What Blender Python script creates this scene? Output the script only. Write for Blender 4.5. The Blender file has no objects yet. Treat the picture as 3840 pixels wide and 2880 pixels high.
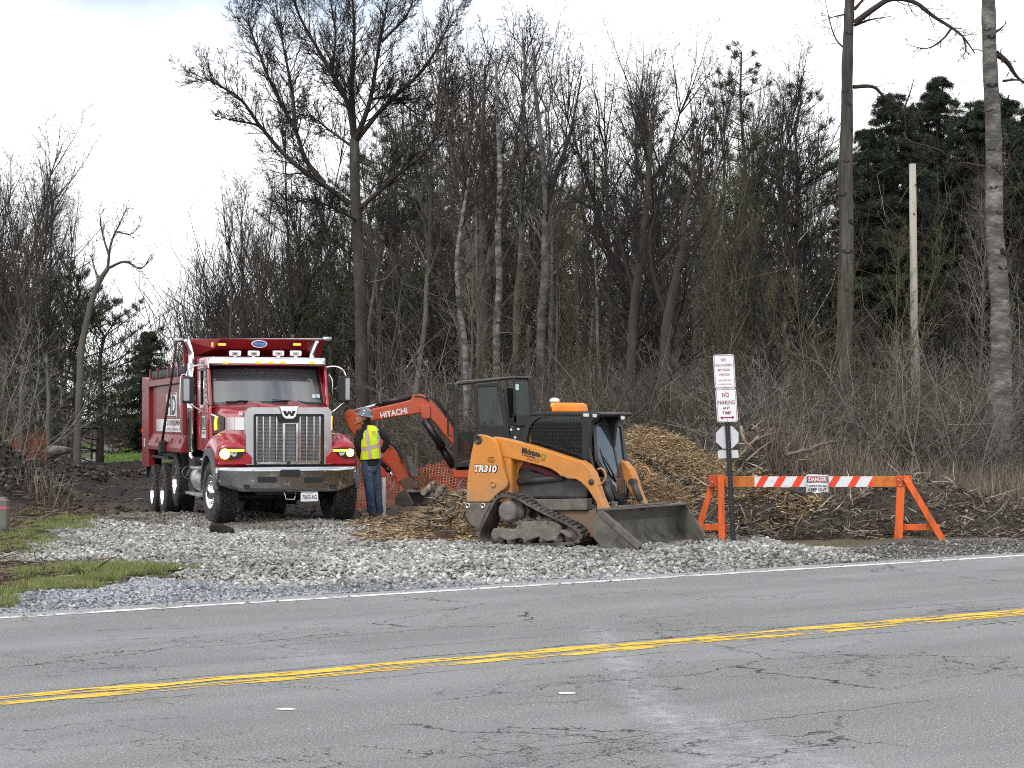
import bpy, bmesh, math, random
import numpy as np
from mathutils import Vector, Matrix, Euler
PI = math.pi
FASTDEV = False
R = math.radians
C = bpy.context.scene.collection
scene = bpy.context.scene
# ------------------------------------------------------------------ camera
F = 1850.0                 # focal length in pixels of a 1024 wide frame
HC = 1.8                   # camera height, metres
HV = 419.0                 # image row of the horizon
cam = bpy.data.cameras.new('camera'); camo = bpy.data.objects.new('camera', cam); C.objects.link(camo)
camo.location = (0, 0, HC); camo.rotation_euler = (R(90), 0, 0)
cam.sensor_width = 36; cam.lens = F/1024*36; cam.shift_y = (HV-384)/1024
cam.clip_start = .1; cam.clip_end = 3000
scene.camera = camo
# ------------------------------------------------------------------ world: bright broken overcast
SUN_EL, SUN_AZ = R(48), R(205)
w = bpy.data.worlds.new('World'); scene.world = w; w.use_nodes = True
nt = w.node_tree; N = nt.nodes; L = nt.links
for n in list(N): N.remove(n)
out = N.new('ShaderNodeOutputWorld'); bg = N.new('ShaderNodeBackground'); bgc = N.new('ShaderNodeBackground'); mixs = N.new('ShaderNodeMixShader')
sky = N.new('ShaderNodeTexSky'); sky.sky_type = 'NISHITA'; sky.sun_disc = False; sky.sun_elevation = SUN_EL; sky.sun_rotation = SUN_AZ
sky.air_density = 1.0; sky.dust_density = 2.0; sky.ozone_density = 1.0
bg.inputs['Strength'].default_value = .15
L.new(sky.outputs[0], bg.inputs['Color'])
bgc.inputs['Color'].default_value = (.97, .985, 1, 1); bgc.inputs['Strength'].default_value = 1.55
tc = N.new('ShaderNodeTexCoord'); mp = N.new('ShaderNodeMapping'); mp.inputs['Scale'].default_value = (1, 1, 2.2); mp.inputs['Location'].default_value = (.35, 0, .1)
nz = N.new('ShaderNodeTexNoise'); nz.inputs['Scale'].default_value = 3.1; nz.inputs['Detail'].default_value = 6; nz.inputs['Roughness'].default_value = .5
sep = N.new('ShaderNodeSeparateXYZ'); L.new(tc.outputs['Generated'], sep.inputs[0])
hz = N.new('ShaderNodeMapRange'); hz.inputs[1].default_value = .172; hz.inputs[2].default_value = .225; hz.inputs[3].default_value = 0; hz.inputs[4].default_value = 1; L.new(sep.outputs[2], hz.inputs[0])
cr = N.new('ShaderNodeMapRange'); cr.inputs[1].default_value = .42; cr.inputs[2].default_value = .58; cr.inputs[3].default_value = .85; cr.inputs[4].default_value = 0; L.new(nz.outputs[0], cr.inputs[0])
mu = N.new('ShaderNodeMath'); mu.operation = 'MULTIPLY'; L.new(hz.outputs[0], mu.inputs[0]); L.new(cr.outputs[0], mu.inputs[1])
L.new(tc.outputs['Generated'], mp.inputs[0]); L.new(mp.outputs[0], nz.inputs['Vector'])
L.new(mu.outputs[0], mixs.inputs[0]); L.new(bgc.outputs[0], mixs.inputs[1]); L.new(bg.outputs[0], mixs.inputs[2]); L.new(mixs.outputs[0], out.inputs[0])
sl = bpy.data.lights.new('sun', 'SUN'); so = bpy.data.objects.new('sun', sl); C.objects.link(so)
sl.energy = 1.5; sl.angle = R(14); sl.color = (1, .96, .9)
sd = Vector((math.sin(SUN_AZ)*math.cos(SUN_EL), math.cos(SUN_AZ)*math.cos(SUN_EL), math.sin(SUN_EL)))
so.rotation_euler = (-sd).to_track_quat('-Z', 'Y').to_euler(); so.location = (0, -20, 40)
scene.view_settings.view_transform = 'Standard'; scene.view_settings.look = 'None'; scene.view_settings.exposure = 0.12; scene.view_settings.gamma = 1
scene.cycles.max_bounces = 5; scene.cycles.transparent_max_bounces = 12; scene.cycles.diffuse_bounces = 2; scene.cycles.glossy_bounces = 3
scene.cycles.use_denoising = False; scene.cycles.filter_width = 1.05

# ------------------------------------------------------------------ measuring helpers: the photograph's pixels to places
def zm(x0, y0, s): return lambda x, y: ((x0+x*s)/3.75, (y0+y*s)/3.75)
Z1 = zm(500, 1230, .46415); Z2 = zm(1260, 1380, .62387); Z3 = zm(2500, 1280, .49729); Z4 = zm(0, 0, .868); Z5 = zm(1920, 0, .868)
D1 = zm(520, 1250, .22298); D2 = zm(520, 1600, .22298); D3 = zm(900, 1480, .30139); D4 = zm(1280, 1500, .27728); D5 = zm(1640, 1380, .31348)
D6 = zm(1720, 1600, .28933); D7 = zm(2100, 1480, .36176); E3 = zm(0, 1550, .36176); E4 = zm(3200, 1400, .42189); E5 = zm(1300, 1700, .24108)
FUL = lambda x, y: (x/2.16, y/2.16)
def ground(u, v, z=0.):
    Y = (HC-z)*F/(v-HV); return ((u-512)*Y/F, Y)
def at(u, v, Y): return ((u-512)*Y/F, Y, HC+(HV-v)*Y/F)
class Frame:
    """local x, y, z of a thing: rotation about z, then location"""
    def __init__(s, x, y, z, rot): s.l = (x, y, z); s.r = rot; s.c = math.cos(rot); s.s = math.sin(rot)
    def cam(s):
        dx, dy = -s.l[0], -s.l[1]; return (s.c*dx+s.s*dy, -s.s*dx+s.c*dy, HC-s.l[2])
    def ray(s, u, v):
        dx, dy, dz = (u-512)/F, 1., (HV-v)/F; return (s.c*dx+s.s*dy, -s.s*dx+s.c*dy, dz)
    def hit(s, uv, ax, val):
        o = s.cam(); d = s.ray(*uv); t = (val-o[ax])/d[ax]; return (o[0]+d[0]*t, o[1]+d[1]*t, o[2]+d[2]*t)
    def fx(s, uv, x): return s.hit(uv, 0, x)
    def fy(s, uv, y): return s.hit(uv, 1, y)
# ------------------------------------------------------------------ materials
def mat(name, col, rough=.6, metal=0., coat=0., var=.12, vscale=6., bump=0., bscale=40., dirt=None, dscale=1.6, damt=.5, emit=None, estr=0., dzone=None, rvar=.08, spec=None, stretch=None):
    m = bpy.data.materials.new(name); m.use_nodes = True; t = m.node_tree; n = t.nodes; l = t.links
    b = n['Principled BSDF']; b.inputs['Roughness'].default_value = rough; b.inputs['Metallic'].default_value = metal
    b.inputs['Coat Weight'].default_value = coat; b.inputs['Coat Roughness'].default_value = .08
    if spec is not None: b.inputs['Specular IOR Level'].default_value = spec
    co = n.new('ShaderNodeTexCoord'); src = co.outputs['Object']
    if stretch:
        sm = n.new('ShaderNodeMapping'); sm.inputs['Scale'].default_value = stretch; l.new(src, sm.inputs[0]); src = sm.outputs[0]
    a = n.new('ShaderNodeTexNoise'); a.inputs['Scale'].default_value = vscale; a.inputs['Detail'].default_value = 6; a.inputs['Roughness'].default_value = .6; l.new(src, a.inputs['Vector'])
    rm = n.new('ShaderNodeMapRange'); rm.inputs[1].default_value = .3; rm.inputs[2].default_value = .7; rm.inputs[3].default_value = 1-var; rm.inputs[4].default_value = 1+var; l.new(a.outputs[0], rm.inputs[0])
    hs = n.new('ShaderNodeHueSaturation'); hs.inputs['Color'].default_value = (*col, 1); l.new(rm.outputs[0], hs.inputs['Value'])
    c = hs.outputs[0]
    if dirt:
        a2 = n.new('ShaderNodeTexNoise'); a2.inputs['Scale'].default_value = dscale; a2.inputs['Detail'].default_value = 8; a2.inputs['Roughness'].default_value = .68; l.new(src, a2.inputs['Vector'])
        r2 = n.new('ShaderNodeMapRange'); r2.inputs[1].default_value = .62-damt*.35; r2.inputs[2].default_value = .78-damt*.2; r2.inputs[3].default_value = 0; r2.inputs[4].default_value = .85; l.new(a2.outputs[0], r2.inputs[0])
        f = r2.outputs[0]
        if dzone:   # dirt thrown up from the ground: more of it low on the thing
            sp = n.new('ShaderNodeSeparateXYZ'); l.new(co.outputs['Object'], sp.inputs[0])
            rz = n.new('ShaderNodeMapRange'); rz.inputs[1].default_value = dzone[0]; rz.inputs[2].default_value = dzone[1]; rz.inputs[3].default_value = 1; rz.inputs[4].default_value = dzone[2] if len(dzone) > 2 else .1; l.new(sp.outputs[2], rz.inputs[0])
            mm = n.new('ShaderNodeMath'); mm.operation = 'MULTIPLY'; l.new(f, mm.inputs[0]); l.new(rz.outputs[0], mm.inputs[1]); f = mm.outputs[0]
        mx = n.new('ShaderNodeMix'); mx.data_type = 'RGBA'; l.new(f, mx.inputs[0]); l.new(c, mx.inputs[6]); mx.inputs[7].default_value = (*dirt, 1); c = mx.outputs[2]
        mr = n.new('ShaderNodeMix'); mr.data_type = 'FLOAT'; l.new(f, mr.inputs[0]); mr.inputs[2].default_value = rough; mr.inputs[3].default_value = .9; l.new(mr.outputs[0], b.inputs['Roughness'])
        if metal > 0 or coat > 0:
            iv = n.new('ShaderNodeMath'); iv.operation = 'SUBTRACT'; iv.inputs[0].default_value = 1; l.new(f, iv.inputs[1])
            for k, vv in (('Metallic', metal), ('Coat Weight', coat)):
                if vv > 0:
                    q = n.new('ShaderNodeMath'); q.operation = 'MULTIPLY'; q.inputs[1].default_value = vv; l.new(iv.outputs[0], q.inputs[0]); l.new(q.outputs[0], b.inputs[k])
    elif rvar:
        rr = n.new('ShaderNodeMapRange'); rr.inputs[1].default_value = .3; rr.inputs[2].default_value = .7; rr.inputs[3].default_value = max(0.02, rough-rvar); rr.inputs[4].default_value = min(1, rough+rvar); l.new(a.outputs[0], rr.inputs[0]); l.new(rr.outputs[0], b.inputs['Roughness'])
    l.new(c, b.inputs['Base Color'])
    if bump:
        a3 = n.new('ShaderNodeTexNoise'); a3.inputs['Scale'].default_value = bscale; a3.inputs['Detail'].default_value = 5; l.new(src, a3.inputs['Vector'])
        bp = n.new('ShaderNodeBump'); bp.inputs['Strength'].default_value = bump; bp.inputs['Distance'].default_value = .02; l.new(a3.outputs[0], bp.inputs['Height']); l.new(bp.outputs[0], b.inputs['Normal'])
    if emit:
        b.inputs['Emission Color'].default_value = (*emit, 1); b.inputs['Emission Strength'].default_value = estr
    return m
def glassmat(name, tint, refl=1.5, trans=.55, rough=.02):
    """a pane: dark tint see-through plus fresnel reflection"""
    m = bpy.data.materials.new(name); m.use_nodes = True; t = m.node_tree; n = t.nodes; l = t.links
    for x in list(n): n.remove(x)
    o = n.new('ShaderNodeOutputMaterial'); g = n.new('ShaderNodeBsdfGlossy'); g.inputs['Roughness'].default_value = rough
    tr = n.new('ShaderNodeBsdfTransparent'); tr.inputs[0].default_value = (*tint, 1); fr = n.new('ShaderNodeFresnel'); fr.inputs[0].default_value = refl
    mx = n.new('ShaderNodeMixShader'); l.new(fr.outputs[0], mx.inputs[0]); l.new(tr.outputs[0], mx.inputs[1]); l.new(g.outputs[0], mx.inputs[2])
    df = n.new('ShaderNodeBsdfDiffuse'); df.inputs[0].default_value = (.35, .4, .42, 1)  # pale film: dust, with sky reflection put into its colour
    m2 = n.new('ShaderNodeMixShader'); m2.inputs[0].default_value = 1-trans; l.new(mx.outputs[0], m2.inputs[1]); l.new(df.outputs[0], m2.inputs[2])
    l.new(m2.outputs[0], o.inputs[0]); return m
def attrmat(name, rough=.85, bump=0., bscale=60., mul=(1, 1, 1)):
    """colour of each small piece kept on the mesh, for stones, chips and twigs"""
    m = bpy.data.materials.new(name); m.use_nodes = True; t = m.node_tree; n = t.nodes; l = t.links; b = n['Principled BSDF']
    a = n.new('ShaderNodeAttribute'); a.attribute_name = 'tone'; b.inputs['Roughness'].default_value = rough; b.inputs['Specular IOR Level'].default_value = .3
    co = n.new('ShaderNodeTexCoord'); z = n.new('ShaderNodeTexNoise'); z.inputs['Scale'].default_value = bscale; z.inputs['Detail'].default_value = 3; l.new(co.outputs['Object'], z.inputs['Vector'])
    r = n.new('ShaderNodeMapRange'); r.inputs[1].default_value = .3; r.inputs[2].default_value = .7; r.inputs[3].default_value = .8; r.inputs[4].default_value = 1.15; l.new(z.outputs[0], r.inputs[0])
    v = n.new('ShaderNodeVectorMath'); v.operation = 'SCALE'; l.new(a.outputs['Color'], v.inputs[0]); l.new(r.outputs[0], v.inputs['Scale']); l.new(v.outputs[0], b.inputs['Base Color'])
    return m
# ------------------------------------------------------------------ mesh building
class MB:
    def __init__(s): s.v = []; s.f = []; s.m = []; s.sm = []
    def add(s, vs, fs, mi=0, smooth=False):
        o = len(s.v); s.v += [tuple(p) for p in vs]
        for f in fs: s.f.append([o+i for i in f]); s.m.append(mi); s.sm.append(smooth)
        return s
    def box(s, c, d, rot=None, mi=0):
        x, y, z = d[0]/2, d[1]/2, d[2]/2
        vs = [Vector((a*x, b*y, e*z)) for a in (-1, 1) for b in (-1, 1) for e in (-1, 1)]
        if rot is not None:
            q = Euler(rot).to_matrix(); vs = [q @ p for p in vs]
        c = Vector(c); return s.add([p+c for p in vs], [(0, 1, 3, 2), (4, 6, 7, 5), (0, 4, 5, 1), (2, 3, 7, 6), (0, 2, 6, 4), (1, 5, 7, 3)], mi)
    def span(s, a, b, mi=0):
        return s.box([(a[i]+b[i])/2 for i in range(3)], [abs(a[i]-b[i]) for i in range(3)], None, mi)
    def bar(s, p, q, wd, th, up=(0, 0, 1), mi=0):
        """square bar from p to q, wd across, th along up"""
        p, q = Vector(p), Vector(q); d = (q-p).normalized(); up = Vector(up); a = d.cross(up)
        if a.length < 1e-4: a = d.cross(Vector((1, 0, 0)))
        a.normalize(); b = a.cross(d).normalized(); a = a*wd/2; b = b*th/2
        vs = [p-a-b, p+a-b, p+a+b, p-a+b, q-a-b, q+a-b, q+a+b, q-a+b]
        return s.add(vs, [(0, 3, 2, 1), (4, 5, 6, 7), (0, 1, 5, 4), (1, 2, 6, 5), (2, 3, 7, 6), (3, 0, 4, 7)], mi)
    def tube(s, pts, r, n=8, mi=0, caps=True, close=False, flat=1., smooth=True):
        pts = [Vector(p) for p in pts]; k = len(pts); rs = r if isinstance(r, (list, tuple)) else [r]*k
        vs = []; a = None
        for i, p in enumerate(pts):
            d = (pts[(i+1) % k]-pts[i-1]) if close else (pts[min(i+1, k-1)]-pts[max(i-1, 0)])
            d.normalize()
            if a is None:
                a = d.cross(Vector((0, 0, 1)))
                if a.length < .05: a = d.cross(Vector((1, 0, 0)))
            else: a = a-d*a.dot(d)
            a.normalize(); b = d.cross(a).normalized()
            for j in range(n):
                t = 2*PI*j/n; vs.append(p+a*math.cos(t)*rs[i]+b*math.sin(t)*rs[i]*flat)
        fs = []
        for i in range(k if close else k-1):
            for j in range(n):
                i2 = (i+1) % k; fs.append((i*n+j, i*n+(j+1) % n, i2*n+(j+1) % n, i2*n+j))
        o = len(s.v); s.add(vs, fs, mi, smooth)
        if caps and not close: s.f += [[o+j for j in range(n)][::-1], [o+(k-1)*n+j for j in range(n)]]; s.m += [mi, mi]; s.sm += [False, False]
        return s
    def cyl(s, p, q, r0, r1=None, n=20, mi=0, caps=True): return s.tube([p, q], [r0, r0 if r1 is None else r1], n, mi, caps)
    def prism(s, poly, d, mi=0, smooth=False):
        """poly: 3-D points of one planar face, pushed along d"""
        n = len(poly); a = [Vector(p) for p in poly]; d = Vector(d); b = [p+d for p in a]
        return s.add(a+b, [list(range(n))[::-1], list(range(n, 2*n))]+[(i, (i+1) % n, n+(i+1) % n, n+i) for i in range(n)], mi, smooth)
    def lathe(s, prof, c, ax, n=32, mi=0, smooth=True, closed=False):
        """prof: (radius, distance along axis)"""
        ax = Vector(ax).normalized(); c = Vector(c); a = ax.cross(Vector((0, 0, 1)))
        if a.length < .1: a = Vector((1, 0, 0))
        a.normalize(); b = ax.cross(a); vs = []
        for r, h in prof:
            for j in range(n):
                t = 2*PI*j/n; vs.append(c+ax*h+(a*math.cos(t)+b*math.sin(t))*r)
        fs = []; k = len(prof)
        for i in range(k if closed else k-1):
            for j in range(n): i2 = (i+1) % k; fs.append((i*n+j, i*n+(j+1) % n, i2*n+(j+1) % n, i2*n+j))
        return s.add(vs, fs, mi, smooth)
    def loft(s, rings, mi=0, smooth=True, caps=True, closed=True):
        n = len(rings[0]); vs = [p for r in rings for p in r]; fs = []
        for i in range(len(rings)-1):
            for j in range(n if closed else n-1): fs.append((i*n+j, i*n+(j+1) % n, (i+1)*n+(j+1) % n, (i+1)*n+j))
        o = len(s.v); s.add(vs, fs, mi, smooth)
        if caps: s.f += [[o+j for j in range(n)][::-1], [o+(len(rings)-1)*n+j for j in range(n)]]; s.m += [mi, mi]; s.sm += [False, False]
        return s
    def grid(s, g, mi=0, smooth=True, th=None):
        """g: rows of 3-D points"""
        n = len(g[0]); vs = [p for r in g for p in r]
        return s.add(vs, [(i*n+j, i*n+j+1, (i+1)*n+j+1, (i+1)*n+j) for i in range(len(g)-1) for j in range(n-1)], mi, smooth)
    def build(s, name, mats, parent=None, bevel=0., seg=2, solid=0., remesh=0., sub=0, fix=True, coll=True):
        me = bpy.data.meshes.new(name); me.from_pydata(s.v, [], s.f)
        if not isinstance(mats, (list, tuple)): mats = [mats]
        for m in mats: me.materials.append(m)
        me.polygons.foreach_set('material_index', s.m); me.polygons.foreach_set('use_smooth', s.sm)
        if fix:
            b = bmesh.new(); b.from_mesh(me); bmesh.ops.recalc_face_normals(b, faces=b.faces); b.to_mesh(me); b.free()
        me.update()
        o = bpy.data.objects.new(name, me); C.objects.link(o)
        if parent is not None: o.parent = parent
        if solid: md = o.modifiers.new('solid', 'SOLIDIFY'); md.thickness = solid; md.offset = 0
        if remesh: md = o.modifiers.new('re', 'REMESH'); md.mode = 'VOXEL'; md.voxel_size = remesh; md.use_smooth_shade = True
        if sub: md = o.modifiers.new('sub', 'SUBSURF'); md.levels = sub; md.render_levels = sub
        if bevel:
            md = o.modifiers.new('bevel', 'BEVEL'); md.width = bevel; md.segments = seg; md.limit_method = 'ANGLE'; md.angle_limit = R(32); md.use_clamp_overlap = True
            me.polygons.foreach_set('use_smooth', [False]*len(me.polygons)) if False else None
        return o
def fastmesh(name, V, Fc, mats, parent=None, tone=None, smooth=False, midx=None):
    """V (n,3), Fc (m,k) arrays -> object"""
    V = np.ascontiguousarray(V, dtype=np.float32); Fc = np.ascontiguousarray(Fc, dtype=np.int32)
    me = bpy.data.meshes.new(name); k = Fc.shape[1]; m = Fc.shape[0]
    me.vertices.add(len(V)); me.vertices.foreach_set('co', V.ravel())
    me.loops.add(m*k); me.loops.foreach_set('vertex_index', Fc.ravel())
    me.polygons.add(m); me.polygons.foreach_set('loop_start', np.arange(0, m*k, k, dtype=np.int32)); me.polygons.foreach_set('loop_total', np.full(m, k, dtype=np.int32))
    if smooth: me.polygons.foreach_set('use_smooth', np.ones(m, dtype=bool))
    if midx is not None: me.polygons.foreach_set('material_index', np.ascontiguousarray(midx, dtype=np.int32))
    if not isinstance(mats, (list, tuple)): mats = [mats]
    for q in mats: me.materials.append(q)
    if tone is not None:
        at_ = me.attributes.new('tone', 'FLOAT_COLOR', 'POINT'); t4 = np.ones((len(V), 4), dtype=np.float32); t4[:, :3] = tone; at_.data.foreach_set('color', t4.ravel())
    me.update(calc_edges=True)
    o = bpy.data.objects.new(name, me); C.objects.link(o)
    if parent is not None: o.parent = parent
    return o
def tag(o, label=None, cat=None, group=None, kind=None):
    if label: o['label'] = label
    if cat: o['category'] = cat
    if group: o['group'] = group
    if kind: o['kind'] = kind
    return o
def empty(name, loc, rz=0., label=None, cat=None, group=None):
    o = bpy.data.objects.new(name, None); C.objects.link(o); o.location = loc; o.rotation_euler = (0, 0, rz); o.empty_display_size = .3
    return tag(o, label, cat, group)
def text(name, s, p, ex, ey, size, m, parent, depth=.002, bold=0., sx=1., align='CENTER', shear=0., alt=None):
    """lettering in the plane ex (reading direction), ey (up), centred on p; size = cap height; alt: fit total width"""
    cu = bpy.data.curves.new('t', 'FONT'); cu.body = s; cu.size = 1.; cu.align_x = align; cu.align_y = 'CENTER'; cu.extrude = 0; cu.offset = bold; cu.shear = shear; cu.resolution_u = 3
    to = bpy.data.objects.new('t', cu); C.objects.link(to)
    bpy.context.view_layer.update()
    me = bpy.data.meshes.new_from_object(to.evaluated_get(bpy.context.evaluated_depsgraph_get()))
    bpy.data.objects.remove(to); bpy.data.curves.remove(cu)
    n = len(me.vertices); co = np.empty(n*3, dtype=np.float32); me.vertices.foreach_get('co', co); co = co.reshape(-1, 3)
    x0, x1 = co[:, 0].min(), co[:, 0].max(); y0, y1 = co[:, 1].min(), co[:, 1].max()
    co[:, 0] -= (x0+x1)/2; co[:, 1] -= (y0+y1)/2
    ky = size/(y1-y0); kx = (alt/(x1-x0)) if alt else ky*sx
    ex = Vector(ex).normalized(); ey = Vector(ey).normalized(); nn = ex.cross(ey); p = Vector(p)+nn*depth
    M = np.array([list(ex), list(ey), list(nn)], dtype=np.float32)
    co[:, 0] *= kx; co[:, 1] *= ky; co[:, 2] = 0
    w_ = co @ M+np.array(list(p), dtype=np.float32); me.vertices.foreach_set('co', np.ascontiguousarray(w_, dtype=np.float32).ravel())
    me.materials.clear(); me.materials.append(m); me.name = name; me.update()
    o = bpy.data.objects.new(name, me); C.objects.link(o); o.parent = parent
    return o
def lin(a, b, n): return [a+(b-a)*i/(n-1) for i in range(n)]
def bez(pts, n=12):
    """smooth curve through the points"""
    P = [Vector(p) for p in pts]; P = [P[0]*2-P[1]]+P+[P[-1]*2-P[-2]]; o = []
    for i in range(1, len(P)-2):
        for k in range(n):
            t = k/n; a, b, c, d = P[i-1], P[i], P[i+1], P[i+2]
            o.append(.5*((2*b)+(c-a)*t+(2*a-5*b+4*c-d)*t*t+(3*b-a-3*c+d)*t**3))
    o.append(P[-2]); return o
def inpoly(x, y, poly):
    r = np.zeros(x.shape, dtype=bool); n = len(poly)
    for i in range(n):
        x1, y1 = poly[i]; x2, y2 = poly[(i+1) % n]
        if y1 == y2: continue
        c = ((y1 > y) != (y2 > y)) & (x < (x2-x1)*(y-y1)/(y2-y1)+x1); r ^= c
    return r
def vnoise(x, y, s, seed=0):
    """cheap smooth value noise, numpy"""
    rg = np.random.RandomState(seed); T = rg.rand(256, 256); X = x/s+57.3; Yv = y/s+91.7
    xi = np.floor(X).astype(int); yi = np.floor(Yv).astype(int); fx = X-xi; fy = Yv-yi; fx = fx*fx*(3-2*fx); fy = fy*fy*(3-2*fy)
    g = lambda a, b: T[a % 256, b % 256]
    return (g(xi, yi)*(1-fx)+g(xi+1, yi)*fx)*(1-fy)+(g(xi, yi+1)*(1-fx)+g(xi+1, yi+1)*fx)*fy-.5
def fbm(x, y, s, seed=0, o=4):
    r = 0; a = 1
    for i in range(o): r = r+a*vnoise(x, y, s, seed+i); s /= 2.03; a *= .5
    return r
# ================================================================== the ground
RT = (.829, .559); RN = (-.559, .829)          # along and across the road
RANG = math.atan2(.559, .829)
W_EDGE, W_YEL, W_WHITE = 16.80, 11.62, 16.45
def P2(pts): return [ground(x/2.16, y/2.16) for x, y in pts]
GRAV = P2([(12, 1210), (60, 1182), (120, 1150), (200, 1128), (330, 1112), (500, 1108), (820, 1112), (835, 1140), (800, 1166), (1030, 1172), (1300, 1158), (1600, 1150), (1700, 1176), (1800, 1192), (1900, 1206), (1700, 1222), (1400, 1240), (1000, 1262), (700, 1272), (540, 1262), (440, 1250), (345, 1240), (340, 1226), (240, 1229), (125, 1218)])
FINE = P2([(-60, 1306), (0, 1297), (125, 1288), (200, 1274), (275, 1252), (425, 1250), (540, 1256), (700, 1262), (1000, 1252), (1300, 1240), (1420, 1232), (1400, 1246), (1106, 1258), (750, 1277), (550, 1292), (300, 1307), (0, 1328), (-60, 1333)])
MULCH = P2([(760, 1168), (800, 1120), (830, 1100), (900, 1080), (1060, 1060), (1060, 1176), (900, 1172)])
GRASS1 = P2([(-80, 1300), (0, 1280), (60, 1262), (115, 1246), (200, 1232), (352, 1228), (325, 1241), (250, 1259), (150, 1283), (75, 1292), (0, 1298), (-80, 1312)])
GRASS2 = P2([(0, 1196), (30, 1160), (80, 1138), (150, 1128), (190, 1132), (150, 1148), (90, 1166), (30, 1206), (0, 1216)])
def sstep(a, b, x): t = np.clip((x-a)/(b-a), 0, 1); return t*t*(3-2*t)
def seg_d(x, y, a, b):
    ax, ay = a; bx, by = b; dx, dy = bx-ax, by-ay; t = np.clip(((x-ax)*dx+(y-ay)*dy)/(dx*dx+dy*dy), 0, 1)
    return np.hypot(x-ax-t*dx, y-ay-t*dy), t
def G(x, y):
    x = np.asarray(x, dtype=float); y = np.asarray(y, dtype=float)
    w_ = RN[0]*x+RN[1]*y; far = sstep(0, 1.2, w_-W_EDGE)
    z = -.03+0*x
    rough = fbm(x, y, 2.2, 3)*.16+fbm(x, y, .55, 9, 3)*.07
    flat = np.exp(-((x+1.2)**2/60+(y-27)**2/36))
    z = z+far*(.045+rough*(1-.8*flat))
    z = z-.24*sstep(33.6, 36.5, y+.12*(x+5))*(1-sstep(46, 56, y))*(1-sstep(-2.5, 0, x))*sstep(-16, -9.5, x)
    mr = lambda a, b, h, r: h*np.exp(-(seg_d(x, y, a, b)[0]/r)**2)*(1+.55*fbm(x, y, 1.1, 21))
    z = z+mr((-10.6, 37), (-14.8, 58), .62, 1.15)+mr((-14.8, 60), (-8, 64), .32, 1.6)+mr((-9.4, 33), (-10.8, 39), .5, .8)
    z = z+mr((-13.2, 28.5), (-10.2, 33), .36, .9)
    z = z+sstep(60, 130, y)*-.25*0
    return z+.3*sstep(3, 14, x)*sstep(33, 48, y)
def axis(a, b, st, lo, hi):
    r = list(np.arange(a, b, st)); s = st; v = r[-1]
    while v < hi: s *= 1.22; v += s; r.append(min(v, hi))
    s = st; v = r[0]; q = []
    while v > lo: s *= 1.22; v -= s; q.append(max(v, lo))
    return np.array(q[::-1]+r)
gx = axis(-22, 16, .16, -1500, 1500); gy = axis(14, 66, .16, -400, 2000)
GX, GY = np.meshgrid(gx, gy); GZ = G(GX, GY)
nx, ny = len(gx), len(gy); idx = np.arange(nx*ny).reshape(ny, nx)
gf = np.stack([idx[:-1, :-1], idx[:-1, 1:], idx[1:, 1:], idx[1:, :-1]], -1).reshape(-1, 4)
xf, yf = GX.ravel(), GY.ravel()
n1 = fbm(xf, yf, 1.4, 31); n2 = fbm(xf, yf, .4, 35, 3)
tone = np.zeros((nx*ny, 3))
def zone(m, c):
    m = np.clip(m, 0, 1)[:, None]; tone[:] = tone*(1-m)+np.array(c)*m
litter = np.array([.115, .088, .058])
tone[:] = litter*(1+.5*n1[:, None])
# dark stripped soil round the machines and along the line of the old trail
d_, _ = seg_d(xf, yf, (-2, 33), (-13.5, 62)); zone(1.6-d_/3.4+n1*1.2, (.036, .030, .027))
d_, _ = seg_d(xf, yf, (-4, 33), (8, 32)); zone(1.5-d_/3.2+n1, (.040, .034, .029))
d_, _ = seg_d(xf, yf, (-7, 33), (-9.5, 36)); zone((1-d_/1.7+n1)*.8, (.105, .075, .055))
d_, _ = seg_d(xf, yf, (-10.2, 34), (-14.8, 58)); zone(1.7-d_/1.5+n1*1.4, (.030, .026, .023)); d_, _ = seg_d(xf, yf, (-14, 28.5), (-10, 33.5)); zone(1.5-d_/1.2+n1*1.6, (.038, .032, .027))
zone((sstep(16.7, 16.9, RN[0]*xf+RN[1]*yf)*(1-sstep(18.8, 20.2, RN[0]*xf+RN[1]*yf+n1*1.5)))*sstep(2.5, 5, xf), (.085, .08, .072))
zone((sstep(16.7, 16.9, RN[0]*xf+RN[1]*yf)*(1-sstep(17.0, 17.5, RN[0]*xf+RN[1]*yf+n2*.5))), (.27, .265, .26))
dg, _ = seg_d(xf, yf, (-17, 68), (-26, 125)); zone((3.8-dg)/.8+n1, (.10, .17, .035))
zone(inpoly(xf+n2*.8, yf+n2*.8, GRASS1)*.8, (.075, .085, .035)); zone(inpoly(xf+n2*.8, yf+n2*.8, GRASS2)*.8, (.075, .085, .035))
zone(inpoly(xf+n1*.5, yf+n2*.8, MULCH)*.95, (.19, .12, .065))
zone(inpoly(xf+n2*.4, yf+n2*.4, GRAV)*1., (.10, .098, .09)); zone(inpoly(xf+n2*.3, yf+n2*.3, FINE)*1., (.09, .093, .10))
m_ground = attrmat('soil and litter', .95, 0, 9)
ns = m_ground.node_tree; bp = ns.nodes.new('ShaderNodeBump'); bp.inputs['Distance'].default_value = .06; bp.inputs['Strength'].default_value = .8
tn = ns.nodes.new('ShaderNodeTexNoise'); tn.inputs['Scale'].default_value = 12; tn.inputs['Detail'].default_value = 8; ns.links.new(tn.outputs[0], bp.inputs['Height']); ns.links.new(bp.outputs[0], ns.nodes['Principled BSDF'].inputs['Normal'])
tcn = ns.nodes.new('ShaderNodeTexCoord'); ns.links.new(tcn.outputs['Object'], tn.inputs['Vector'])
g_ = fastmesh('ground', np.stack([xf, yf, GZ.ravel()], -1), gf, m_ground, None, tone, smooth=True); tag(g_, kind='structure')
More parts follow.
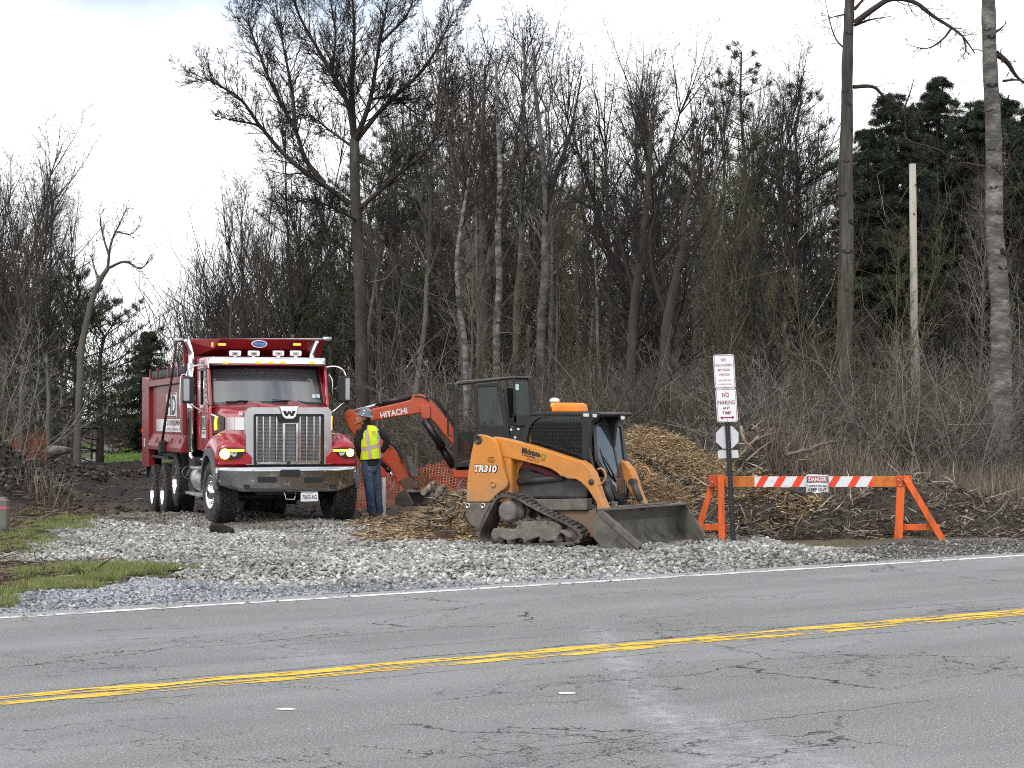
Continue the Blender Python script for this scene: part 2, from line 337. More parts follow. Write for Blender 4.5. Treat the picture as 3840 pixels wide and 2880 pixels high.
# ------------------------------------------------------------------ road
def road_mat():
    m = bpy.data.materials.new('old asphalt'); m.use_nodes = True; t = m.node_tree; n = t.nodes; l = t.links; b = n['Principled BSDF']; b.inputs['Roughness'].default_value = .88; b.inputs['Specular IOR Level'].default_value = .35
    co = n.new('ShaderNodeTexCoord'); O = co.outputs['Object']
    def noise(sc, det=4, ro=.6, vec=O, sx=None):
        z = n.new('ShaderNodeTexNoise'); z.inputs['Scale'].default_value = sc; z.inputs['Detail'].default_value = det; z.inputs['Roughness'].default_value = ro
        if sx:
            q = n.new('ShaderNodeMapping'); q.inputs['Scale'].default_value = sx; l.new(vec, q.inputs[0]); vec = q.outputs[0]
        l.new(vec, z.inputs['Vector']); return z
    def mrange(s, a, b_, c, d, cl=True):
        r = n.new('ShaderNodeMapRange'); r.clamp = cl; l.new(s, r.inputs[0]); r.inputs[1].default_value = a; r.inputs[2].default_value = b_; r.inputs[3].default_value = c; r.inputs[4].default_value = d; return r.outputs[0]
    def math_(op, a, b_):
        q = n.new('ShaderNodeMath'); q.operation = op
        for i, s in enumerate((a, b_)):
            if isinstance(s, (int, float)): q.inputs[i].default_value = s
            elif s is not None: l.new(s, q.inputs[i])
        return q.outputs[0]
    def mixc(f, a, b_):
        q = n.new('ShaderNodeMix'); q.data_type = 'RGBA'; l.new(f, q.inputs[0])
        for i, s in ((6, a), (7, b_)):
            if isinstance(s, tuple): q.inputs[i].default_value = (*s, 1)
            else: l.new(s, q.inputs[i])
        return q.outputs[2]
    sp = n.new('ShaderNodeSeparateXYZ'); l.new(O, sp.inputs[0])
    c = mixc(mrange(noise(75, 3, .7).outputs[0], .36, .64, 0, 1), (.092, .091, .090), (.37, .368, .362))
    specks = mrange(noise(42, 2, .5).outputs[0], .66, .72, 0, .75); c = mixc(specks, c, (.75, .75, .75))  # pale specks strewn at random through the asphalt
    c = mixc(mrange(noise(30, 4, .75).outputs[0], .52, .66, 0, .45), c, (.075, .075, .076))
    # wear: paler between the wheel tracks, long streaks
    c = mixc(mrange(noise(.5, 5, .6, O, (.35, 1.6, 1)).outputs[0], .42, .68, 0, .38), c, (.36, .36, .36))
    c = mixc(mrange(noise(.8, 6, .65, O, (.6, 1, 1)).outputs[0], .5, .75, 0, .35), c, (.13, .13, .132))
    # cracks
    dn = noise(1.7, 5, .7); va = n.new('ShaderNodeVectorMath'); va.operation = 'MULTIPLY_ADD'; l.new(dn.outputs['Color'], va.inputs[0]); va.inputs[1].default_value = (.75, .75, 0); l.new(O, va.inputs[2])
    for sc, wd, msk, seed in ((.34, .0026, .43, 0), (.9, .0038, .48, 9), (2.4, .008, .53, 21), (4.5, .014, .59, 33)):
        q = n.new('ShaderNodeMapping'); q.inputs['Scale'].default_value = (.6, 1, 1); q.inputs['Location'].default_value = (seed, seed*2, 0); l.new(va.outputs[0], q.inputs[0])
        vo = n.new('ShaderNodeTexVoronoi'); vo.feature = 'DISTANCE_TO_EDGE'; vo.inputs['Scale'].default_value = sc; l.new(q.outputs[0], vo.inputs['Vector'])
        k = mrange(vo.outputs['Distance'], wd*.4, wd, 1, 0); km = mrange(noise(.55, 3, .5, O, (1, 1, 1)).outputs[0], msk, msk+.06, 0, .9)
        c = mixc(math_('MULTIPLY', k, km), c, (.014, .014, .015))
    yn = math_('ADD', sp.outputs[1], mrange(noise(.6, 5, .7).outputs[0], 0, 1, -.25, .25))
    for y0, wd in ((W_YEL+.32, .017), (W_YEL+.95, .010), (W_YEL-.45, .012), (W_YEL+1.9, .007), (W_YEL-3.3, .008)):
        k = mrange(math_('ABSOLUTE', math_('SUBTRACT', yn, y0), None), wd*.5, wd, 1, 0); km = mrange(noise(.5+wd*20, 3, .5).outputs[0], .42, .5, 0, .9)
        c = mixc(math_('MULTIPLY', k, km), c, (.014, .014, .015))
    # dusty tyre streaks turning out of the site
    for (u0, v0, u1, v1, wd) in ((632, 690, 742, 800, .17), (690, 712, 900, 790, .17), (660, 700, 800, 790, .30), (590, 620, 650, 705, .20), (250, 640, 330, 660, .4)):
        a = ground(u0, v0); b2 = ground(u1, v1); A = (RT[0]*a[0]+RT[1]*a[1], RN[0]*a[0]+RN[1]*a[1]); B = (RT[0]*b2[0]+RT[1]*b2[1], RN[0]*b2[0]+RN[1]*b2[1])
        an = math.atan2(B[1]-A[1], B[0]-A[0]); ln = math.hypot(B[0]-A[0], B[1]-A[1])
        q = n.new('ShaderNodeMapping'); q.vector_type = 'TEXTURE'; q.inputs['Location'].default_value = (A[0], A[1], 0); q.inputs['Rotation'].default_value = (0, 0, an); l.new(O, q.inputs[0])
        s2 = n.new('ShaderNodeSeparateXYZ'); l.new(q.outputs[0], s2.inputs[0])
        k = mrange(math_('ABSOLUTE', s2.outputs[1], None), wd*.3, wd, 1, 0); k2 = math_('MULTIPLY', mrange(s2.outputs[0], 0, .8, 0, 1), mrange(s2.outputs[0], ln-.3, ln+.6, 1, 0))
        k3 = mrange(noise(7, 8, .8).outputs[0], .44, .70, 0, .6); c = mixc(math_('MULTIPLY', math_('MULTIPLY', k, k2), k3), c, (.50, .51, .52))
    # darker polished bands where the wheels run, an oil-darkened strip between them
    for y0, wd, st in ((W_YEL+1.3, .9, .30), (W_YEL+3.3, .8, .25), (W_YEL-1.4, .9, .30), (W_YEL-3.4, .8, .25), (W_YEL+2.3, .3, .22), (W_YEL-2.4, .35, .25)):
        k = mrange(math_('ABSOLUTE', math_('SUBTRACT', yn, y0), None), 0, wd*.6, 1, 0); c = mixc(math_('MULTIPLY', math_('MULTIPLY', k, mrange(noise(.7, 4, .6, O, (.3, 1, 1)).outputs[0], .35, .65, .2, 1)), st), c, (.085, .085, .087))
    # dust along the far edge
    ed = mrange(math_('ADD', sp.outputs[1], mrange(noise(5, 5, .7).outputs[0], 0, 1, -.35, .35)), W_WHITE-.1, W_WHITE+.22, 0, .85); c = mixc(ed, c, (.34, .335, .325))
    l.new(c, b.inputs['Base Color'])
    bp = n.new('ShaderNodeBump'); bp.inputs['Distance'].default_value = .012; bp.inputs['Strength'].default_value = .9; l.new(noise(90, 2, .6).outputs[0], bp.inputs['Height']); l.new(bp.outputs[0], b.inputs['Normal'])
    return m
xs = lin(-400, 400, 81); rb = MB(); rng = random.Random(4)
xs = list(np.concatenate([np.linspace(-400, -30, 20), np.arange(-29, 60, .25), np.linspace(61, 400, 20)]))
edge = fbm(np.array(xs), np.array(xs)*0, .9, 77, 4)*.22
rb.grid([[(x, 5.2, 0) for x in xs], [(x, W_EDGE+float(e)*.5, 0) for x, e in zip(xs, edge)]], smooth=False)
rd = rb.build('road', road_mat(), fix=False); rd.rotation_euler = (0, 0, RANG); tag(rd, kind='structure')
def paint_mat(name, col, thr, seed, sx=(.6, 3, 1)):
    m = mat(name, col, .7, var=.12, vscale=9); t = m.node_tree; n = t.nodes; l = t.links; b = n['Principled BSDF']; o = [x for x in n if x.type == 'OUTPUT_MATERIAL'][0]
    co = n.new('ShaderNodeTexCoord'); q = n.new('ShaderNodeMapping'); q.inputs['Scale'].default_value = sx; q.inputs['Location'].default_value = (seed, seed, 0); l.new(co.outputs['Object'], q.inputs[0])
    z = n.new('ShaderNodeTexNoise'); z.inputs['Scale'].default_value = 3.2; z.inputs['Detail'].default_value = 10; z.inputs['Roughness'].default_value = .74; l.new(q.outputs[0], z.inputs['Vector'])
    r = n.new('ShaderNodeMapRange'); r.inputs[1].default_value = thr; r.inputs[2].default_value = thr+.02; l.new(z.outputs[0], r.inputs[0]); l.new(r.outputs[0], b.inputs['Alpha']); return m
def stripe(name, w0, wd, m, z=.004, sd=1, wob=.02):
    mb = MB(); e = fbm(np.array(xs), np.array(xs)*0, 1.1, sd, 5)*wob*2; e2 = fbm(np.array(xs), np.array(xs)*0, .5, sd+9, 5)*wob*2
    mb.grid([[(x, w0-wd/2+float(k), z) for x, k in zip(xs, e)], [(x, w0+wd/2+float(k), z) for x, k in zip(xs, e2)]], smooth=False)
    o = mb.build(name, m, fix=False); o.rotation_euler = (0, 0, RANG); return tag(o, kind='structure')
stripe('road_marking_yellow', W_YEL+.105, .175, paint_mat('yellow road paint', (.80, .50, .035), .462, 3, (.5, 4, 1)), sd=5, wob=.05)
stripe('road_marking_yellow', W_YEL-.10, .16, paint_mat('yellow road paint worn', (.80, .50, .035), .485, 17, (.5, 4, 1)), sd=15, wob=.06)
stripe('road_marking_white', W_WHITE, .14, paint_mat('white road paint', (.74, .74, .73), .44, 8), sd=25, wob=.008)
for u, v in ((287, 710), (566, 694)):
    X, Y = ground(u, v); q = MB(); rg = random.Random(u); pts = [(math.cos(t*.6)*.055*rg.uniform(.7, 1.3), math.sin(t*.6)*.035*rg.uniform(.7, 1.3), 0) for t in range(10)]
    q.prism(pts, (0, 0, .004)); o = q.build('road_paint_spot', mat('white paint drip', (.75, .75, .74), .7)); o.location = (X, Y, .004); tag(o, kind='structure')
# asphalt trail running away through the far gap
tb = MB(); c0 = bez([(-16.6, 67, 0), (-18.2, 76, 0), (-21.4, 92, 0), (-24.6, 112, 0), (-27, 135, 0), (-27, 160, 0)], 8)
tb.grid([[(p[0]-1.1, p[1], float(G(p[0]-1.1, p[1]))+.05) for p in c0], [(p[0]+1.3, p[1], float(G(p[0]+1.3, p[1]))+.05) for p in c0]])
tag(tb.build('trail', mat('pale trail asphalt', (.24, .235, .24), .9, bump=.2), fix=False), kind='structure')
# ------------------------------------------------------------------ crushed stone
def ico():
    b = bmesh.new(); bmesh.ops.create_icosphere(b, subdivisions=1, radius=1); v = np.array([p.co[:] for p in b.verts]); f = np.array([[q.index for q in p.verts] for p in b.faces]); b.free(); return v, f
IV, IF = ico()
def stones(name, poly, n, s0, s1, cols, seed, lift=.3, m=None, kind='stuff', hfun=G, pts=None):
    rg = np.random.RandomState(seed); P = np.array(poly) if poly is not None else None
    if pts is None:
        lo = P.min(0); hi = P.max(0); xy = np.zeros((0, 2))
        while len(xy) < n:
            c_ = rg.rand(n, 2)*(hi-lo)+lo; j = fbm(c_[:, 0], c_[:, 1], .8, seed, 3)
            ok = inpoly(c_[:, 0]+j*.35, c_[:, 1]+j*.35, poly) & (RN[0]*c_[:, 0]+RN[1]*c_[:, 1] > W_EDGE-.12); xy = np.concatenate([xy, c_[ok]])
        xy = xy[:n]
    else: xy = pts; n = len(xy)
    s = s0+(s1-s0)*rg.rand(n)**3.; sc = np.stack([s*rg.uniform(.8, 1.35, n), s*rg.uniform(.7, 1.1, n), s*rg.uniform(.35, .7, n)], -1)
    V = IV[None]*(1+rg.uniform(-.38, .38, (n, 12, 1)))*sc[:, None]
    a = rg.uniform(-.8, .8, n); b = rg.uniform(-.8, .8, n); g = rg.rand(n)*2*PI
    ca, sa, cb, sb, cg, sg = np.cos(a), np.sin(a), np.cos(b), np.sin(b), np.cos(g), np.sin(g)
    x, y, z = V[..., 0], V[..., 1], V[..., 2]
    y, z = y*ca[:, None]-z*sa[:, None], y*sa[:, None]+z*ca[:, None]; x, z = x*cb[:, None]+z*sb[:, None], -x*sb[:, None]+z*cb[:, None]; x, y = x*cg[:, None]-y*sg[:, None], x*sg[:, None]+y*cg[:, None]
    V = np.stack([x, y, z], -1); gz = hfun(xy[:, 0], xy[:, 1]); V[..., 0] += xy[:, 0][:, None]; V[..., 1] += xy[:, 1][:, None]; V[..., 2] += (gz+s*lift+rg.rand(n)*s*.5)[:, None]
    Fc = (IF[None]+(np.arange(n)*12)[:, None, None]).reshape(-1, 3)
    c = np.array(cols)[rg.randint(0, len(cols), n)]*1.18*rg.uniform(.7, 1.3, (n, 1))*(1+.45*fbm(xy[:, 0], xy[:, 1], 1.3, 88))[:, None]; mud = np.clip((fbm(xy[:, 0], xy[:, 1], .9, 93)+.12*(xy[:, 1]-28.5))*1.6, 0, .75 if m is None else 0)[:, None]; c = c*(1-mud)+np.array([.13, .115, .09])*mud; c = np.repeat(np.clip(c, .01, .9), 12, axis=0)
    o = fastmesh(name, V.reshape(-1, 3), Fc, m or m_stone, None, c); return tag(o, kind=kind)
m_stone = attrmat('crushed stone', .9, 0, 30)
stones('gravel', GRAV, 95000, .012, .040, [(.27, .266, .25), (.31, .31, .30), (.21, .206, .19), (.42, .42, .405), (.26, .25, .215), (.10, .10, .096), (.30, .295, .265), (.17, .17, .162)], 5)
stones('gravel_shoulder', FINE, 30000, .012, .028, [(.17, .18, .20), (.24, .255, .28), (.30, .31, .325), (.10, .107, .12), (.28, .28, .275)], 6)
SH = [(2.5, 22.6), (4.0, 25.6), (7.2, 27.3), (9, 28.4), (11.5, 29.6), (11, 28.3), (6.9, 25.0), (4, 23.0), (2.5, 22.0)]
stones('shoulder_stones', SH, 9000, .007, .03, [(.16, .155, .145), (.26, .25, .235), (.09, .085, .078), (.12, .115, .105)], 7)
# loose stones scattered past the apron edges
rg = np.random.RandomState(3); q = np.stack([rg.uniform(-10, 6, 9000), rg.uniform(17, 34, 9000)], -1); j = fbm(q[:, 0], q[:, 1], .7, 5, 3)
ww = RN[0]*q[:, 0]+RN[1]*q[:, 1]; keep = inpoly(q[:, 0]*.96+j, q[:, 1]*.985+j, GRAV) & (ww > W_EDGE-.25); keep &= (rg.rand(9000) < .8) | (ww > W_EDGE)
stones('scattered_stones', None, 0, .010, .034, [(.26, .255, .235), (.33, .33, .31), (.2, .195, .18)], 8, pts=q[keep])
rg = np.random.RandomState(13); s_ = rg.uniform(-8, 22, 700); w_2 = W_EDGE-.15+np.abs(rg.randn(700))*-.28
q = np.stack([RT[0]*s_+RN[0]*w_2, RT[1]*s_+RN[1]*w_2], -1)
stones('road_grit', None, 0, .006, .016, [(.2, .2, .2), (.3, .3, .29), (.12, .12, .12)], 9, pts=q, hfun=lambda x, y: 0*x+.002)
# ------------------------------------------------------------------ slivers: wood chips, straw, twigs, grass, stems
def slivers(name, P0, D, W, cols, rg, parent=None, m=None, curve=.0, kind='stuff', up=None):
    """each: a thin curved four-sided blade from P0 along D"""
    n = len(P0); up = rg.randn(n, 3) if up is None else up; a = np.cross(D, up); a /= np.linalg.norm(a, axis=1, keepdims=True)+1e-9; a *= W[:, None]/2
    b = np.cross(D, a); b /= np.linalg.norm(b, axis=1, keepdims=True)+1e-9; ln = np.linalg.norm(D, axis=1, keepdims=True); c = b*ln*curve*rg.uniform(-1, 1, (n, 1)); tt = b*W[:, None]*.25
    m1 = P0+D*.5+c; e = P0+D
    V = np.stack([P0-a, P0+a, m1+a*.9+tt, m1-a*.9+tt, e, m1-tt], 1)
    Fc = np.array([[0, 1, 2, 3], [3, 2, 4, 4], [0, 3, 5, 5], [1, 0, 5, 2]])
    Fq = (np.array([[0, 1, 2], [0, 2, 3], [3, 2, 4], [0, 3, 5], [3, 4, 5], [4, 2, 5], [2, 1, 5]])[None]+(np.arange(n)*6)[:, None, None]).reshape(-1, 3)
    c = np.array(cols)[rg.randint(0, len(cols), n)]*rg.uniform(.65, 1.35, (n, 1)); c = np.repeat(c, 6, axis=0)
    o = fastmesh(name, V.reshape(-1, 3), Fq, m or m_chip, parent, c); return tag(o, kind=kind) if kind else o
m_chip = attrmat('dry wood fibre', .85, 0, 30)
def rdir(rg, n, tilt):
    a = rg.rand(n)*2*PI; t = rg.randn(n)*tilt; return np.stack([np.cos(a)*np.cos(t), np.sin(a)*np.cos(t), np.sin(t)], -1)
def scatter(rg, n, x0, x1, y0, y1, test):
    r = np.zeros((0, 2))
    while len(r) < n:
        q = np.stack([rg.uniform(x0, x1, n), rg.uniform(y0, y1, n)], -1); r = np.concatenate([r, q[test(q[:, 0], q[:, 1])]])
    return r[:n]
CHIP = [(.50, .37, .20), (.36, .26, .15), (.24, .16, .10), (.64, .52, .34), (.12, .08, .052), (.36, .25, .135), (.24, .145, .08), (.50, .37, .20)]
DARKC = [(.05, .038, .028), (.085, .065, .05), (.12, .095, .07), (.2, .165, .125), (.035, .028, .022), (.07, .055, .042), (.3, .27, .22)]
def mound(name, hf, x0, x1, y0, y1, st, m, label, cat, tone_f, thr=.03):
    xs_ = np.arange(x0, x1, st); ys_ = np.arange(y0, y1, st); X, Y = np.meshgrid(xs_, ys_); H = hf(X, Y); Z = G(X, Y)+H-.05; k = np.arange(X.size).reshape(X.shape)
    f = np.stack([k[:-1, :-1], k[:-1, 1:], k[1:, 1:], k[1:, :-1]], -1).reshape(-1, 4); hm = H.ravel()[f].max(1) > thr; f = f[hm]
    us, inv = np.unique(f, return_inverse=True); V = np.stack([X.ravel(), Y.ravel(), Z.ravel()], -1)[us]
    o = fastmesh(name, V, inv.reshape(f.shape), m, None, tone_f(V), smooth=True); return tag(o, label, cat)
def cone(x, y, cx, cy, h, r, rx=1.): d = np.hypot((x-cx)/rx, y-cy)/r; return h*np.clip(1-d, 0, 1)**1.15*(1+.0*d)
def hA(x, y):    # pile behind the tracked loader
    b = np.maximum.reduce([cone(x, y, 1.05, 29.9, 1.7, 2.9), cone(x, y, 2.2, 31.4, 2.05, 2.7, 1.15), cone(x, y, 3.25, 31.3, 1.3, 2.2), cone(x, y, 3.0, 30.2, .8, 1.8)]); b = np.minimum(b, 1.5+.25*(b-1.5))
    return b+(b > .02)*(fbm(x, y, .9, 41)*.28+fbm(x, y, .25, 47, 2)*.07)*np.clip(b*2.5, 0, 1)
def hW(x, y):    # windrow of grubbed soil and brush on the right
    d, t = seg_d(x, y, (3.0, 29.2), (14.5, 29.9)); b = .62*np.exp(-(d/1.05)**2)*(1+.35*np.sin(x*1.1+.6))*(1-.25*sstep(6, 9, x)); b = b-.03
    b2 = np.maximum(cone(x, y, 4.4, 33.6, 1.75, 2.3, 1.3), cone(x, y, 2.2, 33.5, 1.1, 1.9)); b2 = np.maximum(b2, cone(x, y, 3.9, 29.6, .95, 1.5)); b = np.maximum(b, b2)
    return b+(b > .02)*(fbm(x, y, .8, 51)*.3+fbm(x, y, .22, 57, 2)*.1)*np.clip(b*3, 0, 1)
m_heap = attrmat('heap body', .95, 0, 14)
tfA = lambda V: np.array([.12, .072, .038])*(1+.7*fbm(V[:, 0], V[:, 1], .6, 61)[:, None])
tfW = lambda V: np.array([.052, .043, .035])*(1+.8*fbm(V[:, 0], V[:, 1], .5, 63)[:, None])
oA = mound('wood_chip_pile', hA, -3.2, 6.6, 26.8, 34.8, .09, m_heap, 'tall heap of shredded golden brown wood chips behind the orange tracked loader', 'wood chip pile', tfA)
oW = mound('brush_windrow', hW, -.5, 15, 27, 36.4, .09, m_heap, 'long low windrow of black soil and grubbed roots behind the orange barricade', 'brush heap', tfW)
def cover(name, hf, n, x0, x1, y0, y1, cols, L0, L1, W0, W1, tilt, seed, parent, thr=.08, curve=.15):
    rg = np.random.RandomState(seed); p = scatter(rg, n, x0, x1, y0, y1, lambda x, y: hf(x, y) > thr)
    z = G(p[:, 0], p[:, 1])+hf(p[:, 0], p[:, 1])-.03; ln = L0+(L1-L0)*rg.rand(n)**2; D = rdir(rg, n, tilt)*ln[:, None]
    return slivers(name, np.column_stack([p, z]), D, rg.uniform(W0, W1, n), cols, rg, parent, curve=curve)
cover('loose_chips', hA, 80000, -3.2, 6.6, 26.8, 34.8, CHIP, .03, .20, .005, .018, .35, 71, oA)
cover('loose_chips', lambda x, y: hA(x, y)*(fbm(x, y, .7, 91) > .08), 5000, -3.2, 6.6, 26.8, 34.8, DARKC, .06, .4, .01, .04, .35, 72, oA)
def hL(x, y):    # banks of black topsoil pushed aside on the left
    z = 0
    for a, b_, h_, r_ in (((-9.6, 33.5), (-11.0, 38.5), .34, .9), ((-10.9, 39), (-11.6, 44.5), .42, 1.0), ((-12.2, 46), (-13.6, 54), .26, 1.1), ((-12.6, 53), (-9.0, 58), .22, 1.1)):
        d, t = seg_d(x, y, a, b_); z = np.maximum(z, h_*np.exp(-(d/r_)**2)*(.75+.5*np.sin(t*9+h_*20)**2))
    return z-.05+(z > .05)*(fbm(x, y, .9, 141)*.34+fbm(x, y, .3, 143, 3)*.16)*np.clip(z*3, 0, 1)
tfL = lambda V: np.array([.030, .026, .023])*(1+.9*fbm(V[:, 0], V[:, 1], .5, 163)[:, None])
oL = mound('soil_bank', hL, -17, -7, 31.5, 60, .11, m_heap, 'lumpy bank of black churned topsoil along the left side of the stripped ground', 'soil heap', tfL)
rg = np.random.RandomState(171); p = scatter(rg, 6000, -17, -7, 31.5, 60, lambda x, y: hL(x, y) > .08)
stones('soil_lumps', None, 0, .01, .09, [(.03, .026, .022), (.045, .038, .033), (.02, .018, .015), (.10, .09, .08)], 172, pts=p, lift=.1, m=m_heap, hfun=lambda x, y: G(x, y)+hL(x, y)-.04)
cover('bank_sticks', hL, 900, -17, -7, 31.5, 60, [(.2, .17, .13), (.3, .27, .22), (.12, .09, .07)], .12, .8, .01, .03, .3, 173, oL, .06, .2)
cover('tangled_roots', hW, 20000, -.5, 15, 27, 36.4, DARKC, .08, .45, .008, .028, .4, 73, oW, .03)
cover('pale_sticks', hW, 3200, -.5, 15, 27, 36.4, [(.3, .25, .19), (.42, .38, .31), (.22, .17, .12)], .15, .9, .012, .03, .45, 74, oW, .05, .2)
cover('golden_chips', lambda x, y: np.where(np.hypot((x-4.1)/1.3, y-29.2) < .75, hW(x, y), 0), 1600, 2.8, 5.4, 28, 30.5, CHIP, .06, .25, .01, .025, .3, 75, oW, .05)
rg = np.random.RandomState(80)
p = scatter(rg, 9000, -6.5, 2.5, 24, 33, lambda x, y: inpoly(x+fbm(x, y, .6, 5)*.7, y+fbm(x, y, .8, 6)*.9, MULCH)); z = G(p[:, 0], p[:, 1])+.03
slivers('wood_chips', np.column_stack([p, z]), rdir(rg, 9000, .15)*rg.uniform(.05, .26, (9000, 1)), rg.uniform(.008, .028, 9000), CHIP+DARKC[:3], rg, curve=.15)
# clods and litter on the stripped soil
def dirt_zone(x, y): d, _ = seg_d(x, y, (-4, 34), (-13.5, 60)); d2, _ = seg_d(x, y, (-3, 33.5), (7, 33)); return (np.minimum(d, d2*1.2) < 4.2)
rg = np.random.RandomState(81); p = scatter(rg, 7000, -18, 9, 30, 62, dirt_zone)
stones('soil_clods', None, 0, .008, .06, [(.035, .029, .024), (.05, .042, .036), (.025, .021, .018), (.07, .055, .04)], 82, pts=p, lift=.1, m=attrmat('clod soil', .97, 0, 20))
rg = np.random.RandomState(83); p = np.concatenate([scatter(rg, 3000, -18, 9, 30, 60, dirt_zone), scatter(rg, 20000, -13, -3.2, 17.5, 36, lambda x, y: ~inpoly(x, y, GRAV) & ~inpoly(x, y, FINE) & (RN[0]*x+RN[1]*y > W_EDGE+.5) & (x < -.55*(y-24)+0*x-2.5))])
n = len(p); z = G(p[:, 0], p[:, 1])+.015
slivers('fallen_twigs', np.column_stack([p, z]), rdir(rg, n, .13)*(.08+.5*rg.rand(n)**2.5)[:, None], rg.uniform(.006, .022, n), DARKC+[(.28, .2, .13), (.17, .09, .05)], rg, curve=.12)
# dry stalks and grass at the forest edge and on the right shoulder
def stalks(name, n, x0, x1, y0, y1, test, h0, h1, wd, cols, seed, lean=.25, curve=.1, hf=None):
    rg = np.random.RandomState(seed); p = scatter(rg, n, x0, x1, y0, y1, test); z = G(p[:, 0], p[:, 1])+(hf(p[:, 0], p[:, 1]) if hf else 0)
    D = np.stack([rg.randn(n)*lean, rg.randn(n)*lean, np.ones(n)], -1); D /= np.linalg.norm(D, axis=1, keepdims=True); D *= (h0+(h1-h0)*rg.rand(n)**2)[:, None]
    return slivers(name, np.column_stack([p, z-.03]), D, rg.uniform(.6, 1.3, n)*wd, cols, rg, curve=curve)
GRN = [(.13, .20, .045), (.10, .16, .035), (.19, .25, .07), (.24, .22, .10), (.20, .16, .09)]
TAN = [(.20, .165, .12), (.135, .108, .078), (.095, .075, .056), (.27, .235, .18), (.075, .06, .047), (.12, .088, .065)]
stalks('grass', 26000, -9, -3.2, 17, 25, lambda x, y: inpoly(x+fbm(x, y, .5, 1)*1.3, y+fbm(x, y, .4, 2)*1.1, GRASS1) & (fbm(x, y, .35, 14) > -.35), .05, .17, .009, GRN, 101, .4)
stalks('grass', 12000, -11, -6, 22, 33, lambda x, y: inpoly(x+fbm(x, y, .5, 1)*1.3, y+fbm(x, y, .5, 2)*1.9, GRASS2) & (fbm(x, y, .35, 14) > -.3), .05, .16, .009, GRN, 102, .5)
stalks('grass', 6000, 3, 11, 24.5, 31, lambda x, y: (np.abs(RN[0]*x+RN[1]*y-19.9-.16*(x-7)+fbm(x, y, 1, 3)) < .35), .03, .10, .007, [(.13, .15, .06), (.2, .17, .1), (.1, .12, .05)], 103, .6)
stalks('verge_grass', 9000, -32, -10, 64, 130, lambda x, y: (seg_d(x, y, (-17, 68), (-26, 125))[0] < 4.4), .08, .25, .03, [(.12, .20, .035), (.16, .24, .05)], 104, .4)
def edge_zone(x, y):
    d, _ = seg_d(x, y, (-3, 34), (-14, 66)); d2, _ = seg_d(x, y, (-14, 66), (-26, 125)); k = fbm(x, y, 3, 8)
    return (y > 35.5+k*2-.06*x) & (d > 4.6+k) & (d2 > 4.6) & (np.abs(x) < y*.31+2) & (fbm(x, y, 1.6, 12) > -.25) & ~((x < -10) & (y < 54))
stalks('dry_undergrowth', 36000, -20, 22, 33, 66, edge_zone, .25, 1.3, .016, TAN, 105, .28, .12)
stalks('dry_undergrowth', 26000, 4.5, 15, 29.5, 42, lambda x, y: (y > 30.3+.2*fbm(x, y, 1, 4)) & (fbm(x, y, 1.4, 6) > -.3), .25, 1.25, .010, TAN, 106, .3, .15, hf=hW)
stalks('dry_undergrowth', 4500, -20, -9.5, 32, 60, lambda x, y: x < -11.9-.17*(y-37), .1, .45, .010, TAN, 107, .3, .15)
# ================================================================== trees
def bark(name, c, var=.35, sc=3., bump=.5, stretch=(1, 1, .25), dirt=None, damt=.5):
    return mat(name, c, .9, var=var, vscale=sc, bump=bump, bscale=9, stretch=stretch, dirt=dirt, dscale=2.2, damt=damt, spec=.25, rvar=0)
m_bark = [bark('grey brown bark', (.11, .098, .084)), bark('dark bark', (.050, .042, .036)), bark('pale grey bark', (.22, .21, .195), dirt=(.05, .045, .04), damt=.75), bark('olive bark', (.10, .095, .055)), bark('mid grey bark', (.14, .13, .115), dirt=(.05, .045, .04))]
m_twig = [bark('brown twigs', (.078, .069, .060), .2, 2, 0), bark('dark twigs', (.030, .026, .024), .2, 2, 0), bark('grey twigs', (.19, .178, .155), .2, 2, 0), bark('budding olive twigs', (.105, .100, .058), .2, 2, 0), bark('reddish twigs', (.085, .062, .050), .2, 2, 0)]
def segs_to_mesh(name, S, m, parent=None, n=3, smooth=True, tone=None):
    S = np.array(S, dtype=float); p0, p1 = S[:, 0:3], S[:, 3:6]; r0, r1 = S[:, 6], S[:, 7]
    d = p1-p0; d /= np.linalg.norm(d, axis=1, keepdims=True)+1e-9; ref = np.where(np.abs(d[:, 2:3]) < .8, np.array([[0, 0, 1.]]), np.array([[1., 0, 0]])); a = np.cross(d, ref); a /= np.linalg.norm(a, axis=1, keepdims=True)+1e-9; b = np.cross(d, a)
    t = 2*PI*np.arange(n)/n; ring = a[:, None]*np.cos(t)[None, :, None]+b[:, None]*np.sin(t)[None, :, None]
    V = np.concatenate([p0[:, None]+ring*r0[:, None, None], p1[:, None]+ring*r1[:, None, None]], 1).reshape(-1, 3)
    j = np.arange(n); f = np.stack([j, (j+1) % n, n+(j+1) % n, n+j], -1); Fc = (f[None]+(np.arange(len(S))*2*n)[:, None, None]).reshape(-1, 4)
    if tone is not None: tone = np.repeat(np.array(tone), 2*n, axis=0)
    return fastmesh(name, V, Fc, m, parent, tone, smooth=smooth)
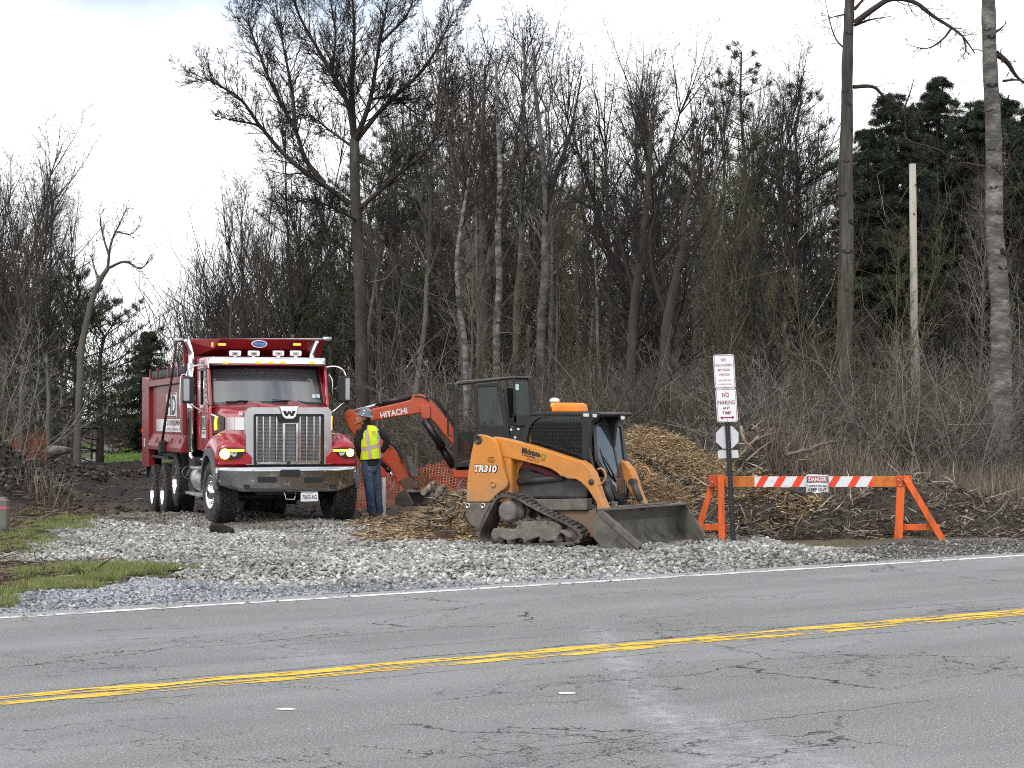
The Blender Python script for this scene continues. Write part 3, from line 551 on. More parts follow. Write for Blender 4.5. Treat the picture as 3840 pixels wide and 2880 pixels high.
class Tree:
    def __init__(s, seed): s.r = random.Random(seed); s.S = []; s.T = []
    def vec(s, d, ang, az=None):
        """turn direction d by ang, in a random plane"""
        r = s.r; a = d.cross(Vector((0, 0, 1))); a = a.normalized() if a.length > .02 else Vector((1, 0, 0)); b = d.cross(a)
        az = r.uniform(0, 2*PI) if az is None else az; return (d*math.cos(ang)+(a*math.cos(az)+b*math.sin(az))*math.sin(ang)).normalized()
    def limb(s, p, d, ln, r0, lv, spec, keep=None):
        """spec[lv]: (segments, children, child length ratio, angle, wobble, up-turn)"""
        r = s.r; ns, nc, cl, ang, wob, upt = spec[lv]; p = Vector(p); d = Vector(d).normalized(); st = ln/ns; pts = [p.copy()]; ds = [d.copy()]
        for i in range(ns):
            d = (d+Vector((r.gauss(0, wob), r.gauss(0, wob), r.gauss(0, wob)+upt))).normalized(); p = p+d*st; pts.append(p.copy()); ds.append(d.copy())
        rr = [max(.0042, r0*(1-.82*i/ns)) for i in range(ns+1)]; out_ = s.T if lv == 0 else s.S
        for i in range(ns): out_.append((*pts[i], *pts[i+1], rr[i], rr[i+1]))
        if lv+1 < len(spec):
            lo = .12 if lv else spec[0][6] if len(spec[0]) > 6 else .3
            s.kids(pts, ds, rr, ln, lv, spec)
        return pts, rr
    def kids(s, pts, ds, rr, ln, lv, spec, lo=.15, nc=None, prof=None):
        r = s.r; _, nc0, cl, ang, wob, upt = spec[lv][:6]; nc = nc or nc0; ns = len(pts)-1
        for k in range(nc):
            f = lo+(1-lo)*(k+r.random())/nc; i = min(ns-1, int(f*ns)); q = f*ns-i; p = pts[i].lerp(pts[i+1], q); rad = rr[i]*(1-q)+rr[i+1]*q
            L_ = ln*cl*(prof(f) if prof else (1.15-f*.75))*r.uniform(.65, 1.2); s.limb(p, s.vec(ds[i], ang*r.uniform(.7, 1.3), k*2.4+r.uniform(-.6, .6)), L_, min(rad*.66, .007+L_*.012), lv+1, spec)
def bare(seed, h, r0, lo=.35, n1=16, spread=.3, ang=.75, mk=0, tk=0, fork=0, wob=.035, dens=1., crown=None):
    """a leafless tree: a wobbling trunk, limbs sweeping up into a rounded crown, branches and twigs"""
    t = Tree(seed); r = t.r; ns = 14; pts = [Vector((0, 0, -.15))]; d = Vector((r.gauss(0, .03), r.gauss(0, .03), 1)).normalized(); ds = [d]; H = h*.80
    for i in range(ns): d = (d+Vector((r.gauss(0, wob), r.gauss(0, wob), .03))).normalized(); pts.append(pts[-1]+d*H/ns); ds.append(d)
    rr = [r0*.85*(1.25 if i == 0 else 1)*(1-.78*(i/ns)**1.1)+.006 for i in range(ns+1)]
    spec = [(ns, n1, spread, ang, .03, .03), (8, int(7*dens), .42, .62, .075, .085), (5, 4, .55, .62, .12, .06), (4, 3, .6, .55, .14, .05), (2, 0, 0, 0, .2, .03)]
    def crown_on(P, D, RR, n, lo_, hh):
        m = len(P)-1
        for k in range(n):
            q = (k+r.random())/n; f = lo_+(1-lo_)*q; i = min(m-1, int(f*m)); p = P[i].lerp(P[i+1], f*m-i); L_ = hh*spread*(.55+.75*math.sin(PI*min(1, q*.85+.12)))*r.uniform(.7, 1.2)
            t.limb(p, t.vec(D[i], (ang+.25-.65*q)*r.uniform(.8, 1.2), k*2.4+r.uniform(-.6, .6)), L_, min(RR[i]*.7, .012+L_*.013), 1, spec)
        for k in range(4): t.limb(P[-1], t.vec(D[-1], r.uniform(.15, .5)), hh*.24*r.uniform(.7, 1.1), RR[-1], 1, spec)
    if fork:
        i = int(ns*r.uniform(.36, .5)); P, D, RR = pts[:i+1], ds[:i+1], rr[:i+1]; crown_on(P, D, RR, 4, .75, h)
        for k in range(2+(fork > 1)):
            q = [pts[i]]; d = t.vec(ds[i], r.uniform(.14, .34), k*PI+r.random()); e = [d]; m = 8
            for j in range(m): d = (d+Vector((r.gauss(0, .04), r.gauss(0, .04), .045))).normalized(); q.append(q[-1]+d*(H*(1-i/ns))/m*r.uniform(.92, 1.06)); e.append(d)
            R2 = [rr[i]*.78*(1-.75*j/m)+.006 for j in range(m+1)]
            for j in range(m): t.T.append((*q[j], *q[j+1], R2[j], R2[j+1]))
            crown_on(q, e, R2, int(n1*.6), .12, h*.8)
        return pts[:i+1], rr[:i+1], t
    crown_on(pts, ds, rr, n1, lo, h); return pts, rr, t
def tree_obj(name, pts, rr, t, bm, tm, label, cat, group=None, loc=(0, 0, 0), rz=0):
    e = empty(name, loc, rz, label, cat, group)
    mb = MB(); mb.tube(bez(pts, 2), list(np.interp(np.linspace(0, 1, len(pts)*2-1), np.linspace(0, 1, len(pts)), rr)), 9); mb.build('trunk', bm, e, fix=False)
    S = [x for x in t.T]+t.S
    segs_to_mesh('crown', S, tm, e); return e
def copy_tree(o, loc, rz, sc=1., label=None, cat=None, group=None):
    c = o.copy(); C.objects.link(c); c.location = loc; c.rotation_euler = (0, 0, rz); c.scale = (sc[0], sc[0], sc[1]) if isinstance(sc, tuple) else (sc, sc, sc)
    if label: c['label'] = label
    if group: c['group'] = group
    elif 'group' in c and label: del c['group']
    for ch in o.children: k = ch.copy(); C.objects.link(k); k.parent = c; k.matrix_parent_inverse = ch.matrix_parent_inverse
    return c
# prototypes: a handful of differently grown trees, each reused where it stands once as itself and then as copies
VAR = []
defs = [(11, 14, .16, .50, 15, .24, .75, 0, 0, 1), (12, 15, .14, .58, 13, .19, .6, 4, 1, 0), (13, 13, .15, .45, 16, .25, .8, 1, 1, 2), (14, 14, .13, .52, 13, .21, .65, 4, 1, 1),
        (15, 12, .11, .3, 15, .25, .6, 0, 0, 1), (16, 15, .12, .5, 12, .20, .6, 2, 2, 0), (17, 13, .12, .35, 15, .24, .6, 0, 3, 1), (18, 14, .18, .35, 14, .30, .85, 1, 1, 1), (19, 11, .08, .25, 14, .24, .55, 3, 3, 1), (20, 12, .09, .3, 13, .22, .5, 0, 4, 0)]
def proto(i):
    sd, h, r0, lo, n1, sp, an, mk, tk, fk = defs[i]; return (*bare(sd, h, r0, lo, n1, sp, an, fork=fk), m_bark[mk], m_twig[tk]), h
_made = {}
def put_tree(i, x, y, h, label=None, group=None, rz=None, name='bare_tree'):
    rz = random.Random(int(x*37+y*91)).uniform(0, 6.28) if rz is None else rz; z = float(G(x, y))
    if i not in _made:
        (p, r_, t, bm, tm), h0 = proto(i); _made[i] = (tree_obj(name, p, r_, t, bm, tm, label, 'tree', group, (x, y, z), rz), h0); e = _made[i][0]; s = h/h0; e.scale = (s, s, s); return e
    e, h0 = _made[i]; return copy_tree(e, (x, y, z), rz, h/h0, label, None, group)
# --- the profile of the tree tops against the sky (photo row for each photo column)
TOPU = [0, 28, 55, 72, 80, 96, 118, 140, 152, 166, 178, 190, 215, 240, 262, 300, 440, 462, 484, 510, 545, 580, 592, 604, 640, 670, 700, 740, 780, 810, 828, 845, 880, 905, 940, 970, 1000, 1024]
TOPV = [128, 132, 150, 190, 232, 222, 212, 225, 300, 345, 340, 300, 215, 180, 170, 150, 40, 22, 15, 45, 60, 60, 105, 55, 48, 60, 52, 45, 48, 95, 130, 150, 120, 110, 95, 92, 110, 105]
def topv(u): return float(np.interp(u, TOPU, TOPV))
BACK = 'leafless trees of the wood behind the work site'
BL = 'leafless grey brown tree standing among many alike in the wood'
rg = random.Random(77); placed = []
defs += [(31, 14, .15, .66, 9, .17, .55, 4, 1, 0), (32, 15, .16, .70, 8, .16, .5, 2, 0, 0), (33, 14, .13, .62, 10, .16, .6, 0, 1, 1)]
def free(x, y, dmin):
    return all((x-a)**2+(y-b)**2 > dmin*dmin for a, b in placed)
def corridor(x, y):
    d, _ = seg_d(x, y, (-3, 33), (-14, 66)); d2, _ = seg_d(x, y, (-14, 66), (-26, 125)); return min(float(d)-1, float(d2))
# --- trees one can tell apart: (prototype, column, distance, row of the top, label)
NAMED = [
 (0, 20, 52, 140, 'tall leafless tree at the left edge of the picture above the orange netting'),
 (3, 48, 58, 150, 'second leafless tree from the left edge, its crown bending right'),
 (2, 6, 66, 108, 'leafless tree cut by the left edge, highest of the left group'),
 (4, 66, 63, 178, 'slender leafless tree on the right side of the left group, behind the dark pine'),
 (1, 225, 62, 192, 'leafless tree with a rounded crown above the tailgate of the dump truck'),
 (4, 250, 66, 150, 'leafless tree rising above the dump box, left of the great forked tree'),
 (3, 290, 70, 95, 'leafless tree with upright limbs directly behind the dump truck cab'),
 (5, 408, 60, 30, 'tall straight leafless tree close on the right of the great forked tree'),
 (1, 468, 62, 40, 'tall leafless tree above the small excavator boom'),
 (0, 486, 56, 22, 'tallest leafless tree between the great forked tree and the middle gap of sky'),
 (3, 525, 64, 60, 'leafless tree with a grey trunk above the excavator cab'),
 (5, 548, 58, 52, 'leafless tree with twin leaders left of the notch in the treetops'),
 (5, 462, 50, 200, 'slim white barked tree behind the roof of the excavator cab'),
 (7, 642, 60, 42, 'leafless tree with wide spread crown right of the notch in the treetops'),
 (4, 690, 62, 66, 'leafless tree with many thin upright leaders left of the tall thin pine'),
 (3, 790, 58, 52, 'leafless tree with fan of thin leaders right of the tall thin pine'),
 (2, 630, 47, 165, 'dark leaning forked tree behind the golden wood chip pile'),
 (7, 668, 49, 175, 'dark crooked multi limbed tree right of the wood chip pile'),
 (2, 775, 46, 215, 'dark forked tree behind the two white parking signs'),
 (3, 800, 62, 120, 'grey tree just left of the tall scarred trunk'),
 (9, 560, 52, 190, 'thin reddish tree above the tracked loader cab'),
 (6, 712, 52, 130, 'olive tinged budding tree left of the white parking signs'),
 (8, 742, 50, 180, 'olive budding sapling directly above the white parking signs'),
 (6, 585, 55, 185, 'olive tinged tree standing in the notch of the treetops'),
 (5, 968, 46, 190, 'pale grey thin tree between the bare pole and the birch like trunk'),
 (3, 935, 50, 170, 'grey tree with arching twigs just right of the bare pole'),
 (9, 1012, 44, 150, 'reddish twiggy tree at the right edge of the picture'),
 (8, 885, 47, 205, 'olive sapling between the tall scarred trunk and the bare pole'),
]
for i, u, Y, v, lab in NAMED:
    x, y, z = at(u, v, Y); put_tree(i, x, y, (z-float(G(x, y)))*(1.07 if v < 120 else 1), lab); placed.append((x, y))
n = 0; tries = 0
while n < 195 and not FASTDEV and tries < 9000:
    tries += 1; Y = 44+ (rg.random()**.8)*62; u = rg.uniform(-40, 1064); x = (u-512)*Y/F
    if corridor(x, Y) < (3.2 if Y < 90 else 2.2) or not free(x, Y, 1.8) : continue
    if x < -5 and Y < 48: continue
    hm = HC+(HV-topv(u))*Y/F; h = hm*(rg.uniform(.62, .9) if rg.random() < .75 else rg.uniform(.9, 1.03))
    if Y < 60: h *= rg.uniform(.55, .95)
    if h < 3.2: continue
    i = rg.choice([0, 1, 2, 3, 4, 5, 6, 7, 9, 10, 10, 11, 11, 12, 12]); 
    if h < 7: i = rg.choice([4, 6, 8, 9])
    put_tree(i, x, Y, h, BL, BACK); placed.append((x, Y)); n += 1
# --- the great forked tree
def great_tree():
    Y = 58.; fr = lambda zx, zy, dy=0.: Vector(at(*Z4(zx, zy), Y+dy)); x0, _, _ = at(352, 0, Y); t = Tree(501)
    tr = [Vector((x0+.15, Y, -.2)), fr(1590, 2040), fr(1565, 1700), fr(1560, 1400), fr(1550, 1100), fr(1535, 850), fr(1530, 600)]
    r0 = [.30, .24, .21, .195, .18, .165, .15]
    LIM = [([(1510, 880), (1400, 800), (1250, 690), (1120, 540), (1040, 430), (930, 360), (860, 330)], .10, -1.), ([(1400, 790), (1320, 690), (1275, 560), (1180, 380), (1120, 230), (1080, 120), (1070, 60)], .09, .8),
           ([(1275, 560), (1262, 400), (1215, 150), (1180, -60)], .07, 1.6), ([(1530, 600), (1500, 440), (1400, 260), (1290, 60), (1240, -100)], .10, -.6), ([(1530, 600), (1520, 380), (1530, 100), (1500, -180)], .11, .5),
           ([(1530, 620), (1600, 430), (1640, 180), (1690, -60)], .10, -1.2), ([(1545, 600), (1660, 460), (1800, 330), (1900, 190), (1960, 40)], .09, 1.), ([(1555, 900), (1700, 770), (1850, 640), (1930, 470), (2010, 320)], .08, -1.),
           ([(1530, 640), (1420, 560), (1330, 500), (1220, 520)], .05, 1.5), ([(1500, 440), (1440, 330), (1450, 120), (1400, -80)], .06, 2.), ([(1120, 540), (1010, 520), (930, 500)], .04, -.8), ([(1650, 180), (1760, 60), (1800, -60)], .05, .5), ([(1600, 430), (1700, 420), (1830, 500), (1960, 420)], .05, 2), ([(1560, 960), (1440, 900), (1330, 860), (1200, 900)], .05, -1.6), ([(1560, 1010), (1680, 1000), (1800, 900)], .05, 1.6)]
    spec = [(1, 16, .3, .7, .1, .04), (7, 8, .55, .5, .08, .10), (5, 6, .5, .55, .12, .06), (3, 4, .55, .6, .16, .03), (2, 0, 0, 0, .2, 0)]
    LN = []
    for pl, r, dy in LIM:
        LN.append((len(pl)-1)*4)
        P = [fr(a, b, dy*(k/len(pl))*2) for k, (a, b) in enumerate(pl)]; Q = bez(P, 4); rr = [max(.012, r*(1-.85*k/(len(Q)-1))) for k in range(len(Q))]
        for k in range(len(Q)-1): t.T.append((*Q[k], *Q[k+1], rr[k], rr[k+1]))
        ln = sum((Q[k+1]-Q[k]).length for k in range(len(Q)-1)); ds = [(Q[min(k+1, len(Q)-1)]-Q[max(k-1, 0)]).normalized() for k in range(len(Q))]
        t.kids(Q, ds, rr, min(ln, 5.), 0, spec, .12, int(6+ln*5.6), prof=lambda f: 1.0-.35*f)
    e = empty('great_tree', (x0, Y, 0), 0, 'great leafless tree with a forked trunk and wide spreading limbs behind the dump truck cab', 'tree'); o_ = Vector((x0, Y, 0))
    mb = MB(); q = bez([p-o_ for p in tr], 4); mb.tube(q, list(np.interp(np.linspace(0, 1, len(q)), np.linspace(0, 1, 7), r0)), 14); mb.build('trunk', bark('scarred grey bark', (.085, .078, .068), .4, 5, .8, (1, 1, .5), (.035, .03, .026), .8), e, fix=False)
    S = [(a-x0, b-Y, c, d-x0, f-Y, g, h, i) for a, b, c, d, f, g, h, i in t.T]; k0 = 0
    for m_ in LN: segs_to_mesh('limb', S[k0:k0+m_], m_bark[1], e, 7); k0 += m_
    
    S = [(a-x0, b-Y, c, d-x0, f-Y, g, h, i) for a, b, c, d, f, g, h, i in t.S]; segs_to_mesh('crown', S, m_twig[1], e)
great_tree()
# --- the slim leaning tree on the left, the two scarred trunks and the bare pole on the right
m_knot = bark('knot bark', (.022, .019, .017))
def traced(name, Y, trunk, rad, limbs, label, tm, km, sc=1., seed=1, cfg=None, knots=0, nmul=1.6, Zf=Z5, crown=0):
    fr = lambda p, dy=0.: Vector(at(*p, Y+dy)); tr = [fr(p) for p in trunk]; x0 = tr[0].x; tr[0].z = float(G(x0, Y))-.15; o_ = Vector((x0, Y, 0)); t = Tree(seed)
    spec = cfg or [(1, 6, .3, .8, .12, .0), (5, 5, .5, .8, .2, -.02), (4, 4, .5, .7, .22, -.03), (3, 2, .5, .6, .25, 0), (2, 0, 0, 0, .2, 0)]
    LN = []
    for pl, r, dy in limbs:
        LN.append((len(pl)-1)*4)
        P = [fr(p, dy*k/len(pl)) for k, p in enumerate(pl)]; Q = bez(P, 4); rr = [max(.008, r*(1-.8*k/(len(Q)-1))) for k in range(len(Q))]
        for k in range(len(Q)-1): t.T.append((*Q[k], *Q[k+1], rr[k], rr[k+1]))
        ln = sum((Q[k+1]-Q[k]).length for k in range(len(Q)-1)); ds = [(Q[min(k+1, len(Q)-1)]-Q[max(k-1, 0)]).normalized() for k in range(len(Q))]
        t.kids(Q, ds, rr, min(ln, 3.), 0, spec, .2, int(3+ln*nmul), prof=lambda f: 1.-.3*f)
    if crown:
        Qt = bez(tr, 5); m2 = int(len(Qt)*.42); Qt = Qt[m2:]; rq = list(np.interp(np.linspace(.42, 1, len(Qt)), np.linspace(0, 1, len(rad)), rad)); t.kids(Qt, [(Qt[min(j+1, len(Qt)-1)]-Qt[max(j-1, 0)]).normalized() for j in range(len(Qt))], rq, crown, 0, [(1, 14, .5, .75, .1, .04), (7, 8, .45, .6, .09, .07), (5, 5, .5, .6, .12, .05), (3, 3, .5, .6, .15, .03), (2, 0, 0, 0, .2, 0)], .0, 15, prof=lambda f: .8-.25*f)
    e = empty(name, (x0, Y, 0), 0, label, 'tree'); mb = MB(); q = bez([p-o_ for p in tr], 6); rr = list(np.interp(np.linspace(0, 1, len(q)), np.linspace(0, 1, len(rad)), rad)); rn = random.Random(seed)
    rr = [r*(1+rn.uniform(-.05, .06)) for r in rr]; mb.tube(q, rr, 18)
    mb.build('trunk', tm, e, fix=False)
    for k in range(knots):   # old branch scars: raised collars with a dark hollow
        j = rn.randrange(len(q)//6, len(q)-1); p = q[j].lerp(q[min(j+1, len(q)-1)], rn.random()); az = rn.uniform(-2.6, -.5); d = Vector((math.cos(az), math.sin(az), .25)).normalized(); r = rr[j]
        kb = MB(); s = r*rn.uniform(.22, .5); kb.lathe([(s*1.6, -.6*s), (s*1.15, -.05*s), (s*.7, .08*s), (s*.45, -.1*s), (.001, -.1*s)], p+d*(r*.92), d, 12); kb.build('knot', m_knot, e, fix=False)
    sh = lambda L_: [(a-x0, b-Y, c, d-x0, f-Y, g, h, i) for a, b, c, d, f, g, h, i in L_]
    k0 = 0
    for m_ in LN: segs_to_mesh('limb', sh(t.T[k0:k0+m_]), km, e, 8); k0 += m_
    segs_to_mesh('twigs', sh(t.S), km, e); return e
m_gt = bark('ridged grey bark', (.135, .122, .105), .6, 11, 1.6, (1, 1, .10), (.035, .03, .026), .95)
m_bt = bark('banded pale bark', (.25, .24, .22), .5, 4, 1.2, (1., 1., 2.4), (.045, .04, .035), .95)
z5 = lambda *a: [Z5(x, y) for x, y in a]
t1 = traced('tall_scarred_tree', 50.5, [(847, 478)]+z5((1437, 1650), (1440, 1300), (1445, 1000), (1440, 760), (1447, 520), (1448, 300), (1455, 100), (1462, -60)), [.27, .235, .215, .20, .19, .17, .15, .14, .13],
   [(z5((1475, 375), (1560, 375), (1610, 420), (1690, 480), (1700, 570)), .06, .5), (z5((1690, 480), (1720, 400), (1735, 350)), .03, .2), (z5((1480, 100), (1560, 40), (1640, -5), (1740, 10), (1820, 70), (1900, 120), (1950, 160), (2000, 230)), .09, -.8),
    (z5((1480, 110), (1550, 85), (1640, 70)), .04, .6), (z5((1450, 220), (1400, 170), (1370, 80), (1350, -20)), .03, .4), (z5((1455, 60), (1400, 70), (1340, 90)), .03, -.4), (z5((1900, 120), (1860, 170), (1790, 210), (1700, 190)), .035, .3), (z5((1950, 160), (1960, 220), (1930, 260)), .03, -.3), (z5((1690, 570), (1720, 610), (1850, 650), (1900, 700)), .04, 0), (z5((1480, 40), (1520, -10), (1540, -80)), .05, .2)],
   'tall straight tree with a ridged grey trunk left of the bare pole', m_gt, m_bark[1], seed=61, knots=16, nmul=3.4)
t2 = traced('pale_scarred_tree', 37.5, [(998, 507)]+z5((2112, 1650), (2108, 1300), (2085, 1000), (2083, 760), (2078, 520), (2066, 300), (2060, 100), (2058, -60)), [.27, .215, .195, .18, .168, .158, .15, .14, .13],
   [(z5((2085, 140), (2110, 125), (2135, 100)), .035, .3), (z5((2090, 230), (2140, 270), (2180, 330), (2240, 380)), .07, .4), (z5((2120, 270), (2110, 215)), .03, 0), (z5((2120, 350), (2180, 345), (2230, 360)), .03, 0), (z5((2050, 720), (1960, 705), (1915, 700)), .025, .5), (z5((2060, 1000), (2010, 940), (1960, 880)), .02, .5)],
   'tall pale grey trunk with bands and dark branch scars at the right edge', m_bt, m_bark[1], seed=62, knots=22, nmul=1.6)
pl = MB(); px, py, pz = at(912.5, 164, 48); zb = float(G(px, py)); pl.tube([(.1, 0, zb-.2), (.06, 0, 2.5), (0, 0, pz)], [.115, .105, .088], 18)
po = pl.build('bare_pole', mat('weathered pole wood', (.36, .335, .29), .85, var=.25, vscale=5, bump=.5, bscale=20, stretch=(1, 1, .06), dirt=(.17, .145, .12), dscale=3), fix=False); po.location = (px, py, 0); tag(po, 'weathered pale wooden pole without wires, standing bare against the wood', 'pole')
pk = MB()
for a, b, c in ((.06, -.1, pz-.55), (.02, -.105, pz-1.3), (-.03, -.112, 3.2), (.03, -.112, 2.6)): pk.cyl((a, b+.05, c), (a, b-.02, c), .022, n=8)
pk.build('bolt', mat('rusty bolt', (.08, .05, .04), .8), po)
traced('leaning_tree', 57, [(77, 470), (78, 420), (80, 380)]+[Z4(*p) for p in ((350, 1520), (372, 1400), (400, 1290), (430, 1215), (465, 1160))], [.125, .11, .105, .10, .095, .09, .08, .07],
   [([Z4(*p) for p in ((465, 1160), (480, 1050), (520, 960), (545, 900))], .05, .3), ([Z4(*p) for p in ((465, 1160), (540, 1130), (610, 1160), (660, 1090))], .05, -.3), ([Z4(*p) for p in ((470, 1100), (440, 1000), (430, 900))], .04, .5), ([Z4(*p) for p in ((500, 1000), (570, 1010), (610, 950))], .03, -.5), ([Z4(*p) for p in ((430, 1215), (400, 1130), (400, 1040))], .03, .3)],
   'slim leaning tree with an open fan of branches beside the left gap of sky', m_bark[0], m_twig[0], seed=63, nmul=5.5, cfg=[(1, 6, .34, .6, .1, .05), (5, 5, .5, .6, .12, .05), (4, 4, .5, .6, .14, .05), (3, 2, .5, .6, .2, 0), (2, 0, 0, 0, .2, 0)])
# --- the distinct trunks in the middle of the wood
q8 = lambda *a: [((1500+1.0638*x)/3.75, (562+1.0638*y)/3.75) for x, y in a]
m_birch = bark('white barked trunk', (.29, .28, .26), .6, 3.2, .8, (1, 1, 2.2), (.03, .027, .024), .9)
m_asp = bark('grey aspen trunk', (.16, .155, .142), .5, 3.5, .8, (1, 1, 1.2), (.035, .03, .027), .9)
for nm, Y, P8, rad, lm, lab, tm, km, cr, kn in (
 ('birch_tree', 46, ((238, 860), (230, 720), (208, 540), (200, 380), (222, 230), (240, 100)), (.075, .07, .06, .052, .042, .025), [], 'white barked slender tree just above the excavator cab roof', m_birch, m_twig[1], 3.2, 10),
 ('birch_tree', 50, ((345, 860), (340, 660), (350, 480), (345, 300), (352, 100), (345, -120), (338, -330)), (.105, .10, .092, .085, .07, .055, .025), [], 'white and black barked tall tree right of the excavator cab roof', m_birch, m_twig[1], 4.2, 14),
 ('bare_tree', 52, ((415, 860), (410, 600), (425, 400), (432, 200), (428, 0), (440, -250), (436, -380)), (.105, .095, .088, .08, .065, .045, .025), [], 'tall pale grey trunk above the amber beacon of the tracked loader', m_asp, m_twig[1], 4.4, 12),
 ('bare_tree', 49, ((500, 860), (497, 640), (510, 450), (512, 300), (516, 180), (500, 0), (480, -200), (470, -360)), (.125, .115, .108, .10, .092, .07, .045, .025), [(q8((516, 190), (560, 60), (600, -60), (640, -260)), .09, .5)], 'pale grey tree forking high above the orange box of the tracked loader', m_asp, m_twig[1], 4.4, 12),
 ('bare_tree', 53, ((300, 860), (300, 600), (290, 400), (290, 150), (292, -60), (300, -300)), (.12, .11, .10, .09, .07, .03), [], 'straight dark trunk between the two white barked trees', m_bark[1], m_twig[1], 4.2, 6),
 ('bare_tree', 45, ((800, 960), (815, 750), (825, 550), (850, 350), (872, 150), (882, -20), (900, -160)), (.125, .11, .10, .085, .065, .045, .025), [(q8((830, 520), (790, 380), (760, 200), (750, 60)), .06, .6)], 'dark forked tree behind the right end of the tracked loader roof', m_bark[1], m_twig[1], 3.6, 6),
 ('bare_tree', 43.5, ((928, 960), (935, 720), (950, 560), (985, 400), (1002, 250), (1032, 90), (1050, -80)), (.15, .13, .11, .09, .068, .045, .025), [(q8((935, 810), (1000, 752), (1060, 705), (1095, 670)), .05, -.5), (q8((945, 600), (900, 470), (880, 330), (905, 200)), .06, .5), (q8((925, 900), (870, 830), (850, 760)), .03, .2)], 'dark crooked tree left of the parking signs with a low limb bent right', m_bark[1], m_twig[1], 3.6, 6)):
    pp = q8(*P8); traced(nm, Y, [(pp[0][0], pp[0][1])]+pp[1:], list(rad), lm, lab, tm, km, seed=700+int(Y*10), knots=kn, nmul=2.2, crown=cr, cfg=[(1, 6, .4, .7, .1, .04), (6, 6, .45, .6, .1, .05), (4, 4, .5, .6, .14, .03), (3, 2, .5, .6, .2, 0), (2, 0, 0, 0, .2, 0)])
# --- evergreens
m_need = [attrmat('pine needles', .7, 0, 3), attrmat('spruce needles', .75, 0, 3)]
def needles(name, P, Dn, n_each, L0, wd, cols, rg, parent, m):
    n = len(P); k = n_each; A = np.repeat(P, k, axis=0)+rg.randn(n*k, 3)*L0*.22; D = np.repeat(Dn, k, axis=0)*.7+rg.randn(n*k, 3)*.62; D /= np.linalg.norm(D, axis=1, keepdims=True)
    ln = L0*rg.uniform(.6, 1.25, (n*k, 1)); s = np.cross(D, rg.randn(n*k, 3)); s /= np.linalg.norm(s, axis=1, keepdims=True)+1e-9
    V = np.stack([A-s*wd, A+s*wd, A+D*ln], 1).reshape(-1, 3); Fc = np.arange(n*k*3).reshape(-1, 3)
    c = np.repeat(np.array(cols)[rg.randint(0, len(cols), n)]*rg.uniform(.6, 1.3, (n, 1)), k*3, axis=0)
    return fastmesh(name, V, Fc, m, parent, c)
PCOL = [(.040, .055, .028), (.055, .070, .032), (.032, .045, .025), (.075, .085, .04)]
SCOL = [(.024, .036, .019), (.034, .048, .025), (.015, .024, .014), (.05, .064, .034)]
def conifer(name, seed, h, r0, lo, tiers, per, Lb, kind, label, loc, group=None, gaps=.0):
    t = Tree(seed); r = t.r; rg = np.random.RandomState(seed); e = empty(name, loc, 0, label, 'pine tree' if kind == 'pine' else 'spruce tree', group)
    pts = [Vector((r.gauss(0, .04)*i/3, r.gauss(0, .04)*i/3, h*i/10-.1)) for i in range(11)]; rr = [r0*(1-.9*i/10)+.012 for i in range(11)]
    mb = MB(); mb.tube(pts, rr, 9); mb.build('trunk', m_bark[1], e, fix=False); P = []; Dn = []
    for k in range(tiers):
        f = lo+(1-lo)*((k+r.random()*.5)/tiers); z = f*h
        for j in range(per if r.random() > gaps else max(1, per//3)):
            az = r.uniform(0, 2*PI); prof = ((1-f)**.62+.04)*r.uniform(.72, 1.15) if kind == 'spruce' else min(1, (1-f)*2.2+.18)*r.uniform(.55, 1.1)
            L_ = Lb*prof*r.uniform(.8, 1.1); el = (-.25 if kind == 'spruce' else .12+.5*(f-lo)) ; el += r.gauss(0, .12); d = Vector((math.cos(az)*math.cos(el), math.sin(az)*math.cos(el), math.sin(el))); p = Vector((0, 0, z+(r.uniform(-.5, .5)*h/tiers*1.6))); ns = max(3, int(L_/.32)); q = p.copy()
            for s_ in range(ns):
                d = (d+Vector((r.gauss(0, .05), r.gauss(0, .05), .05 if kind == 'pine' else .035))).normalized(); q2 = q+d*L_/ns; t.S.append((*q, *q2, .012+.03*(1-s_/ns)*L_/3, .01+.02*(1-s_/ns)*L_/3))
                if s_ >= (ns*.35 if kind == 'pine' else 0):
                    side = Vector((-d.y, d.x, 0))
                    for sg in (-1, 1):
                        w_ = side*sg*(.5 if kind == 'pine' else .45)*L_*.42*(1-.55*s_/ns)*r.uniform(.6, 1.1)+d*.25*L_/ns+Vector((0, 0, -.05 if kind == 'spruce' else .04)); e2 = q2+w_; t.S.append((*q2, *e2, .010, .006))
                        m_ = max(2, int(w_.length/.22))
                        for g in range(1, m_+1): P.append(q2.lerp(e2, g/m_)); Dn.append(w_.normalized()+Vector((0, 0, .5 if kind == 'pine' else -.25)))
                    P.append(q2); Dn.append(d+Vector((0, 0, .4 if kind == 'pine' else 0)))
                q = q2
    segs_to_mesh('branches', t.S, m_bark[1], e)
    P = np.array([p[:] for p in P]); Dn = np.array([p[:] for p in Dn])
    needles('foliage', P, Dn, 18 if kind == 'pine' else 26, .19 if kind == 'pine' else .17, .009 if kind == 'pine' else .010, PCOL if kind == 'pine' else SCOL, rg, e, m_need[0 if kind == 'pine' else 1]); return e
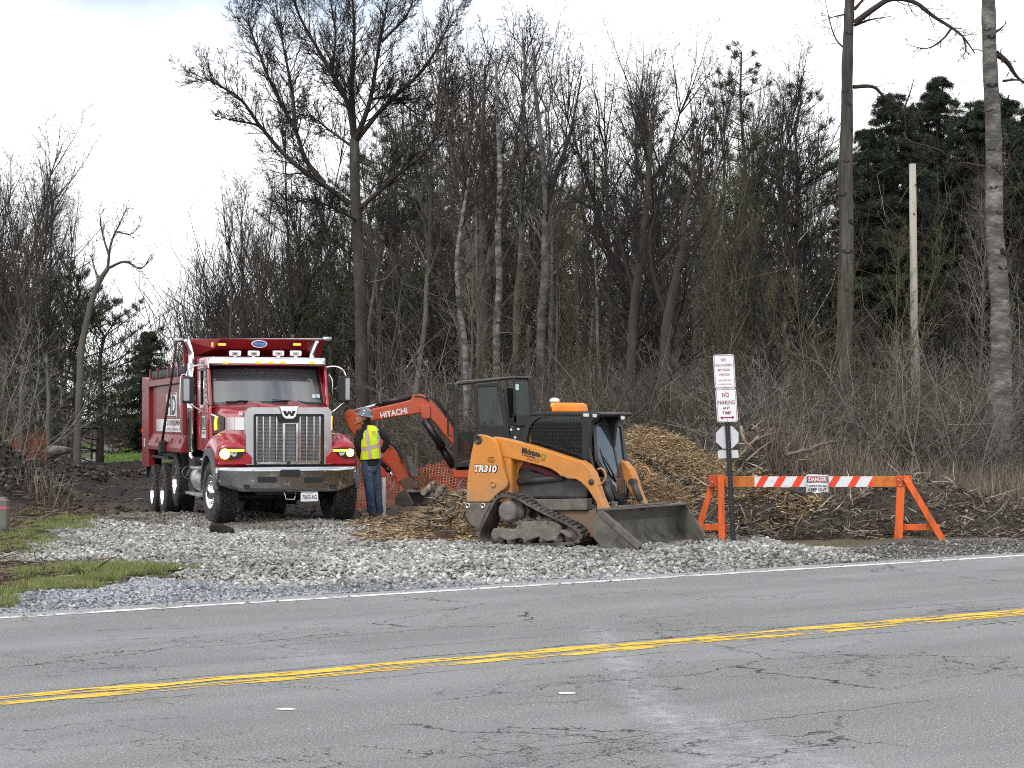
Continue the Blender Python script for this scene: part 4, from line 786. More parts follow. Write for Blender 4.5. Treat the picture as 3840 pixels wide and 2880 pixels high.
CON = [  # kind, column, distance, top row, clear stem, tiers, per tier, branch length, seed, label
 ('pine', 75, 60, 272, .18, 15, 6, 2.6, 301, 'dark broad pine in front of the left group of leafless trees'),
 ('pine', 100, 66, 300, .05, 15, 5, 2.9, 302, 'dark pine with long level branches beside the far trail'),
 ('spruce', 148, 96, 330, .03, 22, 9, 2.6, 303, 'small dark evergreen far behind the dump truck box'),
 ('pine', 372, 70, 150, .30, 17, 5, 3.4, 304, 'pine with sparse level branches seen through the great forked tree'),
 ('pine', 432, 74, 165, .35, 16, 5, 3.2, 305, 'pine between the great forked tree and the excavator cab'),
 ('pine', 585, 64, 134, .45, 10, 5, 1.7, 306, 'thin pine whose tufted top stands in the notch of the treetops'),
 ('pine', 742, 60, 48, .42, 16, 5, 2.0, 307, 'tall thin pine with an open tufted top above the parking signs'),
 ('pine', 798, 62, 92, .30, 18, 6, 2.9, 308, 'bushy pine just left of the tall scarred trunk'),
 ('spruce', 893, 60, 92, .10, 30, 11, 3.3, 309, 'dense dark spruce left of the bare pole'),
 ('spruce', 938, 64, 78, .08, 32, 11, 3.6, 310, 'tallest dark spruce behind the bare pole'),
 ('spruce', 975, 62, 100, .08, 30, 11, 3.3, 311, 'dark spruce between the bare pole and the pale scarred trunk'),
 ('spruce', 915, 70, 100, .05, 30, 11, 3.6, 316, 'dark spruce directly behind the top of the bare pole'),
 ('spruce', 1000, 68, 92, .05, 30, 11, 3.6, 317, 'dark spruce behind the pale scarred trunk'),
 ('spruce', 868, 72, 128, .05, 26, 11, 3.2, 318, 'dark spruce just right of the tall scarred trunk'),
 ('spruce', 1030, 58, 112, .08, 28, 11, 3.2, 312, 'dark spruce cut by the right edge of the picture'),
 ('pine', 478, 72, 205, .12, 17, 6, 3.0, 313, 'dark green pine low in the wood above the excavator boom'),
 ('pine', 705, 66, 120, .25, 16, 5, 2.7, 314, 'olive green pine in the wood left of the parking signs'),
 ('pine', 395, 78, 120, .3, 16, 6, 3.2, 319, 'olive pine deep in the wood right of the great forked tree'),
 ('pine', 520, 76, 150, .15, 18, 6, 3.0, 320, 'dark pine deep in the wood above the tracked loader'),
 ('pine', 652, 72, 120, .2, 17, 6, 2.8, 321, 'dim olive pine deep in the wood between the chip heap and the signs'),
 ('pine', 560, 80, 190, .1, 16, 6, 3.2, 322, 'dark pine low under the notch of the treetops'),
 ('pine', 300, 84, 190, .3, 15, 5, 3.2, 323, 'pine behind the roof of the dump truck cab, left of the great tree'),
 ('pine', 330, 76, 235, .2, 14, 5, 3.0, 315, 'pine foliage behind the dump truck cab roof'),
]
for kd, u, Y, v, lo, ti, pe, Lb, sd, lab in CON:
    x, y, z = at(u, v, Y); g = float(G(x, y)); conifer('pine_tree' if kd == 'pine' else 'spruce_tree', sd, z-g, .15 if kd == 'pine' else .17, lo, ti, pe, Lb, kd, lab, (x, y, g), gaps=.25 if kd == 'pine' else 0)
# --- shrubs and whippy saplings of the understorey
def shrub_obj(seed, h, ns, km, spread=.28, lean=.3):
    t = Tree(seed); r = t.r; spec = [(1, 1, 1, 1, .1, .02), (7, 8, .42, .6, .12, .02), (4, 6, .5, .7, .16, .0), (3, 0, 0, 0, .2, .0)]
    for k in range(ns):
        d = Vector((r.gauss(0, lean), r.gauss(0, lean), 1)); t.limb((r.gauss(0, spread), r.gauss(0, spread), -.1), d, h*r.uniform(.55, 1.1), .016+.004*h*r.random(), 1, spec)
    return t
SV = [(401, 3.0, 13, 0), (402, 2.4, 15, 2), (403, 3.8, 11, 2), (404, 2.6, 14, 4), (405, 4.0, 9, 0), (406, 3.2, 12, 0), (407, 4.4, 8, 2), (408, 2.0, 16, 2)]
_sh = {}; rg = random.Random(91); SG = 'bare shrubs at the foot of the wood'; n = 0
def put_shrub(i, x, y, s, label, group=None):
    z = float(G(x, y))
    if i not in _sh:
        sd, h, ns, km = SV[i]; t = shrub_obj(sd, h, ns, km); o = segs_to_mesh('bare_shrub', t.T+t.S, m_twig[km]); _sh[i] = o
    else: o = _sh[i].copy(); C.objects.link(o)
    o.location = (x, y, z); o.rotation_euler = (0, 0, rg.uniform(0, 6.28)); o.scale = (s*1.1, s*1.1, s); o['label'] = label; o['category'] = 'shrub'
    if group: o['group'] = group
    elif 'group' in o: del o['group']
    return o
while n < 190 and not FASTDEV:
    Y = 36.5+(rg.random()**1.5)*40; u = rg.uniform(-30, 1054); x = (u-512)*Y/F
    if corridor(x, Y) < 3.4+.04*(Y-36) : continue
    if Y < 40.5 and x < 3 : continue
    if u < 160 and Y < 46 and x > -12.5-.17*(Y-37): continue
    put_shrub(rg.randrange(8), x, Y, rg.uniform(.6, 1.15), 'leafless shrub with thin upright stems in the understorey of the wood', SG); n += 1
for (u, Y, i, s, lab) in [(120, 88, 3, .8, 'small budding shrub beside the far trail')]:
    put_shrub(i, (u-512)*Y/F, Y, s, lab)

# --- stuff nobody could count: the tangle of thin twigs at the foot of the wood, and the far-off wood behind it
m_tang = attrmat('tangled twigs', .9, 0, 3)
def tangle(name, n, seed, y0, y1, zmax, L0, L1, r0, r1, cols, upf, ok):
    rg = np.random.RandomState(seed); Y = y0+(y1-y0)*rg.rand(n*3)**1.2; U = rg.uniform(-60, 1084, n*3); X = (U-512)*Y/F; k = ok(X, Y); X, Y = X[k][:n], Y[k][:n]; n = len(X)
    Z = G(X, Y)+zmax*rg.rand(n)**1.7*(1+.5*fbm(X, Y, 4, seed+3)); d = rg.randn(n, 3)*np.array([.55, .55, .45])+np.array([0, 0, upf]); d /= np.linalg.norm(d, axis=1, keepdims=True); ln = (L0+(L1-L0)*rg.rand(n)**2)[:, None]
    p0 = np.stack([X, Y, Z], -1); b = rg.randn(n, 3)*.14*ln; p1 = p0+d*ln*.5+b; p2 = p0+d*ln+b*.3; r = (r0+(r1-r0)*rg.rand(n)**2)[:, None]
    S = np.concatenate([np.concatenate([p0, p1, r, r*.75], 1), np.concatenate([p1, p2, r*.75, r*.35], 1)]); c = np.array(cols)[rg.randint(0, len(cols), n)]*rg.uniform(.6, 1.4, (n, 1)); c = np.concatenate([c, c])
    return tag(segs_to_mesh(name, S, m_tang, None, 3, True, c), kind='stuff')
def ok_wood(x, y):
    d, _ = seg_d(x, y, (-3, 34), (-14, 66)); d2, _ = seg_d(x, y, (-14, 66), (-26, 125)); k = fbm(x, y, 3, 8); return (y > 37.5+k*2-.10*np.clip(x, -5, 20)) & (d > 5.2+k+.03*(y-36)) & (d2 > 4.6) & ~((x < -5) & (y < 48) & (x > -12.5))
TC = [(.135, .12, .098), (.09, .076, .06), (.055, .046, .036), (.28, .255, .21), (.105, .092, .058), (.12, .088, .062), (.10, .098, .052)]
tangle('thicket', 34000, 601, 37, 62, 1.9, .5, 2.6, .003, .011, TC, .55, ok_wood)
tangle('thicket', 9000, 602, 48, 90, 6.5, .8, 3.0, .003, .010, TC, .8, ok_wood)
tangle('far_wood', 34000, 603, 92, 170, 9., 1.5, 6., .012, .045, [(.07, .062, .055), (.05, .045, .04), (.09, .08, .07), (.04, .045, .032)], 1.1, lambda x, y: (seg_d(x, y, (-14, 66), (-26, 125))[0] > 3.4+.02*(y-90)) | (y > 140))
# ================================================================== machine materials
M = {}
M['red'] = mat('red truck paint', (.34, .006, .014), .30, coat=.8, var=.06, vscale=2, dirt=(.13, .07, .05), dscale=3, damt=.2, dzone=(.9, 1.7, .0))
M['boxred'] = mat('dump box red paint', (.19, .004, .008), .45, coat=.15, var=.16, vscale=1.4, dirt=(.10, .035, .03), dscale=2.4, damt=.25, dzone=(1.1, 1.9, .1))
M['chrome'] = mat('polished metal', (.80, .81, .83), .10, metal=1, var=.03, rvar=.04)
M['steel'] = mat('brushed bumper metal', (.58, .59, .61), .22, metal=1, var=.07, vscale=3, dirt=(.22, .19, .16), dscale=5, damt=.35, dzone=(.5, 1., .3))
M['alu'] = mat('diamond plate aluminium', (.60, .60, .60), .35, metal=1, var=.1, vscale=9, bump=.3, bscale=60, dirt=(.2, .17, .14), dscale=4, damt=.5)
M['black'] = mat('black chassis', (.012, .012, .013), .55, var=.3, dirt=(.07, .055, .042), dscale=3, damt=.4, dzone=(.3, 1.3, .1))
M['plastic'] = mat('black plastic', (.014, .014, .015), .42, var=.2)
M['gray'] = mat('grey flare plastic', (.085, .09, .098), .55, var=.1)
M['rubber'] = mat('tyre rubber', (.022, .021, .021), .8, var=.25, vscale=14, dirt=(.085, .072, .058), dscale=7, damt=.55, bump=.3, bscale=70)
M['rim'] = mat('polished rim', (.84, .84, .85), .14, metal=1, var=.04, dirt=(.2, .18, .15), dscale=8, damt=.22)
M['white'] = mat('white vinyl', (.78, .78, .79), .45, var=.03)
M['ink'] = mat('black vinyl', (.012, .012, .014), .45, var=.1)
M['redink'] = mat('dark red vinyl', (.16, .012, .022), .5, var=.1)
M['grayink'] = mat('grey vinyl', (.28, .30, .33), .5, var=.1)
M['glass'] = glassmat('windscreen glass', (.72, .80, .84), 2.6, .80)
M['dglass'] = glassmat('tinted window glass', (.40, .44, .44), 1.5, .97)
M['mirror'] = mat('mirror glass', (.30, .31, .32), .12, metal=1, var=0, rvar=0)
M['amber'] = mat('amber lens', (.85, .30, .02), .25, emit=(1, .42, .03), estr=1.2, var=.05)
M['amberlit'] = mat('lit amber strip and halo', (.9, .5, .05), .3, emit=(1, .58, .04), estr=3.4, var=0)
M['headlit'] = mat('lit headlamp', (1, 1, .9), .3, emit=(1, .90, .55), estr=16, var=0)
M['lens'] = mat('clear lamp lens', (.45, .47, .49), .12, metal=.6, var=.1)
M['redlens'] = mat('red tail lamp', (.6, .01, .01), .25, emit=(1, .03, .02), estr=.8)
M['mesh'] = mat('tarp mesh', (.035, .04, .045), .8, var=.4, vscale=8)
M['seat'] = mat('seat fabric', (.07, .075, .07), .9)
M['blue'] = mat('blue badge enamel', (.02, .07, .26), .3, coat=.6)
M['rust'] = mat('rusty steel', (.085, .05, .042), .8, var=.4, vscale=9)
def grille_mat():
    m = bpy.data.materials.new('grille mesh'); m.use_nodes = True; t = m.node_tree; n = t.nodes; l = t.links; b = n['Principled BSDF']; b.inputs['Metallic'].default_value = .8; b.inputs['Roughness'].default_value = .35
    co = n.new('ShaderNodeTexCoord'); mp_ = n.new('ShaderNodeMapping'); mp_.inputs['Scale'].default_value = (55, 0, 42); l.new(co.outputs['Object'], mp_.inputs[0])
    v = n.new('ShaderNodeTexVoronoi'); v.feature = 'DISTANCE_TO_EDGE'; v.inputs['Scale'].default_value = 1; v.inputs['Randomness'].default_value = .15; l.new(mp_.outputs[0], v.inputs['Vector'])
    r = n.new('ShaderNodeValToRGB'); r.color_ramp.elements[0].position = .1; r.color_ramp.elements[0].color = (.30, .30, .31, 1); r.color_ramp.elements[1].position = .2; r.color_ramp.elements[1].color = (.015, .015, .016, 1); l.new(v.outputs['Distance'], r.inputs[0]); l.new(r.outputs[0], b.inputs['Base Color']); return m
M['grille'] = grille_mat()
def rrect(x0, x1, z0, z1, r, n=5, y=0., ax='xz'):
    """rounded rectangle; r: one radius or four (bottom left, bottom right, top right, top left)"""
    rs = r if isinstance(r, (tuple, list)) else (r,)*4; o = []
    for (cx, cz, a0, q) in ((x0, z0, PI, rs[0]), (x1, z0, 1.5*PI, rs[1]), (x1, z1, 0, rs[2]), (x0, z1, .5*PI, rs[3])):
        px = cx+(q if cx == x0 else -q); pz = cz+(q if cz == z0 else -q)
        for k in range(n+1): a = a0+.5*PI*k/n; o.append((px+q*math.cos(a), pz+q*math.sin(a)))
    return [(a, y, b) for a, b in o] if ax == 'xz' else [(y, a, b) for a, b in o]
def frame_ring(mb, A, B, d, mi=0):
    """a frame between outline A and opening B (same count), pushed along d"""
    n = len(A); d = Vector(d); a = [Vector(p) for p in A]; b = [Vector(p) for p in B]; V = a+b+[p+d for p in a]+[p+d for p in b]; f = []
    for i in range(n):
        j = (i+1) % n; f += [(i, j, n+j, n+i), (2*n+i, 3*n+i, 3*n+j, 2*n+j), (i, 2*n+i, 2*n+j, j), (n+i, n+j, 3*n+j, 3*n+i)]
    mb.add(V, f, mi); return mb
# ================================================================== the dump truck
TR = Frame(-3.814, 31.5, 0, R(18.5))
trk = empty('dump_truck', TR.l, TR.r, 'red dump truck with chrome bumper and lit headlamps, parked on the gravel', 'dump truck')
CX = .06
fy = lambda x, y, yy: TR.fy(Z1(x, y), yy); fx = lambda x, y, xx: TR.fx(Z1(x, y), xx)
def P_(name, mb, m, parent=trk, **k): return mb.build(name, m, parent, **k)
# chassis
b = MB()
for s in (-1, 1): b.span((s*.38, .35, .72), (s*.47, 9.1, .98))
b.span((-.45, .5, .55), (.5, 2.0, 1.15)); b.span((-.7, 3.3, .55), (.7, 3.9, 1.1)); b.cyl((-.85, .95, .45), (.85, .95, .45), .07, n=12); b.span((-.5, .2, .5), (.5, .5, .72)); b.span((-1.1, .55, 1.02), (1.1, 1.7, 1.2))
for y, z in ((5.07, .62), (6.52, .36), (8.08, .31)): b.cyl((-.9, y, z), (.9, y, z), .11, n=12); b.cyl((-.2, y, z), (.2, y, z), .24, n=14)
b.span((-1.1, 3.9, 1.02), (1.1, 9.2, 1.18)); b.span((-1.12, 3.05, .42), (-.5, 3.75, 1.1)); b.span((.5, 1.7, .42), (1.12, 3.75, 1.1))
P_('chassis', b, M['black'], bevel=.015)
# front bumper
xs_ = lin(-1.19, 1.2, 33); zb_ = lambda x: float(np.interp(x, [-1.19, -.77, .86, 1.2], [.69, .565, .555, .675])); yb = lambda x: .02+.10*abs((x-.01)/1.2)**5
b = MB(); b.grid([[(x, yb(x)+.035*(1-k/6), z0+(.978-z0)*k/6) for x in xs_ for z0 in [zb_(x)]] for k in range(7)], smooth=True)
for s, x in ((-1, -1.19), (1, 1.2)): b.grid([[(x, yb(x)+.45*q, .69+.288*k/3-.0*q) for q in (0, .3, .6, 1)] for k in range(4)])
b.grid([[(x, yb(x)+.005, .978) for x in xs_], [(x, yb(x)+.10, .985) for x in xs_]], smooth=False)
M['bumper'] = mat('satin bumper metal', (.56, .57, .59), .13, metal=1, var=.10, vscale=2.5, dirt=(.12, .10, .085), dscale=5, damt=.25, dzone=(.5, .9, .2))
bump = P_('front_bumper', b, M['bumper'], solid=.012, fix=False)
def on_bumper(name, x0, y0, x1, y1, m, r=.02, d=.02, parent=bump, bev=.006):
    a = fy(x0, y0, .02); c = fy(x1, y1, .02); b = MB(); b.prism([(p[0], min(yb(a[0]), yb(c[0]))-.012, p[2]) for p in rrect(a[0], c[0], c[2], a[2], r)], (0, d, 0)); return P_(name, b, m, parent, bevel=bev)
on_bumper('tow_slot', 1185, 1145, 1350, 1202, M['plastic'], .03)
for q in ((1005, 1202, 1157, 1248), (1380, 1202, 1530, 1248)): on_bumper('bumper_vent', *q, M['plastic'], .02)
for q in ((892, 1266, 944, 1302), (1587, 1260, 1640, 1298)): on_bumper('fog_lamp', *q, M['plastic'], .01)
for zx, zy in ((970, 1152), (970, 1238), (1552, 1160), (1562, 1254), (700, 1150), (700, 1240)):
    p = fy(zx, zy, .02); c = MB(); c.cyl((p[0], yb(p[0])-.018, p[2]), (p[0], yb(p[0]), p[2]), .014, n=10); P_('bumper_bolt', c, M['chrome'], bump)
b = MB(); q = [fy(1205, 1330, .12), fy(1222, 1334, .1), fy(1233, 1384, .1), fy(1302, 1386, .1), fy(1312, 1330, .12)]; b.tube(q, .011, 8); P_('tow_loop', b, M['chrome'])
a = fy(1353, 1330, .05); c = fy(1493, 1399, .05)
b = MB(); b.prism(rrect(a[0], c[0], c[2], a[2], .015, y=.05), (0, .008, 0)); pt = P_('licence_plate', b, M['white'], bevel=.002)
cxp, czp = (a[0]+c[0])/2, (a[2]+c[2])/2; text('plate_number', '70655-NG', (cxp, .05, czp-.004), (1, 0, 0), (0, 0, 1), .075, M['ink'], pt, .003, .012, alt=.25); text('plate_state', 'NEW YORK', (cxp, .05, czp+.058), (1, 0, 0), (0, 0, 1), .014, M['blue'], pt, .003)
b = MB(); b.box((cxp, .08, a[2]+.02), (.2, .03, .05)); P_('plate_bracket', b, M['black'])
# hood
def hsec(y, w, zt, zs, sh):
    """half section of the hood mirrored: w half width, zt crown, zs shoulder"""
    h = [(w, 1.03), (w+.01, 1.45), (w, zs-.06), (w-.03, zs+.01), (w-.10, zs+.05), (w*.55, zt-.012), (w*.38, zt+.02), (0, zt+.0)]
    return [(CX+a, y, z) for a, z in h]+[(CX-a, y, z) for a, z in h[::-1][1:]]
b = MB(); b.loft([hsec(.34, .73, 2.0, 1.9, 0), hsec(.6, .79, 2.02, 1.91, 0), hsec(1.0, .90, 2.045, 1.94, 0), hsec(1.4, .99, 2.065, 1.975, 0), hsec(1.78, 1.05, 2.09, 2.01, 0)], closed=True, caps=True)
hood = P_('hood', b, M['red'])
for x in (-.3, .42):
    q = MB(); q.loft([[(x-.10, .5, 2.0), (x-.06, .5, 2.035), (x+.06, .5, 2.035), (x+.10, .5, 2.0)], [(x-.13, 1.6, 2.06), (x-.08, 1.6, 2.12), (x+.08, 1.6, 2.12), (x+.13, 1.6, 2.06)]], smooth=False); P_('hood_ridge', q, M['red'], hood, bevel=.01)
def hoodside(x, y): # point on the left flank of the hood under a pixel of the truck view
    best = None
    for k in range(60):
        yy = .34+k*.024; w = float(np.interp(yy, [.34, .6, 1., 1.4, 1.78], [.73, .79, .90, .99, 1.05])); p = fy(x, y, yy); e = abs(p[0]-(CX-w-.012))
        if best is None or e < best[0]: best = (e, (CX-w-.016, yy, p[2]))
    return Vector(best[1])
A, B_ = hoodside(745, 720), hoodside(898, 825); zt, zb2 = hoodside(820, 722).z, hoodside(820, 823).z
d = (B_-A); d.z = 0
for k in range(13):   # fading white stripes, then the solid white block
    f0 = k/26.; f1 = f0+.006+.0022*k
    q = MB(); q.prism([A+d*f0+Vector((0, 0, zt-A.z)), A+d*f1+Vector((0, 0, zt-A.z)), A+d*f1+Vector((0, 0, zb2-A.z)), A+d*f0+Vector((0, 0, zb2-A.z))], (-.003, -.001, 0)); P_('white_stripe', q, M['white'], hood)
q = MB(); q.prism([A+d*.52+Vector((0, 0, zt-A.z)), A+d+Vector((0, 0, zt-A.z)), A+d+Vector((0, 0, zb2-A.z)), A+d*.52+Vector((0, 0, zb2-A.z))], (-.003, -.001, 0)); P_('white_block', q, M['white'], hood)
p = hoodside(873, 690); ed = d.normalized(); text('fleet_number', '44', p+Vector((-.003, -.001, 0)), ed, (0, 0, 1), .105, M['white'], hood, .004, .03, alt=.17)
q = MB(); q.prism([Vector((CX*2, 0, 0))+Vector((-v.x, v.y, v.z)) for v in (A+d*.52, A+d, A+d+Vector((0, 0, zb2-A.z)), A+d*.52+Vector((0, 0, zb2-A.z)))], (.004, -.001, 0)); P_('white_block', q, M['white'], hood)
# air intakes on the flanks with lit amber strips
for s in (1, -1):
    mir = (lambda v: Vector(v)) if s == 1 else (lambda v: Vector((2*CX-v[0], v[1], v[2])))
    V = [hoodside(*k) for k in ((610, 690), (690, 700), (742, 722), (742, 815), (665, 855), (612, 858))]
    q = MB(); q.prism([mir(v) for v in V], (-.012*s, -.004, 0)); it = P_('air_intake', q, M['plastic'], hood, bevel=.004)
    V = [hoodside(*k)+Vector((-.015, -.004, 0)) for k in ((612, 692), (665, 700), (690, 712), (680, 718), (655, 708), (612, 700))]
    q = MB(); q.prism([mir(v) for v in V], (-.01*s, -.003, 0)); P_('intake_trim', q, M['chrome'], it)
    V = [hoodside(*k)+Vector((-.015, -.004, 0)) for k in ((676, 715), (690, 712), (680, 770), (682, 822), (668, 826), (666, 770))]
    q = MB(); q.prism([mir(v) for v in V], (-.012*s, -.006, 0)); P_('side_marker', q, M['amberlit'], it)
# grille
b = MB(); y0 = .20
frame_ring(b, rrect(CX-.745, CX+.745, 1.02, 2.0, (.01, .01, .10, .10), 6, y0), rrect(CX-.615, CX+.615, 1.022, 1.885, (.005, .005, .04, .04), 6, y0), (0, .15, 0)); gs = P_('grille_surround', b, M['steel'], bevel=.016, seg=3)
b = MB(); frame_ring(b, rrect(CX-.613, CX+.613, 1.024, 1.883, .02, 4, y0+.03), rrect(CX-.56, CX+.56, 1.07, 1.85, .02, 4, y0+.03), (0, .1, 0)); P_('grille_gasket', b, M['plastic'], gs)
b = MB(); b.prism([(CX-.57, y0+.09, 1.05), (CX+.57, y0+.09, 1.05), (CX+.57, y0+.09, 1.87), (CX-.57, y0+.09, 1.87)], (0, .01, 0)); gp = P_('grille_mesh', b, M['grille'])
for k, (zx, wd, top) in enumerate(((990, .05, 712), (1048, .022, 714), (1102, .022, 714), (1157, .022, 714), (1345, .022, 714), (1400, .022, 714), (1458, .022, 714), (1512, .05, 712), (1215, .045, 762), (1322, .045, 762))):
    x = fy(zx, 900, .26)[0]; z1 = fy(zx, top, .26)[2]; q = MB(); q.prism([(x-wd/2, .235, 1.045), (x+wd/2, .235, 1.045), (x+wd/2, .235, z1), (x-wd/2, .235, z1)], (0, .05, 0)); P_('grille_bar', q, M['chrome'], gp, bevel=.007)
q = MB(); xa, xb = fy(1205, 765, .25)[0], fy(1330, 765, .25)[0]; zt_ = fy(1260, 765, .25)[2]; q.span((xa, .228, zt_-.02), (xb, .27, zt_)); P_('grille_bar', q, M['chrome'], gp, bevel=.005)
for x0_, x1_ in ((CX-.55, CX-.03), (CX+.03, CX+.55)): q = MB(); q.span((x0_, .225, 1.03), (x1_, .27, 1.068)); P_('grille_sill', q, M['chrome'], gp, bevel=.006)
q = MB(); q.prism([fy(*k, .215) for k in ((1158, 703), (1348, 703), (1330, 762), (1198, 762))], (0, .03, 0)); P_('badge_recess', q, M['plastic'], gs)
q = MB(); q.prism([fy(*k, .17) for k in ((1178, 632), (1338, 632), (1318, 715), (1292, 737), (1230, 737), (1204, 715))], (0, .06, 0)); bd = P_('badge', q, M['chrome'], gs, bevel=.012)
q = MB(); q.prism([fy(*k, .166) for k in ((1207, 670), (1235, 670), (1243, 690), (1250, 672), (1270, 672), (1277, 690), (1285, 670), (1313, 670), (1292, 712), (1272, 712), (1260, 690), (1248, 712), (1230, 712))], (0, .01, 0)); P_('badge_emblem', q, M['ink'], bd)
q = MB(); q.span((-1.12, .25, .98), (1.2, .5, 1.025)); P_('front_valance', q, M['black'])
# fenders
def ftop(y): return float(np.interp(y, [.19, .22, .35, .6, .9, 1.2, 1.5, 1.8, 2.0], [1.33, 1.40, 1.45, 1.52, 1.565, 1.54, 1.42, 1.24, 1.10]))
def fbot(y): return 1.03 if y < .30 else float(.50+math.sqrt(max(0, .70**2-(y-.95)**2))) if y < 1.62 else .80
for s in (-1, 1):
    cx = CX; ow = 1.25 if s < 0 else 1.20; b = MB(); rings = []
    for y in (.19, .22, .30, .40, .55, .75, .95, 1.15, 1.35, 1.5, 1.62):
        t_ = ftop(y); bo = min(fbot(y), t_-.05); k = 1 if y > .2 else .96
        prof = [(.64, bo), (.64, max(bo, t_-.20)), (.74, t_-.10), (.90, t_-.01), (1.02, t_), (1.13, t_-.025), (ow*k-.03, t_-.10), (ow*k, t_-.20 if t_-.20 > bo else bo+.02), (ow*k, bo)]
        rings.append([(cx+s*a, y+.05*max(0, a-.9)**2*4, z) for a, z in prof])
    b.loft(rings, smooth=True, caps=True); fd = P_('fender', b, M['red'])
    b = MB(); ang = [R(a) for a in range(8, 178, 8)]; pr = []
    for a in ang:
        r0, r1 = .665, .665+.105*math.sin(min(PI, a+.3))**.5+.02; c, sn = -math.cos(a), math.sin(a); xo = cx+s*(ow+.045); xi = cx+s*(ow-.06)
        pr.append([(xi, .95+c*r0, .50+sn*r0), (xo, .95+c*r0, .50+sn*r0), (xo, .95+c*r1, .50+sn*r1), (xi+s*.03, .95+c*(r1+.012), .50+sn*(r1+.012))])
    b.loft(pr, smooth=False); P_('arch_flare', b, M['gray'], fd, bevel=.008)
    # headlamp
    pts = ((692, 985), (705, 973), (905, 973), (902, 1008), (860, 1050), (790, 1062), (715, 1056), (690, 1022)) if s < 0 else ((1612, 968), (1790, 966), (1795, 1045), (1700, 1049), (1650, 1018), (1622, 990))
    q = MB(); q.prism([fy(*k, .172) for k in pts], (0, .05, 0)); hl = P_('headlamp', q, M['plastic'], bevel=.006)
    x0_, x1_ = (770, 896) if s < 0 else (1618, 1778); q = MB(); a, c = fy(x0_, 980, .165), fy(x1_, 997, .165); q.span((a[0], .160, a[2]), (c[0], .172, c[2])); P_('indicator', q, M['amberlit'], hl, bevel=.003)
    u_, v_ = (740, 1018) if s < 0 else (1752, 1008); p = fy(u_, v_, .165); q = MB(); q.lathe([(.001, -.012), (.045, -.010), (.075 if s < 0 else .058, 0), (.075 if s < 0 else .058, .01)], (p[0], .166, p[2]), (0, 1, 0), 20); P_('lit_lens', q, M['headlit'], hl); q = MB(); r9 = (.075 if s < 0 else .058); q.lathe([(r9, -.002), (r9*1.22, .002), (r9*1.22, .012), (r9, .012)], (p[0], .166, p[2]), (0, 1, 0), 20, closed=True); P_('halo_ring', q, M['amberlit'], hl)  # glowing ring added round the lens to imitate the lamp's yellow halo
    u_, v_ = (815, 1018) if s < 0 else (1685, 1010); p = fy(u_, v_, .165); q = MB(); q.lathe([(.001, .004), (.03, -.004), (.042, -.012), (.05, 0)], (p[0], .168, p[2]), (0, 1, 0), 18); P_('lens', q, M['lens'], hl)
# cab
cab = MB(); X0, X1 = CX-1.10, CX+1.07
for s, X in ((-1, X0), (1, X1)):
    xi = X-s*.05; ws = lambda pl: cab.prism([(X, a, z) for a, z in pl], (-s*.05, 0, 0))
    ws([(1.62, 1.22), (3.30, 1.22), (3.30, 2.03), (1.80, 2.03)]); ws([(2.80, 2.03), (3.30, 2.03), (3.30, 2.70), (2.80, 2.70)]); ws([(1.80, 2.03), (1.95, 2.03), (2.20, 2.70), (2.02, 2.70)]); ws([(2.02, 2.70), (3.30, 2.70), (3.30, 2.92), (2.12, 2.92)])
cab.span((X0+.05, 3.24, 1.22), (X1-.05, 3.30, 2.9)); cab.span((X0+.06, 1.9, 1.2), (X1-.06, 3.24, 1.26)); 
cabo = P_('cab', cab, M['red'], bevel=.02)
b = MB(); rr_ = []
for y, z0, cr_, ins in ((2.04, 2.86, .01, .04), (2.12, 2.875, .03, .02), (2.35, 2.88, .05, 0), (2.8, 2.90, .06, 0), (3.32, 2.88, .05, .02)):
    w = (X1-X0)/2-ins; c = (X0+X1)/2; rr_.append([(c-w, y, z0-.10), (c-w, y, z0-.02), (c-w+.06, y, z0+cr_*.7), (c-w*.55, y, z0+cr_), (c, y, z0+cr_*.8), (c+w*.55, y, z0+cr_), (c+w-.06, y, z0+cr_*.7), (c+w, y, z0-.02), (c+w, y, z0-.10)])
b.loft(rr_, smooth=True); P_('roof', b, M['red'], cabo)
wsx = lambda t: CX-.03+t*1.0
def wsp(t, h, off=0.): # windscreen surface, t across -1..1, h up 0..1
    return (wsx(t*(1.03-.035*h)), 1.80+.34*h+.17*t*t+off, 2.085+.66*h-.02*t*t)
b = MB(); b.grid([[wsp(t, h) for t in lin(-.97, .97, 17)] for h in lin(.03, .97, 9)]); P_('windscreen', b, M['glass'], cabo, fix=False)
b = MB()
def wstrip(t0, t1, h0, h1, off, th=.03):
    g = [[wsp(t, h, off) for t in lin(t0, t1, 12)] for h in lin(h0, h1, 3)]; b.grid(g, smooth=False)
wstrip(-1.0, 1.0, -.02, .045, -.008); wstrip(-1.0, 1.0, .955, 1.03, -.008); wstrip(-1.0, -.955, 0, 1, -.008); wstrip(.955, 1.0, 0, 1, -.008); P_('windscreen_seal', b, M['plastic'], cabo, solid=.02, fix=False)
b = MB(); T_ = [(-.94, .98), (-.90, .90), (-.74, .745), (-.35, .72), (.1, .715), (.5, .73), (.78, .77), (.88, .88), (.94, .98)]
b.grid([[wsp(t, h, .03) for t, h in T_], [wsp(t, .985, .03) for t, h in T_]], smooth=False); P_('sun_shade', b, M['plastic'], cabo, solid=.01, fix=False)
b = MB(); b.loft([[(CX-1.06, 1.74, 2.0), (CX-1.06, 1.98, 2.06), (CX-1.06, 1.98, 1.9)], [(CX, 1.70, 2.07), (CX, 1.84, 2.10), (CX, 1.9, 1.9)], [(CX+1.03, 1.74, 2.0), (CX+1.03, 1.98, 2.06), (CX+1.03, 1.98, 1.9)]], smooth=False); P_('cowl', b, M['red'], cabo)
